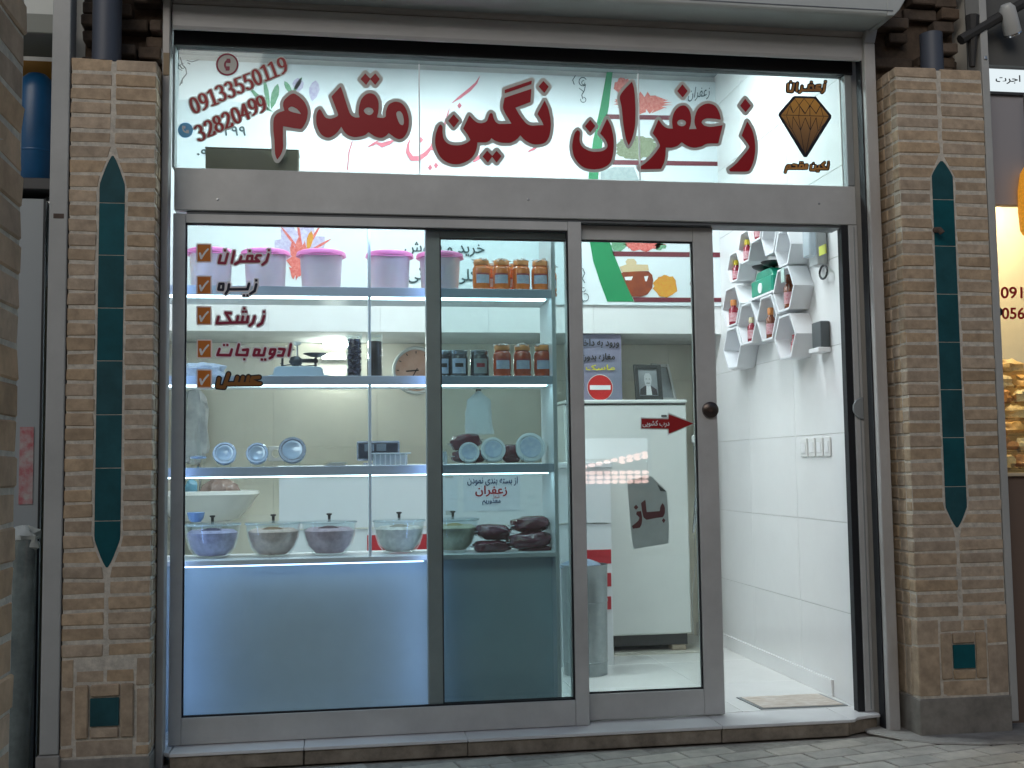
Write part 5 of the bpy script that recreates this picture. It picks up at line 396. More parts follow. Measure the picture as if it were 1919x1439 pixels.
# ------------------------------------------------------------------ sliding shop front
TB, BB, TT, BT = 2.355, 2.182, 2.848, 2.922      # transom bottom, beam bottom, transom top, dark band top
fr = thing('header_beam', 'wide grey aluminium beam between the sign glass and the sliding doors', 'beam', (1.43, 0, BB))
bxp('beam_face', 'alu', fr, .012, 2.866, 0, .11, BB, TB-.003, .003)
bxp('track', 'alu_dark', fr, .06, 2.80, .012, .108, BB-.012, BB-.0005)
for px, py in ((408, 374), (990, 374), (1535, 381)):
    p = at(px, py, 0); MB().lathe([(.006, 0), (.005, .002), (.001, .003)], 10).build('screw', 'steel', fr).matrix_basis = Matrix.Translation((p.x, .0005, p.z)) @ Matrix.Rotation(R(90), 4, 'X')
tr = thing('transom_window', 'long glass sign pane above the doors backed by the lit shop interior', 'window', (1.43, 0, TB))
bxp('glass_pane', 'transom_glass', tr, .012, .978, .024, .030, TB-.002, TT)
bxp('glass_pane', 'transom_glass', tr, .982, 1.908, .024, .030, TB-.002, TT)
bxp('glass_pane', 'transom_glass', tr, 1.912, 2.832, .024, .030, TB-.002, TT)
for x in (.98, 1.91): bxp('glazing_bar', 'white', tr, x-.002, x+.002, .019, .032, TB, TT-.03)
bxp('frame_top', 'gasket', tr, .005, 2.87, .0, .06, TT, BT)
tag(bxp('wall_lintel', 'dark', None, -.02, 2.92, .003, .058, BT+.001, 3.6), kind='structure')
bxp('frame_jamb', 'alu_grey', tr, 2.834, 2.866, .004, .08, TB, TT-.001, .002)
bxp('frame_jamb', 'alu_grey', tr, .002, .0115, .004, .08, TB, TT-.001, .002)

def sash(name, label, x0, x1, y0, y1, z0, z1, wl_, wr_, wt, wb_, gl, frame='alu', left=True):
    t = thing(name, label, 'window' if 'window' in name else 'door', ((x0+x1)/2, (y0+y1)/2, z0))
    if left: bxp('stile', frame, t, x0, x0+wl_, y0, y1, z0, z1, .002)
    bxp('stile', frame, t, x1-wr_, x1, y0, y1, z0, z1, .002)
    bxp('rail', frame, t, x0+wl_+.0005, x1-wr_-.0005, y0+.001, y1-.001, z1-wt, z1-.001, .002)
    bxp('rail', frame, t, x0+wl_+.0005, x1-wr_-.0005, y0+.001, y1-.001, z0+.001, z0+wb_, .002)
    ym = (y0+y1)/2; g = .006
    bxp('glass_pane', gl, t, x0+wl_+.001, x1-wr_-.001, ym-.003, ym+.003, z0+wb_+.0015, z1-wt-.0015)
    gm = MB()
    gm.box(x0+wl_+.0003, x0+wl_+g, y0+.008, ym-.0035, z0+wb_, z1-wt); gm.box(x1-wr_-g, x1-wr_-.0003, y0+.008, ym-.0035, z0+wb_, z1-wt)
    gm.box(x0+wl_+g, x1-wr_-g, y0+.008, ym-.0035, z1-wt-g, z1-wt-.0003); gm.box(x0+wl_+g, x1-wr_-g, y0+.008, ym-.0035, z0+wb_+.0003, z0+wb_+g)
    gm.build('gasket', 'gasket', t)
    return t
fw = sash('front_window', 'large grey framed fixed window holding the orange tick list stickers', .010, 1.646, .0, .05, FZ, BB-.013, .047, .056, .037, .102, 'glass')
sw = sash('sliding_window', 'narrower window sash sliding behind the large front window', 1.004, 1.66, .058, .108, FZ+.02, BB-.014, .058, .05, .062, .075, 'glass_tint', 'alu_grey')
DX1 = at(1346, 840, .054).x
dr = sash('sliding_door', 'half open grey framed glass door with red arrow sticker and round lock', 1.592, DX1, .054, .104, FZ+.006, BB-.013, .06, .088, .062, .105, 'glass')
p = at(1331, 768, .05)
kb = MB().lathe([(.0345, 0), (.034, .012), (.026, .018), (.012, .02), (.012, .024), (.004, .025), (.0, .025)], 28).build('lock_knob', mat('bronze', (.10, .08, .07), .3, .8), dr)
kb.matrix_parent_inverse = Matrix.Translation(-dr.location); kb.matrix_basis = Matrix.Translation((p.x, .054, p.z)) @ Matrix.Rotation(R(90), 4, 'X')
jb = thing('door_jamb', 'grey aluminium door post with a half round lock plate beside the open doorway', 'door post', (2.83, 0, FZ))
bxp('post', 'alu', jb, 2.826, 2.866, .0, .045, FZ, BB-.001, .002)
bxp('brush_seal', 'gasket', jb, 2.795, 2.8255, .006, .044, FZ, BB-.001)
bxp('channel', 'alu_grey', jb, 2.848, 2.851, -.004, -.0005, FZ+.01, BB-.01)
p = at(1606, 765, -.004)
MB().prism([(p.x+.028-.05*math.sin(t*math.pi/10)*1.0, p.z+.048*math.cos(t*math.pi/10)) for t in range(11)], 'y', -.012, -.0045).build('lock_plate', 'alu_grey', jb, .003)

# ------------------------------------------------------------------ roller shutter
rs = thing('roller_shutter', 'rolled up metal shutter with side rails and hood above the shop sign', 'shutter', (1.43, -.06, 2.9))
z = at(1000, 84.5, -.078).z
for i in range(8):
    h = .103 if i == 0 else .098
    m_ = 'slat_light' if i == 0 else 'slat'
    y = -.075+.004*i
    MB().prism([(y, z), (y-.006, z+.012), (y-.010, z+h*.5), (y-.006, z+h-.008), (y+.004, z+h-.002), (y+.012, z+h-.002), (y+.012, z)], 'x', .012, 2.925).build('slat', m_, rs)
    z += h
hz = at(1500, 21, -.27).z
hood = [(-.27, hz+.012), (-.262, hz+.002), (-.25, hz), (-.02, hz+.01), (.02, hz+.3), (-.27, hz+.3)]
MB().prism(hood, 'x', -.1, 2.90).build('hood', 'hood', rs, .002)
MB().prism([(2.9005, hz+.3), (2.9005, hz), (2.93, hz+.004), (2.955, hz+.03), (2.985, hz+.08), (3.0, hz+.3)], 'y', -.27, -.02).build('hood_end', 'hood', rs, .003)
bxp('hood_seam', 'alu_dark', rs, -.1, 2.925, -.2722, -.2702, hz+.021, hz+.025)
for x0, x1 in ((-.021, .006), (2.876, 2.925)):
    bxp('guide_rail', 'rail', rs, x0, x1, -.105, -.035, GZ, 2.95 if x0 > 1 else 3.3, .003)
    if x0 > 1: bxp('rail_groove', 'gasket', rs, x0-.0055, x0-.0004, -.075, -.03, GZ+.01, 2.95)
# bent top end of the right rail
MB().prism([(2.876, 2.951), (2.925, 2.951), (2.952, 3.06), (2.90, 3.06)], 'y', -.105, -.035).build('guide_rail_end', 'rail', rs, .003)
# loose brown cover and rivets on the left rail
p = at(312, 120, -.106); bxp('cover_plate', mat('tan_plate', (.27, .20, .12), .7), rs, p.x-.012, p.x+.012, -.1085, -.1055, p.z-.045, p.z+.045, .003)

# ------------------------------------------------------------------ brick pillars
PY = -.21
def pillar(name, label, x0, x1, xc, ztop, pitch, nbase, tip, full, bfull, btip, hw, side, sq, joints, gap=.012):
    t = thing(name, label, 'pillar', ((x0+x1)/2, PY/2, GZ))
    def strip(z):
        if z >= tip or z <= btip: return -1
        if z > full: q = (tip-z)/(tip-full); return hw*min(1, q**.75)
        if z < bfull: q = (z-btip)/(bfull-btip); return hw*min(1, q**.75)
        return hw
    bxp('mortar_core', 'mortar', t, x0+.004, x1-.004, PY+.002, .0, GZ, ztop-.012)
    zb = ztop; k = 0
    while zb-pitch > nbase-.01:
        zt, zl = zb-.0035, zb-pitch+.0035
        for s in (-1, 1):
            xo = x0 if s < 0 else x1
            a, b = strip(zt), strip(zl)
            ia = gap*.5 if a < 0 else a+.006
            ib = gap*.5 if b < 0 else b+.006
            if a < 0 and b > 0: ia = gap*.5
            j = lambda q=.0028: random.uniform(-q, q)
            pts = [(xo+j(), zl+j()), (xc+s*ib+j(), zl+j()), (xc+s*ia+j(), zt+j()), (xo+j(), zt+j())]
            MB().prism(pts, 'y', PY+random.uniform(-.0025, .0015), PY+.05).build('brick', 'brick', t, random.uniform(.0035, .007))
        if side:
            xs = x0 if side < 0 else x1
            ym = PY+.052 if k % 2 else PY+.062
            for ya, yb in ((PY+.0525, ym+.05), (ym+.056, -.037)):
                if yb-ya < .02: continue
                j = lambda q=.002: random.uniform(-q, q)
                e = xs+side*random.uniform(-.001, .002)
                MB().box(min(e, e-side*.04), max(e, e-side*.04), ya, yb, zl+j(), zt+j(), .001).build('brick', 'brick', t, .004)
        zb -= pitch; k += 1
    # glazed tiles: pointed strip in separate tiles
    js = [tip-.002] + joints + [btip+.002]
    for za, zl in zip(js[:-1], js[1:]):
        n = 10; pl = []; pr = []
        for i in range(n+1):
            z = (za-.0012)+(zl+.0012-(za-.0012))*i/n; h = max(0.0006, strip(z))
            pl.append((xc-h, z)); pr.append((xc+h, z))
        MB().prism(pr+pl[::-1], 'y', PY+.0005, PY+.02).build('glazed_tile', 'turquoise', t, .0008)
    # framed square at the foot
    zf = zb-.0; sx, sz, ss = sq
    o = .052
    B_ = lambda a, b, c, d, pr=0: MB().box(a, b, PY-pr+random.uniform(-.001, .001), PY+.05, c, d, .0015).build('brick', 'brick', t, .004)
    i0, i1, k0, k1 = sx-ss, sx+ss, sz-ss, sz+ss
    MB().box(i0, i1, PY-.006, PY+.03, k0, k1).build('glazed_tile', 'turquoise', t, .001)
    g = .006
    B_(i0-.0, i1+.0, k1+g, k1+g+.042, .008); B_(i0, i1, k0-g-.036, k0-g, .008)
    B_(i0-g-.045, i0-g, k0-g-.036, k1+g+.042, .008); B_(i1+g, i1+g+.045, k0-g-.036, k1+g+.042, .008)
    u0, u1, w1 = i0-g-.045, i1+g+.045, k1+g+.042
    B_(u0, (u0+u1)/2-.003, w1+g, min(w1+g+.045, zf-.003)); B_((u0+u1)/2+.003, u1, w1+g, min(w1+g+.045, zf-.003))
    pb = sz-.16
    for xa, xb in ((x0, u0-g), (u1+g, x1)):
        zz = zf-.003; hs = (.105, .2, .2)
        for h in hs:
            zl = max(zz-h, pb)
            if zz-zl > .02: B_(xa+.001, xb-.001, zl+.003, zz)
            zz = zl-.003
    B_(u0, u1, pb+.003, k0-g-.036-g)
    if side:
        xs = x0 if side < 0 else x1
        for ya, yb in ((PY+.0525, PY+.1), (PY+.106, -.037)):
            zz = zf-.003
            for h in (.11, .22, .06):
                zl = max(zz-h, pb+.003)
                if zz-zl > .01: MB().box(min(xs, xs-side*.04), max(xs, xs-side*.04), ya, yb, zl, zz, .0015).build('brick', 'brick', t, .004)
                zz = zl-.006
    bxp('plinth_stone', 'plinth', t, x0-.003, x1+.003, PY-.004, -.034, GZ-.01, pb-.003, .004)
    return t
ljz = [at(207, y, PY).z for y in (380, 478, 577, 676, 777, 877, 976)]
pillar('brick_pillar', 'pale brick pillar with a long pointed turquoise tile strip left of the shop', -.333, -.024, -.180, 2.705, .0553, .47, 2.336, 2.222, .918, .811, .0455, 1, (-.1805, .301, .0495), ljz)
rjz = [at(1775, y, PY).z for y in (374, 461, 551, 641, 730, 820, 912)]
pillar('brick_pillar', 'brick pillar with pointed turquoise tile strip between the shop and the lit neighbour', 2.955, 3.352, 3.150, 2.815, .0533, .53, 2.418, 2.352, .972, .885, .0475, -1, (3.155, .369, .047), rjz)
MB().tube([(3.105, PY-.002, 2.12), (3.11, PY-.03, 2.115), (3.118, PY-.035, 2.10)], .012, 8).build('anchor_stub', mat('rust', (.10, .07, .055), .9, var=.3), bpy.data.objects['brick_pillar.001'])

# broken masonry and pipes in the recesses over the pillars
def recess(label, xa, xb, zb, px, seed):
    rnd = random.Random(seed)
    t = thing('masonry_recess', label, 'masonry', ((xa+xb)/2, 0, zb))
    bxp('backing', 'brick_shaded', t, xa, xb, .02, .12, zb-.01, zb+.9)
    z = zb
    while z < zb+.85:
        x = xa
        while x < xb-.02:
            w = rnd.uniform(.07, .2); x1 = min(x+w, xb); dpt = rnd.choice([.0, .008, .02, .035, .06])
            if rnd.random() < .75: MB().box(x+.004, x1-.004, -.02-dpt, .019, z+.004, z+.05, .003).build('brick', 'brick_shaded', t, .005)
            x = x1
        z += .056
    return t
recess('dark broken masonry above the left brick pillar', -.333, -.03, 2.708, 0, 3)
recess('dark broken masonry above the right brick pillar', 2.96, 3.36, 2.818, 0, 5)
for lab, px, py, w in (('grey plastic drain pipe rising above the left brick pillar', 199, 60, .053), ('grey plastic drain pipe stub above the right brick pillar', 1749, 90, .047)):
    p = at(px, py, -.17); top = 3.4 if px < 900 else at(px, 62, -.17).z
    tag(MB().lathe([(w, 0), (w, top-2.7), (w*.88, top-2.7), (w*.88, 0)], 24, (p.x, -.155, 2.7), False).build('drain_pipe', 'pvc'), lab, 'pipe')
# upper wall that closes the facade above
tag(bxp('wall_upper', 'plaster', None, -3, 6, -.02, .12, 3.62, 6), kind='structure')

# far side of the lane behind the camera (what the glass mirrors)
tag(bxp('wall_opposite', 'brick_near', None, -14, 14, -9.4, -9, 0, 5.6), kind='structure')

# jambs beside the pillars
t = thing('door_post', 'pale grey metal post on the left of the left brick pillar', 'post', (-.36, -.15, GZ))
bxp('post', mat('post_paint', (.40, .40, .38), .55, var=.1, vscale=4, bump=.05), t, -.400, -.3355, -.215, -.12, .16, 3.4, .003)
bxp('foot', 'cement', t, -.41, -.33, -.225, -.11, GZ-.01, .158, .004)
p = at(108, 404, -.216); bxp('rust_patch', 'rust', t, p.x-.015, p.x+.022, -.2165, -.2152, p.z-.01, p.z+.008, .0005)
t = thing('door_post', 'pale metal post between the right brick pillar and the neighbouring shop', 'post', (3.37, -.15, GZ))
bxp('post', 'post_paint', t, 3.3545, 3.388, -.208, -.10, .1, 3.4, .003)
bxp('bolt', 'steel', t, 3.364, 3.378, -.214, -.2085, 2.86, 2.876, .002)
# near column at the extreme left
p = at(33, 700, -2.4)
t = thing('brick_column', 'dark brick column close to the viewer at the far left edge', 'column', (p.x-.2, -2.8, GZ))
bxp('mortar_core', 'mortar', t, p.x-.3, p.x-.0015, -3.2, -2.4005, GZ, 2.6)
z = GZ+.01; k = 0
while z < 2.55:
    ys = [-3.2, -2.96, -2.72, -2.4] if k % 2 else [-3.2, -3.08, -2.84, -2.6, -2.4]
    for a, b in zip(ys[:-1], ys[1:]):
        MB().box(p.x-.06, p.x+random.uniform(-.001, .003), a+.003, b-.003, z+.003, z+.0595, .003).build('brick', 'brick_near', t, .0035)
    z += .0625; k += 1
# ------------------------------------------------------------------ lettering on the sign glass and windows
def word(name, label, cat, parts, loc):
    t = thing(name, label, cat, loc)
    for nm, key, m_, dy in parts: flat(nm, key, m_, t, dy)
    return t
P_ = lambda a, b: tuple(at(a, b, .02))
word('sign_word', 'big red outlined Persian word on the right of the sign glass', 'lettering', [('outline', 'zaf_b', 'vinyl_edge', 0), ('letters', 'zaf', 'red_vinyl', -.0012)], P_(1240, 320))
word('sign_word', 'big red outlined Persian word in the middle of the sign glass', 'lettering', [('outline', 'neg_b', 'vinyl_edge', 0), ('letters', 'neg', 'red_vinyl', -.0012)], P_(920, 310))
word('sign_word', 'big red outlined Persian word left on the sign glass beside the phone numbers', 'lettering', [('outline', 'moq_b', 'vinyl_edge', 0), ('letters', 'moq', 'red_vinyl', -.0012)], P_(640, 300))
word('phone_number', 'slanted red phone number 09133550119 at the top left of the sign glass', 'lettering', [('outline', 'ph1_b', 'vinyl_edge', -.0018), ('digits', 'ph1', 'red_vinyl', -.0027)], P_(450, 200))
word('phone_number', 'slanted red phone number 32820499 under the longer number', 'lettering', [('outline', 'ph2_b', 'vinyl_edge', -.0018), ('digits', 'ph2', 'red_vinyl', -.0027)], P_(430, 270))
word('phone_icon', 'grey disc with dark red ring and handset above the phone number', 'sticker', [('disc', 'ic1_bg', 'vinyl_edge', 0), ('handset', 'ic1', 'maroon_vinyl', -.001)], P_(425, 140))
word('phone_icon', 'round blue sticker with white handset at the lower left', 'sticker', [('disc', 'ic2_bg', 'blue_vinyl', 0), ('handset', 'ic2', 'white_vinyl', -.001)], P_(348, 258))
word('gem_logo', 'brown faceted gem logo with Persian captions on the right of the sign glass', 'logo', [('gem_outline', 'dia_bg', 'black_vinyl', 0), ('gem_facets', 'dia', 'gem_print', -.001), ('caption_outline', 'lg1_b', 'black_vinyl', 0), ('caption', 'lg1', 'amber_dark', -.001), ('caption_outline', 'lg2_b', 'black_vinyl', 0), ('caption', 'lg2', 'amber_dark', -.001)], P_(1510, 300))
names = ['first and topmost red', 'second dark navy', 'third red', 'fourth and longest red', 'fifth and lowest brown']
cols = ['maroon_vinyl', 'navy_vinyl', 'maroon_vinyl', 'maroon_vinyl', 'brown_vinyl']
for i in range(5):
    word('list_word', names[i]+' Persian word of the tick list on the left window', 'lettering', [('outline', 'ck%d_b' % (i+1), 'black_vinyl' if i == 4 else 'list_edge', 0), ('letters', 'ck%d' % (i+1), cols[i], -.001)], P_(440, 500+i*58))
    word('tick_box', 'orange tick box sticker beside the '+names[i]+' list word', 'sticker', [('border', 'bx%d_b' % i, 'tick_border', 0), ('square', 'bx%d' % i, 'orange_vinyl', -.001), ('tick', 'bx%d_t' % i, 'white_vinyl', -.002)], P_(382, 500+i*58))
word('arrow_sticker', 'red arrow sticker with white Persian words pointing right on the glass door', 'sticker', [('border', 'arr_b', 'vinyl_edge', 0), ('arrow', 'arr', 'red_vinyl', -.001), ('letters', 'arr_t', 'white_vinyl', -.002)], tuple(at(1250, 800, .07)))

# hanging open sign inside the door
G = lambda L: [(1160+.2015*a, 750+.2015*b) for a, b in L]
t = thing('open_sign', 'grey plastic tag with dark red Persian word hanging inside the glass door', 'sign', tuple(at(1215, 1025, .122)))
flatpx('card', G([(75, 750), (130, 735), (255, 712), (300, 706), (445, 850), (465, 1160), (460, 1330), (135, 1385), (110, 1200)]), .122, mat('card_grey', (.62, .69, .69), .45, var=.1, vscale=14, spec=.4) and 'card_grey', t, th=.0012)
flatpx('corner_fold', G([(355, 780), (445, 850), (385, 845)]), .1205, mat('card_dark', (.08, .11, .11), .5) and 'card_dark', t)
flatpx('tape', G([(120, 745), (250, 700), (225, 745), (130, 778)]), .1205, mat('tape', (.5, .52, .5), .35) and 'tape', t)
flat('letters', 'baz', mat('dull_red', (.13, .022, .03), .5) and 'dull_red', t)
p, q = at(1213, 893, .122), at(1213, 868, .08)
MB().tube([p, q], .0008, 5).build('string', 'white', t)
MB().lathe([(.004, 0), (.006, .003), (.002, .008), (0, .009)], 12, tuple(q)).build('suction_cup', 'clear', t)

# ------------------------------------------------------------------ printed banner on the soffit wall
BY = 1.6345
bn = thing('printed_banner', 'white printed banner with green curve and spice pictures high on the back wall', 'banner', (1.3, BY, 2.08))
a, b = at(300, 112, 1.64), at(1355, 155, 1.64)
bxp('sheet', mat('banner_white', (.74, .80, .82), .35, var=.04, vscale=2), bn, XL+.01, b.x-.01, 1.6365, 1.641, at(600, 566, 1.64).z, 3.385)
mat('b_green', (.005, .22, .075), .5); mat('b_maroon', (.14, .018, .03), .5); mat('b_pink', (.62, .15, .20), .5); mat('b_ink', (.03, .07, .08), .5)
mat('b_splash', (.52, .07, .04), .6, vcol=(.75, .30, .25), vscale=60); mat('b_cumin', (.13, .15, .07), .7, vcol=(.30, .34, .24), vscale=90); mat('b_berry', (.55, .05, .05), .6, vcol=(.75, .25, .2), vscale=80)
mat('b_honey', (.16, .025, .012), .4, vcol=(.30, .06, .01), vscale=20); mat('b_comb', (.60, .33, .03), .6, vcol=(.62, .20, .02), vscale=70); mat('b_leaf', (.08, .25, .12), .6, vcol=(.2, .4, .25), vscale=60)
mat('b_petal', (.40, .34, .55), .6, vcol=(.62, .60, .72), vscale=50); mat('b_cream', (.62, .48, .28), .6); mat('b_grey', (.30, .36, .36), .6, vcol=(.45, .5, .5), vscale=40)
flatpx('green_curve', [(1137, 135), (1125, 200), (1112, 260), (1103, 330), (1101, 400), (1103, 440), (1112, 490), (1125, 530), (1138, 565), (1188, 565), (1170, 525), (1152, 480), (1138, 440), (1126, 395), (1121, 330), (1130, 260), (1141, 200), (1148, 135)], BY, 'b_green', bn)
def jag(cx, cy, rx, ry, n, seed, amp=.25):
    r_ = random.Random(seed)
    return [(cx+rx*(1-amp*r_.random())*math.cos(6.2832*i/n), cy+ry*(1-amp*r_.random())*math.sin(6.2832*i/n)) for i in range(n)]
for nm, pts, m_ in (
    ('stripe', [(1136, 214), (1353, 218), (1353, 226), (1134, 223)], 'b_maroon'),
    ('stripe', [(1124, 299), (1353, 303), (1353, 311), (1123, 308)], 'b_maroon'),
    ('stripe', [(1146, 471), (1353, 473), (1353, 482), (1150, 480)], 'b_maroon'),
    ('stripe', [(1186, 557), (1353, 558), (1353, 566), (1189, 566)], 'b_maroon'),
    ('spice_picture', jag(1168, 160, 20, 16, 30, 11, .3), 'b_splash'), ('spice_picture', jag(1205, 193, 58, 22, 64, 12, .5), 'b_splash'),
    ('spice_picture', jag(1192, 276, 46, 25, 40, 1), 'b_cumin'),
    ('spice_picture', [(1126, 320), (1150, 313), (1188, 313), (1200, 345), (1126, 345)], 'b_grey'),
    ('berry_picture', jag(1205, 456, 45, 16, 44, 2, .3), 'b_berry'),
    ('leaf_picture', jag(1158, 460, 19, 13, 20, 3, .5), 'b_leaf'), ('leaf_picture', jag(1237, 461, 14, 9, 18, 4, .5), 'b_leaf'),
    ('honeycomb_picture', jag(1247, 536, 25, 24, 26, 6, .22), 'b_comb')):
    flatpx(nm, pts, BY, m_, bn)
flatpx('honey_pot_picture', [(1164, 512), (1170, 508), (1215, 508), (1222, 515), (1224, 525), (1222, 540), (1213, 552), (1200, 556), (1184, 556)], BY, 'b_honey', bn, -.001)
flatpx('honey_pot_rim', [(1161, 500), (1175, 495), (1214, 496), (1216, 507), (1165, 510)], BY, 'b_cream', bn, -.0015)
flatpx('dipper_picture', [(1172, 490), (1176, 485), (1188, 485), (1193, 491), (1191, 501), (1176, 502)], BY, 'b_cream', bn, -.002)
for k_ in ((1170, 519, 16, 6), (1207, 518, 8, 9)): flatpx('glint', [(k_[0], k_[1]), (k_[0]+k_[2], k_[1]-1), (k_[0]+k_[2]-3, k_[1]+k_[3]), (k_[0]+2, k_[1]+k_[3])], BY, 'white_vinyl', bn, -.002)
# saffron flowers
def petal(cx, cy, ang_, l, w, m_, dy=0):
    c, s = math.cos(R(ang_)), math.sin(R(ang_))
    pts = [(0, 0), (.25, -.35), (.6, -.5), (.85, -.32), (1, 0), (.85, .32), (.6, .5), (.25, .35)]
    flatpx('petal_picture', [(cx+l*x*c-w*y*s, cy-(l*x*s+w*y*c)) for x, y in pts], BY, m_, bn, dy)
for k_, (an, l, w) in enumerate(((140, 62, 34), (112, 80, 36), (78, 82, 38), (45, 66, 34))): petal(562, 490, an, l, w, 'b_petal', -.0002*k_)
for an, l, w in ((128, 70, 5), (60, 70, 5), (30, 62, 5), (100, 74, 5)): petal(568, 478, an, l, w, 'b_berry', -.0012)
petal(577, 470, 80, 38, 12, 'b_comb', -.0016)
flatpx('saffron_picture', jag(562, 488, 26, 46, 40, 9, .45), BY, 'b_berry', bn, -.001)
for cx, cy, an, l, w, m_ in ((505, 205, 100, 58, 9, 'b_leaf'), (505, 208, 130, 60, 8, 'b_leaf'), (508, 205, 75, 50, 14, 'b_leaf'), (512, 210, 150, 52, 8, 'b_leaf'), (560, 172, 95, 26, 22, 'b_petal'), (585, 190, 80, 40, 20, 'b_petal'), (548, 178, 120, 30, 10, 'b_leaf'), (548, 176, 60, 36, 8, 'b_leaf')):
    petal(cx, cy, an, l, w, m_, -.0008)
for nm, key, m_ in (('caption', 'bn_zaf', 'b_ink'), ('caption', 'bn_khar', 'b_ink'), ('caption', 'bn_koli', 'b_ink'), ('caption', 'bn_lam', 'b_maroon'), ('caption', 'bn_499', 'b_ink'), ('caption', 'bn_09', 'b_ink'), ('calligraphy', 'bn_cal', 'b_pink'), ('scroll', 'bn_or1', 'b_ink'), ('scroll', 'bn_or2', 'b_ink'), ('scroll', 'bn_or3', 'b_ink')):
    flat(nm, key, m_, bn, -.0012)
# cardboard box resting on the header beam behind the glass
t0, t1 = at(388, 284, .10), at(560, 318, .10)
cb = thing('cardboard_box', 'flat brown cardboard box resting on the beam behind the sign glass', 'box', ((t0.x+t1.x)/2, .08, TB))
bxp('carton', mat('carton', (.22, .20, .15), .8, var=.12, vscale=9), cb, t0.x, t1.x, .045, .16, TB-.001, t0.z, .003)
bxp('lid_flap', 'carton', cb, t0.x-.002, t1.x+.002, .0435, .162, t0.z+.0005, t0.z+.004, .001)

# ------------------------------------------------------------------ lamps of the shop
for i, (x, y) in enumerate(((.35, .75), (1.25, .75), (2.2, .75))):
    t = thing('ceiling_light', ('left', 'middle', 'right')[i]+' white light panel on the shop ceiling', 'light', (x, y, CZ), 'shop ceiling lights')
    bxp('housing', 'white', t, x-.31, x+.31, y-.16, y+.16, CZ-.03, CZ-.0005, .003)
    bxp('diffuser', 'panel_light', t, x-.29, x+.29, y-.14, y+.14, CZ-.034, CZ-.0305)

# ------------------------------------------------------------------ shelving with LED strips
SY0, SY1, SX1 = .16, .44, 1.565
su = thing('display_shelving', 'white display shelving with light strips filling the left shop window', 'shelf', (.65, .3, FZ))
SXL = XL+.02
bxp('side_panel', 'laminate', su, SX1-.018, SX1, SY0, SY1, FZ, 2.32, .001)
bxp('side_panel', 'laminate', su, SXL, SXL+.018, SY0, SY1, FZ, 2.32, .001)
SH = [(1.873, 1.910), (1.506, 1.541), (1.135, 1.171)]
for z0, z1 in SH:
    s_ = bxp('shelf_board', 'laminate', su, SXL+.019, SX1-.0185, SY0+.012, SY1, z0, z1-.0005, .001)
    bxp('edge_strip', 'shelf_edge', s_, SXL+.019, SX1-.0185, SY0+.0, SY0+.0115, z0-.001, z1+.0005, .001)
    bxp('light_strip', 'led', s_, SXL+.03, SX1-.04, SY0+.013, SY0+.055, z0-.006, z0-.0012)
bxp('counter_top', 'laminate', su, SXL+.019, SX1-.0185, SY0-.004, SY1+.05, .782, .802, .002)
bxp('counter_front', 'counter_front', su, SXL+.019, SX1-.0185, SY0+.075, SY0+.093, FZ, .781, .001)
bxp('upright', mat('upright', (.75, .82, .9), .15), su, .772, .784, SY0+.004, SY0+.05, .803, 2.32, .001)
# blue light strips along the window frame
for lab, x0, x1 in (('blue light strip behind the left window post', .012, .02), ('blue light strip behind the sliding sash post', 1.012, 1.018)):
    t = thing('light_strip', lab, 'light', (x0, .13, FZ))
    bxp('channel', 'white', t, x0-.004 if x0 < .5 else x1, x0 if x0 < .5 else x1+.004, .112, .128, FZ+.05, 2.1)
    bxp('diode_band', 'led_blue', t, x0+.0003, x1-.0003, .114, .126, FZ+.05, 2.1)

t = thing('light_strip', 'added cool white light strip along the top inside the left window', 'light', (.5, .12, 2.15))  # hidden strip put in to light the buckets and shelf fronts
t3 = thing('light_strip', 'bluish light strip hidden under the counter edge below the spice bowls', 'light', (.5, .17, .78))
bxp('channel', 'white', t3, .03, 1.0, .166, .182, .7795, .7815); bxp('diode_band', 'led_counter', t3, .035, .995, .168, .180, .774, .779)
t2 = thing('light_strip', 'added dimmer white light strip along the top inside the sliding window', 'light', (1.3, .14, 2.15))  # unseen strip added to brighten the honey jars
bxp('channel', 'white', t2, 1.02, 1.54, .124, .150, 2.1605, 2.166); bxp('diode_band', 'fill_white', t2, 1.025, 1.535, .128, .146, 2.1545, 2.16)
bxp('channel', 'white', t, .06, 1.0, .114, .140, 2.1605, 2.166)
bxp('diode_band', 'fill_violet', t, .065, .995, .118, .136, 2.1545, 2.16)
ZS = {0: SH[0][1]+.0008, 1: SH[1][1]+.0008, 2: SH[2][1]+.0008, 3: .8028}
def on(px, sh, y=.30): # where a sight line meets a shelf row at depth y
    return at(px, 700, y).x
mat('pink_lid', (.80, .22, .48), .35); mat('bucket', (.76, .65, .70), .3, var=.05, vscale=8, sss=.2); mat('honey', (.80, .19, .02), .12, coat=.5, var=.15, vscale=20); mat('honey_dark', (.48, .06, .015), .12, coat=.5, var=.15, vscale=20)
mat('orange_lid', (.85, .33, .10), .4); mat('paper_label', (.62, .66, .72), .5, vcol=(.35, .42, .58), vscale=70); mat('label_red', (.35, .03, .05), .5); mat('wrap', (.78, .80, .82), .15, alpha=.55, bump=1, bscale=90)
order = ['leftmost', 'second', 'third', 'fourth', 'rightmost']
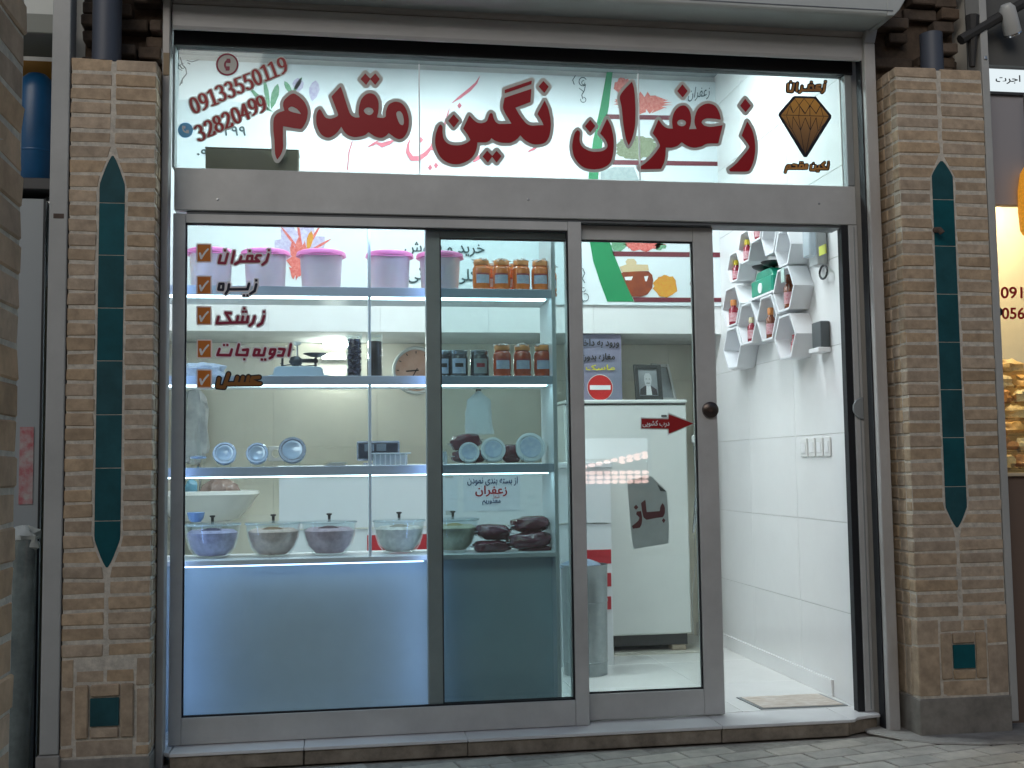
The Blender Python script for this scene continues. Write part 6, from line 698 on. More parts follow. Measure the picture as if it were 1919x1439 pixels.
for i, px in enumerate((394, 497, 602, 731, 826)):
    y = .30; x = on(px, 0, y); z = ZS[0]; k = 1.0 if i != 2 else 1.02
    t = thing('plastic_bucket', order[i]+' of the pale plastic buckets with pink lids on the top shelf', 'bucket', (x, y, z), 'pink lidded buckets on the top shelf')
    MB().lathe([(.078, 0), (.080, .004), (.087*k, .145), (.0875*k, .150)], 32, (x, y, z)).build('bucket_body', 'bucket', t)
    MB().lathe([(.097*k, .148), (.102*k, .150), (.103*k, .158), (.100*k, .166), (.092*k, .170), (.088*k, .167), (.02, .168), (0, .168)], 36, (x, y, z)).build('lid', 'pink_lid', t)
    MB().tube([(x-.103*k, y, z+.15), (x-.085, y-.09, z+.145), (x, y-.106, z+.14), (x+.085, y-.09, z+.145), (x+.103*k, y, z+.15)], .0025, 6).build('handle', 'pink_lid', t)
def curved_label(t, x, y, z, r, a0, a1, h0, h1, m_, nm='label'):
    b = MB(); n = 10; o = []
    vs = []
    for i in range(n+1):
        a = R(a0+(a1-a0)*i/n)
        for h in (h0, h1): vs.append((x+r*math.cos(a), y+r*math.sin(a), z+h))
    b.add(vs, [(2*i, 2*i+2, 2*i+3, 2*i+1) for i in range(n)]); b.sm = True
    return b.build(nm, m_, t)
def honey_jar(label, px, sh, y, dark, seed, group):
    x = on(px, sh, y); z = ZS[sh]
    t = thing('honey_jar', label, 'jar', (x, y, z), group)
    MB().lathe([(.034, 0), (.0385, .004), (.039, .012), (.036, .020), (.0385, .028), (.0385, .098), (.035, .108), (.029, .114), (.029, .118)], 28, (x, y, z)).build('jar_body', 'honey_dark' if dark else 'honey', t)
    MB().lathe([(.033, .116), (.0335, .118), (.0335, .136), (.031, .139), (0, .1395)], 28, (x, y, z)).build('lid', 'orange_lid', t)
    MB().blob((x, y, z+.137), (.032, .032, .011), seed, .35, 20, 8).build('plastic_wrap', 'wrap', t)
    off = random.Random(seed).uniform(-14, 8)
    l = curved_label(t, x, y, z, .0392, 225+off, 318+off, .035, .078, 'paper_label')
    curved_label(l, x, y, z, .0394, 225+off, 318+off, .072, .079, 'label_red', 'label_band')
    return t
for i, px in enumerate((904, 942, 979, 1015)): honey_jar(order[i if i < 3 else 4]+' of four amber honey jars on the top shelf', px, 0, .26, False, i, 'amber honey jars on the top shelf')
for i, px in enumerate((941, 979, 1017)): honey_jar(('left', 'middle', 'right')[i]+' of three dark honey jars on the second shelf', px, 1, .26, True, 10+i, 'dark honey jars on the second shelf')
for i, px in enumerate((920, 958, 1030)): honey_jar(('amber honey jar standing behind the first two front jars on the top shelf', 'amber honey jar standing behind the middle front jars on the top shelf', 'amber honey jar in the back row against the side panel on the top shelf')[i], px, 0, .37, False, 20+i, 'back row of amber honey jars')

# second shelf
x = on(383, 1, .3); z = ZS[1]
tag(MB().blob((x, .3, z+.03), (.085, .06, .033), 4, .22, 26, 14, .8, 4).build('plastic_bag', mat('bag_blue', (.55, .60, .72), .25, bump=1, bscale=60)), 'crumpled pale blue plastic bag of goods at the left end of the second shelf', 'bag')
# balance scale
x, y = on(560, 1, .29), .29
t = thing('balance_scale', 'old two pan balance scale with pale blue base on the second shelf', 'scale', (x, y, z))
mat('scale_paint', (.45, .58, .70), .35); mat('scale_iron', (.10, .11, .13), .4, .6)
MB().prism([(-.125, 0), (.125, 0), (.125, .008), (.105, .012), (.098, .040), (.085, .047), (-.085, .047), (-.098, .040), (-.105, .012), (-.125, .008)], 'y', -.045, .045).build('base', 'scale_paint', t, .003).matrix_basis = Matrix.Translation((x, y, z))
for s in (-1, 1):
    cx = x+s*.088
    MB().tube([(cx-s*.02, y, z+.045), (cx-s*.02, y, z+.085)], .005, 8).build('post', 'scale_iron', t)
    zz = z+.118 if s < 0 else z+.10
    MB().lathe([(.004, -.03), (.004, -.012), (.02, -.010), (.05, .002), (.053, .004), (.05, .004), (.02, -.006), (0, -.006)], 26, (cx-s*.018, y, zz)).build('pan', 'scale_iron', t)
MB().box(x-.03, x+.08, y-.006, y+.006, z+.066, z+.082).build('beam', 'scale_iron', t, .003)
MB().blob((x-.012, y, z+.072), (.028, .016, .022), 2, .1).build('counterweight', 'scale_iron', t)
MB().tube([(x-.01, y, z+.045), (x-.01, y, z+.075)], [.012, .008], 10).build('fulcrum', 'scale_iron', t)
MB().tube([(x-.075, y-.01, z+.062), (x-.065, y-.01, z+.052), (x-.02, y-.01, z+.06), (x+.02, y-.01, z+.05), (x+.075, y-.01, z+.055)], .0025, 6).build('linkage', 'scale_iron', t)
# scoop of a hanging scale seen behind: small chrome ladle
x2 = on(557, 1, .40)
t = thing('ladle', 'thin metal ladle standing upright behind the balance scale', 'ladle', (x2, .40, z))
MB().tube([(x2, .40, z+.001), (x2, .40, z+.155)], .004, 8).build('handle', 'steel', t); MB().lathe([(.0, .150), (.012, .152), (.017, .160), (.018, .166), (0, .163)], 16, (x2, .40, z)).build('cup', 'white_gloss', t)
# tall clear cylinders
for lab, px, m_, grp in (('tall clear jar packed with dark dried limes on the second shelf', 664, None, 0), ('tall clear jar filled with dark brown grain on the second shelf', 702, 1, 0)):
    x, y = on(px, 1, .29), .29
    t = thing('storage_jar', lab, 'jar', (x, y, z))
    MB().lathe([(.031, 0), (.033, .003), (.033, .182), (.0315, .184), (.0315, .003), (0, .003)], 28, (x, y, z), False).build('glass_wall', 'clear', t)
    MB().lathe([(.034, .172), (.035, .174), (.035, .190), (.033, .193), (0, .193)], 24, (x, y, z)).build('lid', 'clear', t)
    if m_: MB().lathe([(.0305, .004), (.0305, .155), (.02, .158), (0, .159)], 24, (x, y, z)).build('contents', mat('grain', (.028, .018, .018), .7, var=.4, vscale=120, bump=1, bscale=150), t)
    else:
        b = MB(); r_ = random.Random(1)
        for k in range(13):
            for q in range(7):
                an = q*1.047+k*.5; rr = .0205 if q < 6 else 0
                b.blob((x+rr*math.cos(an)+r_.uniform(-.002, .002), y+rr*math.sin(an), z+.011+.0125*k+r_.uniform(-.002, .002)), (.0092, .0092, .0082), k*7+q, .06, 8, 6)
        o = b.build('contents', mat('dried_lime', (.045, .04, .075), .5), t); o['kind'] = 'stuff'
# wide jars
for lab, px, w in (('narrow dark jar half hidden by the sash post on the second shelf', 832, .026), ('wide clear jar of dark goods with printed label next to the dark honey', 859, .041), ('wide clear jar with brown framed label between the dark jars and honey', 899, .041)):
    x, y = on(px, 1, .29), .29
    t = thing('glass_jar', lab, 'jar', (x, y, z), 'wide clear jars on the second shelf')
    MB().lathe([(w*.94, 0), (w, .006), (w, .088), (w*.9, .100), (w*.88, .103)], 28, (x, y, z)).build('jar_body', mat('jar_dark', (.035, .04, .05), .1, coat=.6, var=.5, vscale=40), t)
    MB().lathe([(w*.93, .101), (w*.96, .103), (w*.96, .117), (w*.9, .119), (0, .119)], 28, (x, y, z)).build('lid', mat('tin_lid', (.42, .45, .47), .25, .8), t)
    l = curved_label(t, x, y, z, w*1.006, 226, 314, .018, .082, 'paper_label' if px < 880 else mat('label_green', (.30, .33, .33), .5))
    curved_label(l, x, y, z, w*1.012, 245, 295, .045, .062, 'label_red' if px > 880 else 'black', 'label_print')

# third shelf: saffron tins on little stands
z = ZS[2]
mat('tin_blue', (.35, .45, .62), .2, .5); mat('tin_white', (.72, .74, .75), .3); mat('dish', (.45, .55, .7), .15, .3)
def tin(lab, px, py, rpx, m_face, y=.28, inner=True):
    c = at(px, py, y); r_ = rpx*4.76/FPX
    t = thing('saffron_tin', lab, 'tin', (c.x, y, z), 'round tins shown on small stands')
    M4 = Matrix.Translation((c.x, y, c.z)) @ Matrix.Rotation(R(72), 4, 'X')
    def pl(o): o.matrix_basis = M4; return o
    pl(MB().lathe([(r_*.9, -.02), (r_*.95, -.018), (r_*.95, 0), (r_, .001), (r_, .008), (r_*.96, .011), (r_*.8, .011), (r_*.78, .006), (0, .006)], 30).build('tin_body', m_face, t))
    if inner:
        pl(MB().lathe([(r_*.72, .0062), (r_*.72, .0085), (r_*.55, .0085), (r_*.5, .004+.003), (0, .007)], 26).build('window_disc', 'dish' if m_face != 'tin_white' else 'paper_label', t))
    b = MB()
    for s in (-1, 1):
        b.box(c.x+s*r_*.55-.002, c.x+s*r_*.55+.002, y-.03, y+.03, z, c.z-r_*.70)
        b.box(c.x+s*r_*.55-.002, c.x+s*r_*.55+.002, y-.036, y-.031, z, c.z-r_*.45)
    b.box(c.x-r_*.55+.0025, c.x+r_*.55-.0025, y+.02, y+.024, z, c.z-r_*.75)
    b.build('stand', 'clear', t)
    return t
tin('blue rimmed round tin, second from the left on the third shelf', 421, 850, 21, 'tin_blue'); tin('blue rimmed round tin with pale disc, third from the left on the third shelf', 482, 850, 20, 'tin_blue'); tin('largest deep grey round tin standing on the third shelf', 548, 844, 25, mat('tin_grey', (.28, .33, .42), .2, .6))
tin('smallest bright white round tin lid on the third shelf right part', 879, 848, 19.5, 'tin_white'); tin('middle sized white round tin lid on the third shelf right part', 924, 843, 23.5, 'tin_white'); tin('largest white round tin lid near the side panel on the third shelf', 994, 839, 28.5, 'tin_white')
c = at(372, 858, .28)
t = thing('tin_stand', 'small clear stand with flat white lid at the left end of the third shelf', 'stand', (c.x, .28, z))
MB().lathe([(.028, .036), (.033, .039), (.033, .046), (.02, .05), (0, .05)], 24, (c.x, .28, z)).build('lid', 'tin_blue', t)
b = MB()
for s in (-1, 1): b.box(c.x+s*.024-.003, c.x+s*.024+.003, .265, .295, z, z+.036)
b.build('stand_legs', 'clear', t); MB().prism([(c.x-.006, z+.05), (c.x+.006, z+.05), (c.x+.008, z+.11), (c.x+.003, z+.118), (c.x, z+.11), (c.x-.003, z+.118), (c.x-.008, z+.11)], 'y', .29, .293).build('price_clip', 'clear', t)
x = on(628, 2, .3)
t = thing('lid_pile', 'low pile of clear plastic lids in the middle of the third shelf', 'lids', (x, .3, z))
for k in range(3): MB().lathe([(.03, 0), (.05-.004*k, .003), (.052-.004*k, .004), (.02, .0045), (0, .0045)], 26, (x+.004*k, .3, z+.0055*k)).build('lid', mat('frost', (.72, .76, .8), .25, alpha=.75), t)
x = on(730, 2, .3)
t = thing('plastic_tray', 'clear ribbed plastic tray with wide rim on the third shelf', 'tray', (x, .3, z))
b = MB().box(x-.072, x+.072, .26, .34, z+.0005, z+.048)
b.build('tray_body', mat('frost2', (.62, .7, .76), .2, alpha=.5), t, .004)
bxp('rim', 'frost', t, x-.092, x+.086, .245, .355, z+.0485, z+.053, .002)
for k in range(7): bxp('rib', 'frost', t, x-.066+.021*k, x-.060+.021*k, .2575, .2596, z+.003, z+.046, .0006)
c = at(832, 850, .3)
t = thing('spice_jar', 'small clear glass jar beside the sash post on the third shelf', 'jar', (c.x, .3, z))
MB().lathe([(.014, 0), (.015, .003), (.015, .04), (.011, .05), (.011, .056)], 18, (c.x, .3, z)).build('glass_wall', 'frost2', t); MB().lathe([(.0125, .054), (.0125, .066), (0, .067)], 18, (c.x, .3, z)).build('lid', 'clear', t)
mat('barberry', (.12, .022, .04), .25, coat=.8, var=.5, vscale=90, bump=1, bscale=28); mat('barberry2', (.11, .015, .03), .25, coat=.5, var=.4, vscale=60, bump=.8, bscale=80)
def pillow(lab, px, py, wpx, hpx, y, rot, seed, m_='barberry', dep=.05, grp='dark red spice packets'):
    c = at(px, py, y); w, h = wpx/2*4.8/FPX, hpx/2*4.8/FPX
    t = thing('spice_packet', lab, 'packet', (c.x, y, c.z-h), grp)
    M4 = Matrix.Translation((c.x, y, c.z)) @ Matrix.Rotation(R(rot), 4, 'Y')
    o = MB().blob((0, 0, 0), (w*.93, dep, h), seed, .10, 28, 14, .75, 3).build('packet_body', m_, t); o.matrix_basis = M4
    b = MB()
    for s in (-1, 1): b.box(min(s*w*.86, s*w*1.08), max(s*w*.86, s*w*1.08), -dep*.7, dep*.7, -.0012, .0012, .003)
    o = b.build('sealed_edge', 'wrap', t); o.matrix_basis = M4
    return t
pillow('dark red packet lying behind the smallest white tin lid', 872, 828, 62, 30, .36, -8, 31, 'barberry2'); pillow('dark red packet at shelf level behind the white tin lids', 880, 855, 70, 26, .36, 0, 32, 'barberry2'); pillow('dark red packet glimpsed between the two larger tin lids', 957, 850, 40, 36, .38, 0, 33, 'barberry2')
# hanging roll of bags
c = at(897, 775, .42)
t = thing('bag_roll', 'roll of white plastic bags hanging from a black clip over the third shelf', 'bags', (c.x, .42, c.z-.09))
bxp('clip', 'black', t, c.x-.011, c.x+.011, .41, .43, 1.476, 1.503, .002)
b = MB(); prof = [(0, .10, .008), (0, .085, .02), (0, .06, .05), (.0, .0, .056), (.002, -.05, .058), (.004, -.092, .060)]
n = 24; vs = []
for (dx, dz, hw_) in prof:
    for k in range(n):
        a = 6.2832*k/n; q = 1+.12*math.sin(5*a+dz*40); vs.append((c.x+dx+hw_*math.cos(a)*q, .42+.022*math.sin(a)*q, c.z+dz))
b.add(vs, [(j*n+k, j*n+(k+1) % n, (j+1)*n+(k+1) % n, (j+1)*n+k) for j in range(len(prof)-1) for k in range(n)]); b.sm = True
b.build('bags', mat('bag_white', (.78, .80, .78), .3, alpha=.85, bump=.8, bscale=50), t)

# counter: covered glass bowls of spices
z = ZS[3]
glassy = thin_glass('bowl_glass', (.93, .96, .97), 1.5)
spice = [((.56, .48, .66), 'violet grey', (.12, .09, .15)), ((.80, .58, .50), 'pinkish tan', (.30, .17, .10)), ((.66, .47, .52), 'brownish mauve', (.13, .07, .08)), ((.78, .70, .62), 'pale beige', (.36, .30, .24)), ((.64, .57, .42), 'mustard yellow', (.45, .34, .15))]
for i, (px, w) in enumerate(((398, 100), (512, 100), (617, 100), (748, 96), (849, 96))):
    y = .33; x = at(px, 1000, y).x; r_ = w/2*4.75/FPX
    t = thing('glass_bowl', 'covered glass bowl heaped with '+spice[i][1]+' spice on the counter', 'bowl', (x, y, z), 'covered glass spice bowls')
    MB().lathe([(.0, .0), (r_*.55, .0), (r_*.62, .004), (r_*.82, .035), (r_*.93, .075), (r_*.98, .115), (r_, .132), (r_*.965, .132), (r_*.94, .115), (r_*.89, .075), (r_*.78, .037), (r_*.5, .007), (0, .007)], 40, (x, y, z), False).build('bowl_wall', 'bowl_glass', t)
    MB().lathe([(r_*.52, .0085), (r_*.76, .038), (r_*.87, .076), (r_*.91, .100), (r_*.75, .112), (r_*.4, .104), (0, .1)], 32, (x, y, z)).build('spice', mat('spice%d' % i, spice[i][0], .9, var=.25, vscale=40, bump=.5, bscale=60), t)
    MB().blob((x, y-r_*.42, z+.088), (r_*.52, r_*.36, .034), i, .06, 22, 12).build('crescent_blob', mat('crescent_dark%d' % i, spice[i][2], .95, var=.3, vscale=60, bump=.5, bscale=80), t)  # dark blob standing in for the crescent reflection on the bowl
    MB().lathe([(r_*1.01, .133), (r_*1.02, .135), (r_*1.0, .140), (r_*.5, .145), (0, .146), ], 40, (x, y, z), False).build('lid', 'bowl_glass', t)
    MB().lathe([(r_*.995, .1305), (r_*1.03, .131), (r_*1.035, .1335), (r_*1.03, .136), (r_*.995, .1365), (r_*.995, .1305)], 40, (x, y, z), False).build('rim', mat('rim_glass', (.62, .72, .76), .12, alpha=.8), t)
    MB().lathe([(.006, .146), (.006, .162), (.012, .166), (.011, .171), (0, .172)], 14, (x, y, z)).build('knob', 'black', t)
c = at(367, 975, .26)
t = thing('scoop_bowl', 'small blue plastic cup resting on the leftmost glass bowl lid', 'cup', (c.x, .26, z+.147))
MB().lathe([(.0, .0), (.018, .001), (.030, .015), (.036, .040), (.034, .040), (.028, .016), (.016, .004), (0, .004)], 24, (c.x, .26, z+.147), False).build('cup', mat('blue_plastic', (.22, .35, .60), .25), t)
pillow('upper right dark spice packet of the pile on the counter', 995, 982, 78, 30, .30, -3, 41); pillow('upper left dark spice packet of the pile on the counter', 924, 997, 70, 30, .29, 4, 42); pillow('middle right dark spice packet of the pile on the counter', 991, 1012, 92, 30, .27, -4, 43); pillow('bottom left dark spice packet of the pile on the counter', 920, 1024, 72, 22, .25, 0, 44); pillow('bottom right dark spice packet of the pile on the counter', 1005, 1030, 66, 18, .29, 0, 45)

# two glowing bars added for reflected light strips, brightening the back wall
for lab, xa, xb, yy in (('upper added glowing bar on the back wall above the scale', 608, 653, 644), ('lower added glowing bar on the back wall behind the scale pan', 606, 645, 667)):
    a, b = at(xa, yy, 2.1), at(xb, yy, 2.1)
    t = thing('glow_bar', lab, 'light', ((a.x+b.x)/2, 2.12, a.z), 'added glowing bars on the back wall')
    bxp('base', 'white', t, a.x-.01, b.x+.01, 2.13, 2.198, a.z-.018, a.z+.018, .003)
    bxp('tube', 'bar_glow', t, a.x, b.x, 2.105, 2.1295, a.z-.013, a.z+.013, .005)
# ------------------------------------------------------------------ back of the shop
DYF = 1.30
dx0, dx1 = at(523, 930, DYF).x, at(1145, 930, DYF).x
dtop = at(1100, 866, DYF).z; gz_ = at(1100, 981, DYF).z
dk = thing('service_desk', 'white service desk with red blocks behind the display shelving', 'desk', ((dx0+dx1)/2, DYF+.2, FZ))
bxp('desk_top', 'laminate', dk, dx0-.01, dx1+.01, DYF-.01, DYF+.42, dtop-.03, dtop, .003)
bxp('upper_panel', 'laminate', dk, dx0, dx1, DYF, DYF+.02, gz_+.003, dtop-.0305, .001)
bxp('side_panel', 'laminate', dk, dx1-.02, dx1, DYF+.0205, DYF+.4, FZ, dtop-.0305, .001)
bxp('side_panel', 'laminate', dk, dx0, dx0+.02, DYF+.0205, DYF+.4, FZ, dtop-.0305, .001)
bxp('lower_panel', 'laminate', dk, dx0, dx1, DYF+.006, DYF+.02, FZ, gz_-.003, .001)
mat('desk_red', (.45, .02, .03), .35)
for x_, y0, x1_, y1 in ((688, 1003, 802, 1062), (1085, 1031, 1146, 1056), (1130, 1074, 1146, 1099), (1131, 1118, 1146, 1142)):
    p, q = at(x_, y0, DYF), at(x1_, y1, DYF)
    bxp('red_block', 'desk_red', dk, p.x, min(q.x, dx1-.0005), DYF+.002, DYF+.0055, q.z, p.z, .0008)
# notice on the desk
p, q = at(868, 888, DYF), at(975, 956, DYF)
nt_ = thing('paper_notice', 'white paper notice with blue and red Persian lines taped to the desk', 'notice', ((p.x+q.x)/2, DYF, q.z))
bxp('sheet', mat('paper', (.70, .74, .80), .6, var=.03, vscale=6), nt_, p.x, q.x, DYF-.0012, DYF-.0004, q.z, p.z)
mat('ink_blue', (.02, .06, .16), .6); mat('ink_red', (.42, .02, .04), .6)
flat('text_line', 'np_az', 'ink_blue', nt_, -.001); flat('text_line', 'np_zaf', 'ink_red', nt_, -.001); flat('text_line', 'np_maz', 'ink_blue', nt_, -.001); flat('handwriting', 'np_shoma', 'ink_red', nt_, -.001)
p, q = at(826, 892, DYF), at(858, 960, DYF)
t = thing('paper_sheet', 'blank white paper sheet taped to the desk left of the notice', 'paper', ((p.x+q.x)/2, DYF, q.z))
bxp('sheet', 'paper', t, p.x, q.x, DYF-.0012, DYF-.0004, q.z, p.z)
for zz in (p.z, q.z): bxp('tape', 'tape', t, (p.x+q.x)/2-.02, (p.x+q.x)/2+.02, DYF-.0016, DYF-.0013, zz-.012, zz+.010)
# fridge
FY = 1.62
fx0, fx1 = at(1060, 760, FY).x, at(1286, 757, FY).x
ftop, fbot = at(1190, 749, FY).z, at(1290, 1188, FY).z
fg = thing('refrigerator', 'tall white refrigerator with a faded enamel door standing at the back of the shop', 'refrigerator', ((fx0+fx1)/2, FY+.25, FZ))
mat('enamel', (.68, .70, .68), .28, var=.03, vscale=3)
bxp('cabinet', 'enamel', fg, fx0, fx1, FY+.045, FY+.52, fbot, ftop-.022, .004)
bxp('door', 'enamel', fg, fx0, fx1, FY, FY+.04, fbot+.003, ftop-.028, .008)
bxp('top_cap', 'enamel', fg, fx0-.004, fx1+.004, FY-.008, FY+.53, ftop-.02, ftop, .006)
bxp('door_seal', 'black', fg, fx0+.004, fx1-.004, FY+.002, FY+.04, ftop-.0275, ftop-.0205)
bxp('kick_panel', 'dark', fg, fx0+.01, fx1-.01, FY+.05, FY+.5, FZ+.035, fbot-.001)
p = at(1245, 780, FY); bxp('badge', 'dark', fg, p.x-.018, p.x+.014, FY-.002, FY-.0002, p.z-.004, p.z+.008, .0008)
for x in (fx0+.06, fx1-.06): bxp('foot', mat('wood_block', (.45, .38, .30), .8), fg, x-.045, x+.035, FY+.03, FY+.12, FZ+.006, FZ+.034, .002)
tag(MB().box(fx0-.05, fx1+.06, FY-.05, FY+.5, FZ+.0005, FZ+.0055, .002).build('board', mat('hardboard', (.50, .48, .42), .8, var=.1)), 'thin grey board on the floor under the refrigerator', 'board')
p = at(1085, 626, 1.67); q = at(1166, 748, 1.67)
ms = thing('mask_notice', 'blue grey notice board with no entry symbol standing on the refrigerator', 'sign', ((p.x+q.x)/2, 1.67, ftop))
bxp('board', mat('notice_blue', (.16, .19, .25), .5, vcol=(.22, .20, .28), vscale=4), ms, p.x-.02, q.x, 1.667, 1.675, ftop+.001, p.z, .001)
flat('text_line', 'ms_vor', 'black', ms, 0); flat('text_line', 'ms_magh', 'black', ms, 0); flat('text_line', 'ms_mask', mat('ink_yellow', (.55, .50, .03), .5) and 'ink_yellow', ms, 0)
c = at(1125, 726, 1.66); rr = .071
MB().lathe([(rr, 0), (rr, .003), (0, .003)], 36).build('no_entry_disc', mat('sign_red', (.50, .02, .02), .4), ms).matrix_basis = Matrix.Translation((c.x, 1.6665, c.z)) @ Matrix.Rotation(R(90), 4, 'X')
MB().lathe([(rr+.004, 0), (rr+.004, .0015), (0, .0015)], 36).build('disc_rim', 'vinyl_edge', ms).matrix_basis = Matrix.Translation((c.x, 1.6668, c.z)) @ Matrix.Rotation(R(90), 4, 'X')
bxp('no_entry_bar', 'white', ms, c.x-.06, c.x+.06, 1.6615, 1.6632, c.z-.013, c.z+.013)
# framed portraits
def frame_pic(lab, px, py, w, h, y, yaw, tilt, portrait):
    c = at(px, py, y)
    t = thing('picture_frame', lab, 'picture', (c.x, y, ftop))
    M4 = Matrix.Translation((c.x, y, ftop+.003)) @ Matrix.Rotation(R(yaw), 4, 'Z') @ Matrix.Rotation(R(tilt), 4, 'X')
    def B(nm, m_, x0, x1, y0, y1, z0, z1, bv=.001):
        o = bxp(nm, m_, t, x0, x1, y0, y1, z0, z1, bv); o.matrix_basis = M4; return o
    f = .024 if portrait else .02
    B('backing', 'dark', -w/2+.002, w/2-.002, .004, .012, .002, h-.002)
    m_ = mat('frame_black', (.03, .035, .035), .4) if portrait else mat('frame_grey', (.36, .37, .36), .5)
    B('frame_side', m_, -w/2, -w/2+f, -.006, .0035, 0, h); B('frame_side', m_, w/2-f, w/2, -.006, .0035, 0, h)
    B('frame_side', m_, -w/2+f+.0003, w/2-f-.0003, -.005, .003, 0, f); B('frame_side', m_, -w/2+f+.0003, w/2-f-.0003, -.005, .003, h-f, h)
    B('photo', mat('photo_grey', (.16, .18, .19), .5, vcol=(.24, .26, .27), vscale=9), -w/2+f, w/2-f, .0032, .0039, f, h-f)
    if portrait:
        def pl(pts, nm, mm, yy):
            o = MB().prism([(a*w, b*h) for a, b in pts], 'y', yy, yy+.0006).build(nm, mm, t); o.matrix_basis = M4
        pl([(-.33, .14), (.33, .14), (.30, .30), (.12, .40), (-.12, .40), (-.30, .30)], 'jacket_print', mat('photo_dark', (.03, .03, .035), .5), .0024)
        pl([(-.09, .14), (.12, .14), (.09, .40), (-.07, .40)], 'shirt_print', mat('photo_white', (.55, .57, .57), .5), .0016)
        pl([(-.10, .42), (0, .37), (.10, .42), (.14, .55), (.13, .68), (.07, .76), (-.07, .76), (-.13, .68), (-.14, .55)], 'face_print', mat('photo_skin', (.40, .42, .42), .5), .001)
        pl([(-.06, .485), (.06, .485), (.075, .465), (-.075, .465)], 'moustache_print', 'photo_dark', .0002)
        pl([(-.085, .60), (-.03, .60), (-.03, .585), (-.085, .585)], 'eye_print', 'photo_dark', .0002); pl([(.03, .60), (.085, .60), (.085, .585), (.03, .585)], 'eye_print', 'photo_dark', .0002)
    return t
frame_pic('tilted empty grey picture frame leaning behind the portrait', 1252, 745, .14, .23, 1.80, 28, -16, False)
frame_pic('black framed grey portrait photograph of a man standing on the refrigerator', 1217, 745, .165, .205, 1.68, 6, -8, True)
# chrome tool beside the fridge
p0, p1 = at(1305, 825, 1.66), at(1300, 998, 1.66)
t = thing('tongs', 'chrome tongs with a white head hanging in the gap beside the refrigerator', 'tongs', (p0.x, 1.66, p1.z))
for dx, dx2 in ((-.012, -.004), (.014, .0)):
    MB().tube([(p0.x+dx, 1.66, p0.z-.03), (p0.x+dx+.006, 1.655, (p0.z+p1.z)/2), (p1.x+dx2, 1.66, p1.z)], [.009, .010, .004], 8).build('arm', 'chrome', t)
MB().blob((p0.x, 1.66, p0.z), (.028, .02, .035), 3, .15, 14, 10).build('head', 'white', t)
p2 = at(1316, 845, 1.72); p3 = at(1309, 1000, 1.72)
tag(MB().tube([p2, (p2.x*.5+p3.x*.5+.01, 1.72, (p2.z+p3.z)/2), p3], [.007, .008, .005], 8).build('rod', mat('dark_rod', (.06, .05, .05), .2, .8)), 'thin dark rod hanging next to the chrome tongs', 'rod')
q0 = at(1301, 1002, 1.66); tag(MB().tube([q0, at(1303, 1060, 1.66), at(1297, 1120, 1.68), at(1299, 1190, 1.70)], .003, 6).build('cable', mat('cable_white', (.5, .5, .48), .5)), 'thin pale cable dropping beside the refrigerator', 'cable')
# galvanised bin
c = atZ(1098, 1262, FZ); br = .118
topz = at(1100, 1058, c.y).z
t = thing('metal_bin', 'tall galvanised metal bin with ribs standing on the floor beside the shelving', 'bin', (c.x, c.y, FZ))
hh = topz-FZ
MB().lathe([(br*.92, .001), (br*.93, .06), (br*.95, .062), (br*.95, .068), (br*.935, .07), (br*.97, hh*.66), (br*.99, hh*.665), (br*.99, hh*.68), (br*.972, hh*.69), (br, hh), (br*1.02, hh+.003), (br*.99, hh+.003), (br*.95, hh*.6), (br*.9, .01), (0, .01)], 40, (c.x, c.y, FZ), False).build('bin_body', 'galv', t)
MB().blob((c.x-.01, c.y, topz-.01), (.102, .102, .04), 6, .12, 22, 10).build('bin_liner', mat('liner', (.16, .22, .30), .4, bump=.5, bscale=30), t)
# sink on the back wall
sx0, sx1 = at(340, 930, 1.85).x, at(484, 930, 1.85).x; sz = at(420, 927, 1.85).z
t = thing('wash_basin', 'white ceramic wash basin on the back wall at the left', 'sink', ((sx0+sx1)/2, 1.95, sz-.2))
cx = (sx0+sx1)/2-.09; rx = sx1-cx
pr = [(.42, -.15), (.62, -.135), (.84, -.07), (.93, -.02), (1.0, 0), (.985, .018), (.93, .022), (.86, .014), (.7, -.06), (.4, -.11), (0, -.115)]
b = MB().lathe(pr, 40, (0, 0, 0), True); o = b.build('basin', 'white_gloss', t); o.matrix_basis = Matrix.Translation((cx, 1.97, sz)) @ Matrix.Diagonal((rx, .22, 1.0, 1))
for v in o.data.vertices: pass
MB().lathe([(.07, -.6), (.075, -.3), (.09, -.15)], 20, (cx, 2.03, sz)).build('pedestal', 'white_gloss', t)
p = at(374, 880, 2.1); MB().tube([(p.x, 2.13, sz+.02), (p.x, 2.13, sz+.14), (p.x, 2.08, sz+.165), (p.x, 2.03, sz+.15)], .008, 10).build('tap', 'chrome', t)
c = at(412, 922, 1.93)
t = thing('plastic_sack', 'tied clear sack of brown grain sitting in the wash basin', 'sack', (c.x, 1.93, c.z-.05))
b = MB(); n = 26; prof = [(.0, -.05), (.085, -.045), (.11, .0), (.09, .04), (.045, .07), (.012, .088), (.02, .105), (.035, .125)]
vs = []
for (r_, dz) in prof:
    for k in range(n):
        a = 6.2832*k/n; q = 1+(.10*math.sin(9*a+dz*20) if dz > -.02 else 0); vs.append((c.x+r_*q*math.cos(a), 1.93+r_*.7*q*math.sin(a), c.z+dz))
b.add(vs, [(j*n+k, j*n+(k+1) % n, (j+1)*n+(k+1) % n, (j+1)*n+k) for j in range(len(prof)-1) for k in range(n)]); b.sm = True
b.build('sack', mat('sack_brown', (.17, .10, .08), .25, vcol=(.30, .22, .2), vscale=18, bump=.6, bscale=40), t)
c = at(358, 915, 1.9)
tag(MB().blob((c.x, 1.9, c.z), (.035, .03, .05), 8, .12).build('spray_bottle', mat('bottle_blue', (.12, .30, .42), .3)), 'blue bottle standing by the tap at the left edge of the basin', 'bottle')
c = at(362, 800, 2.05)
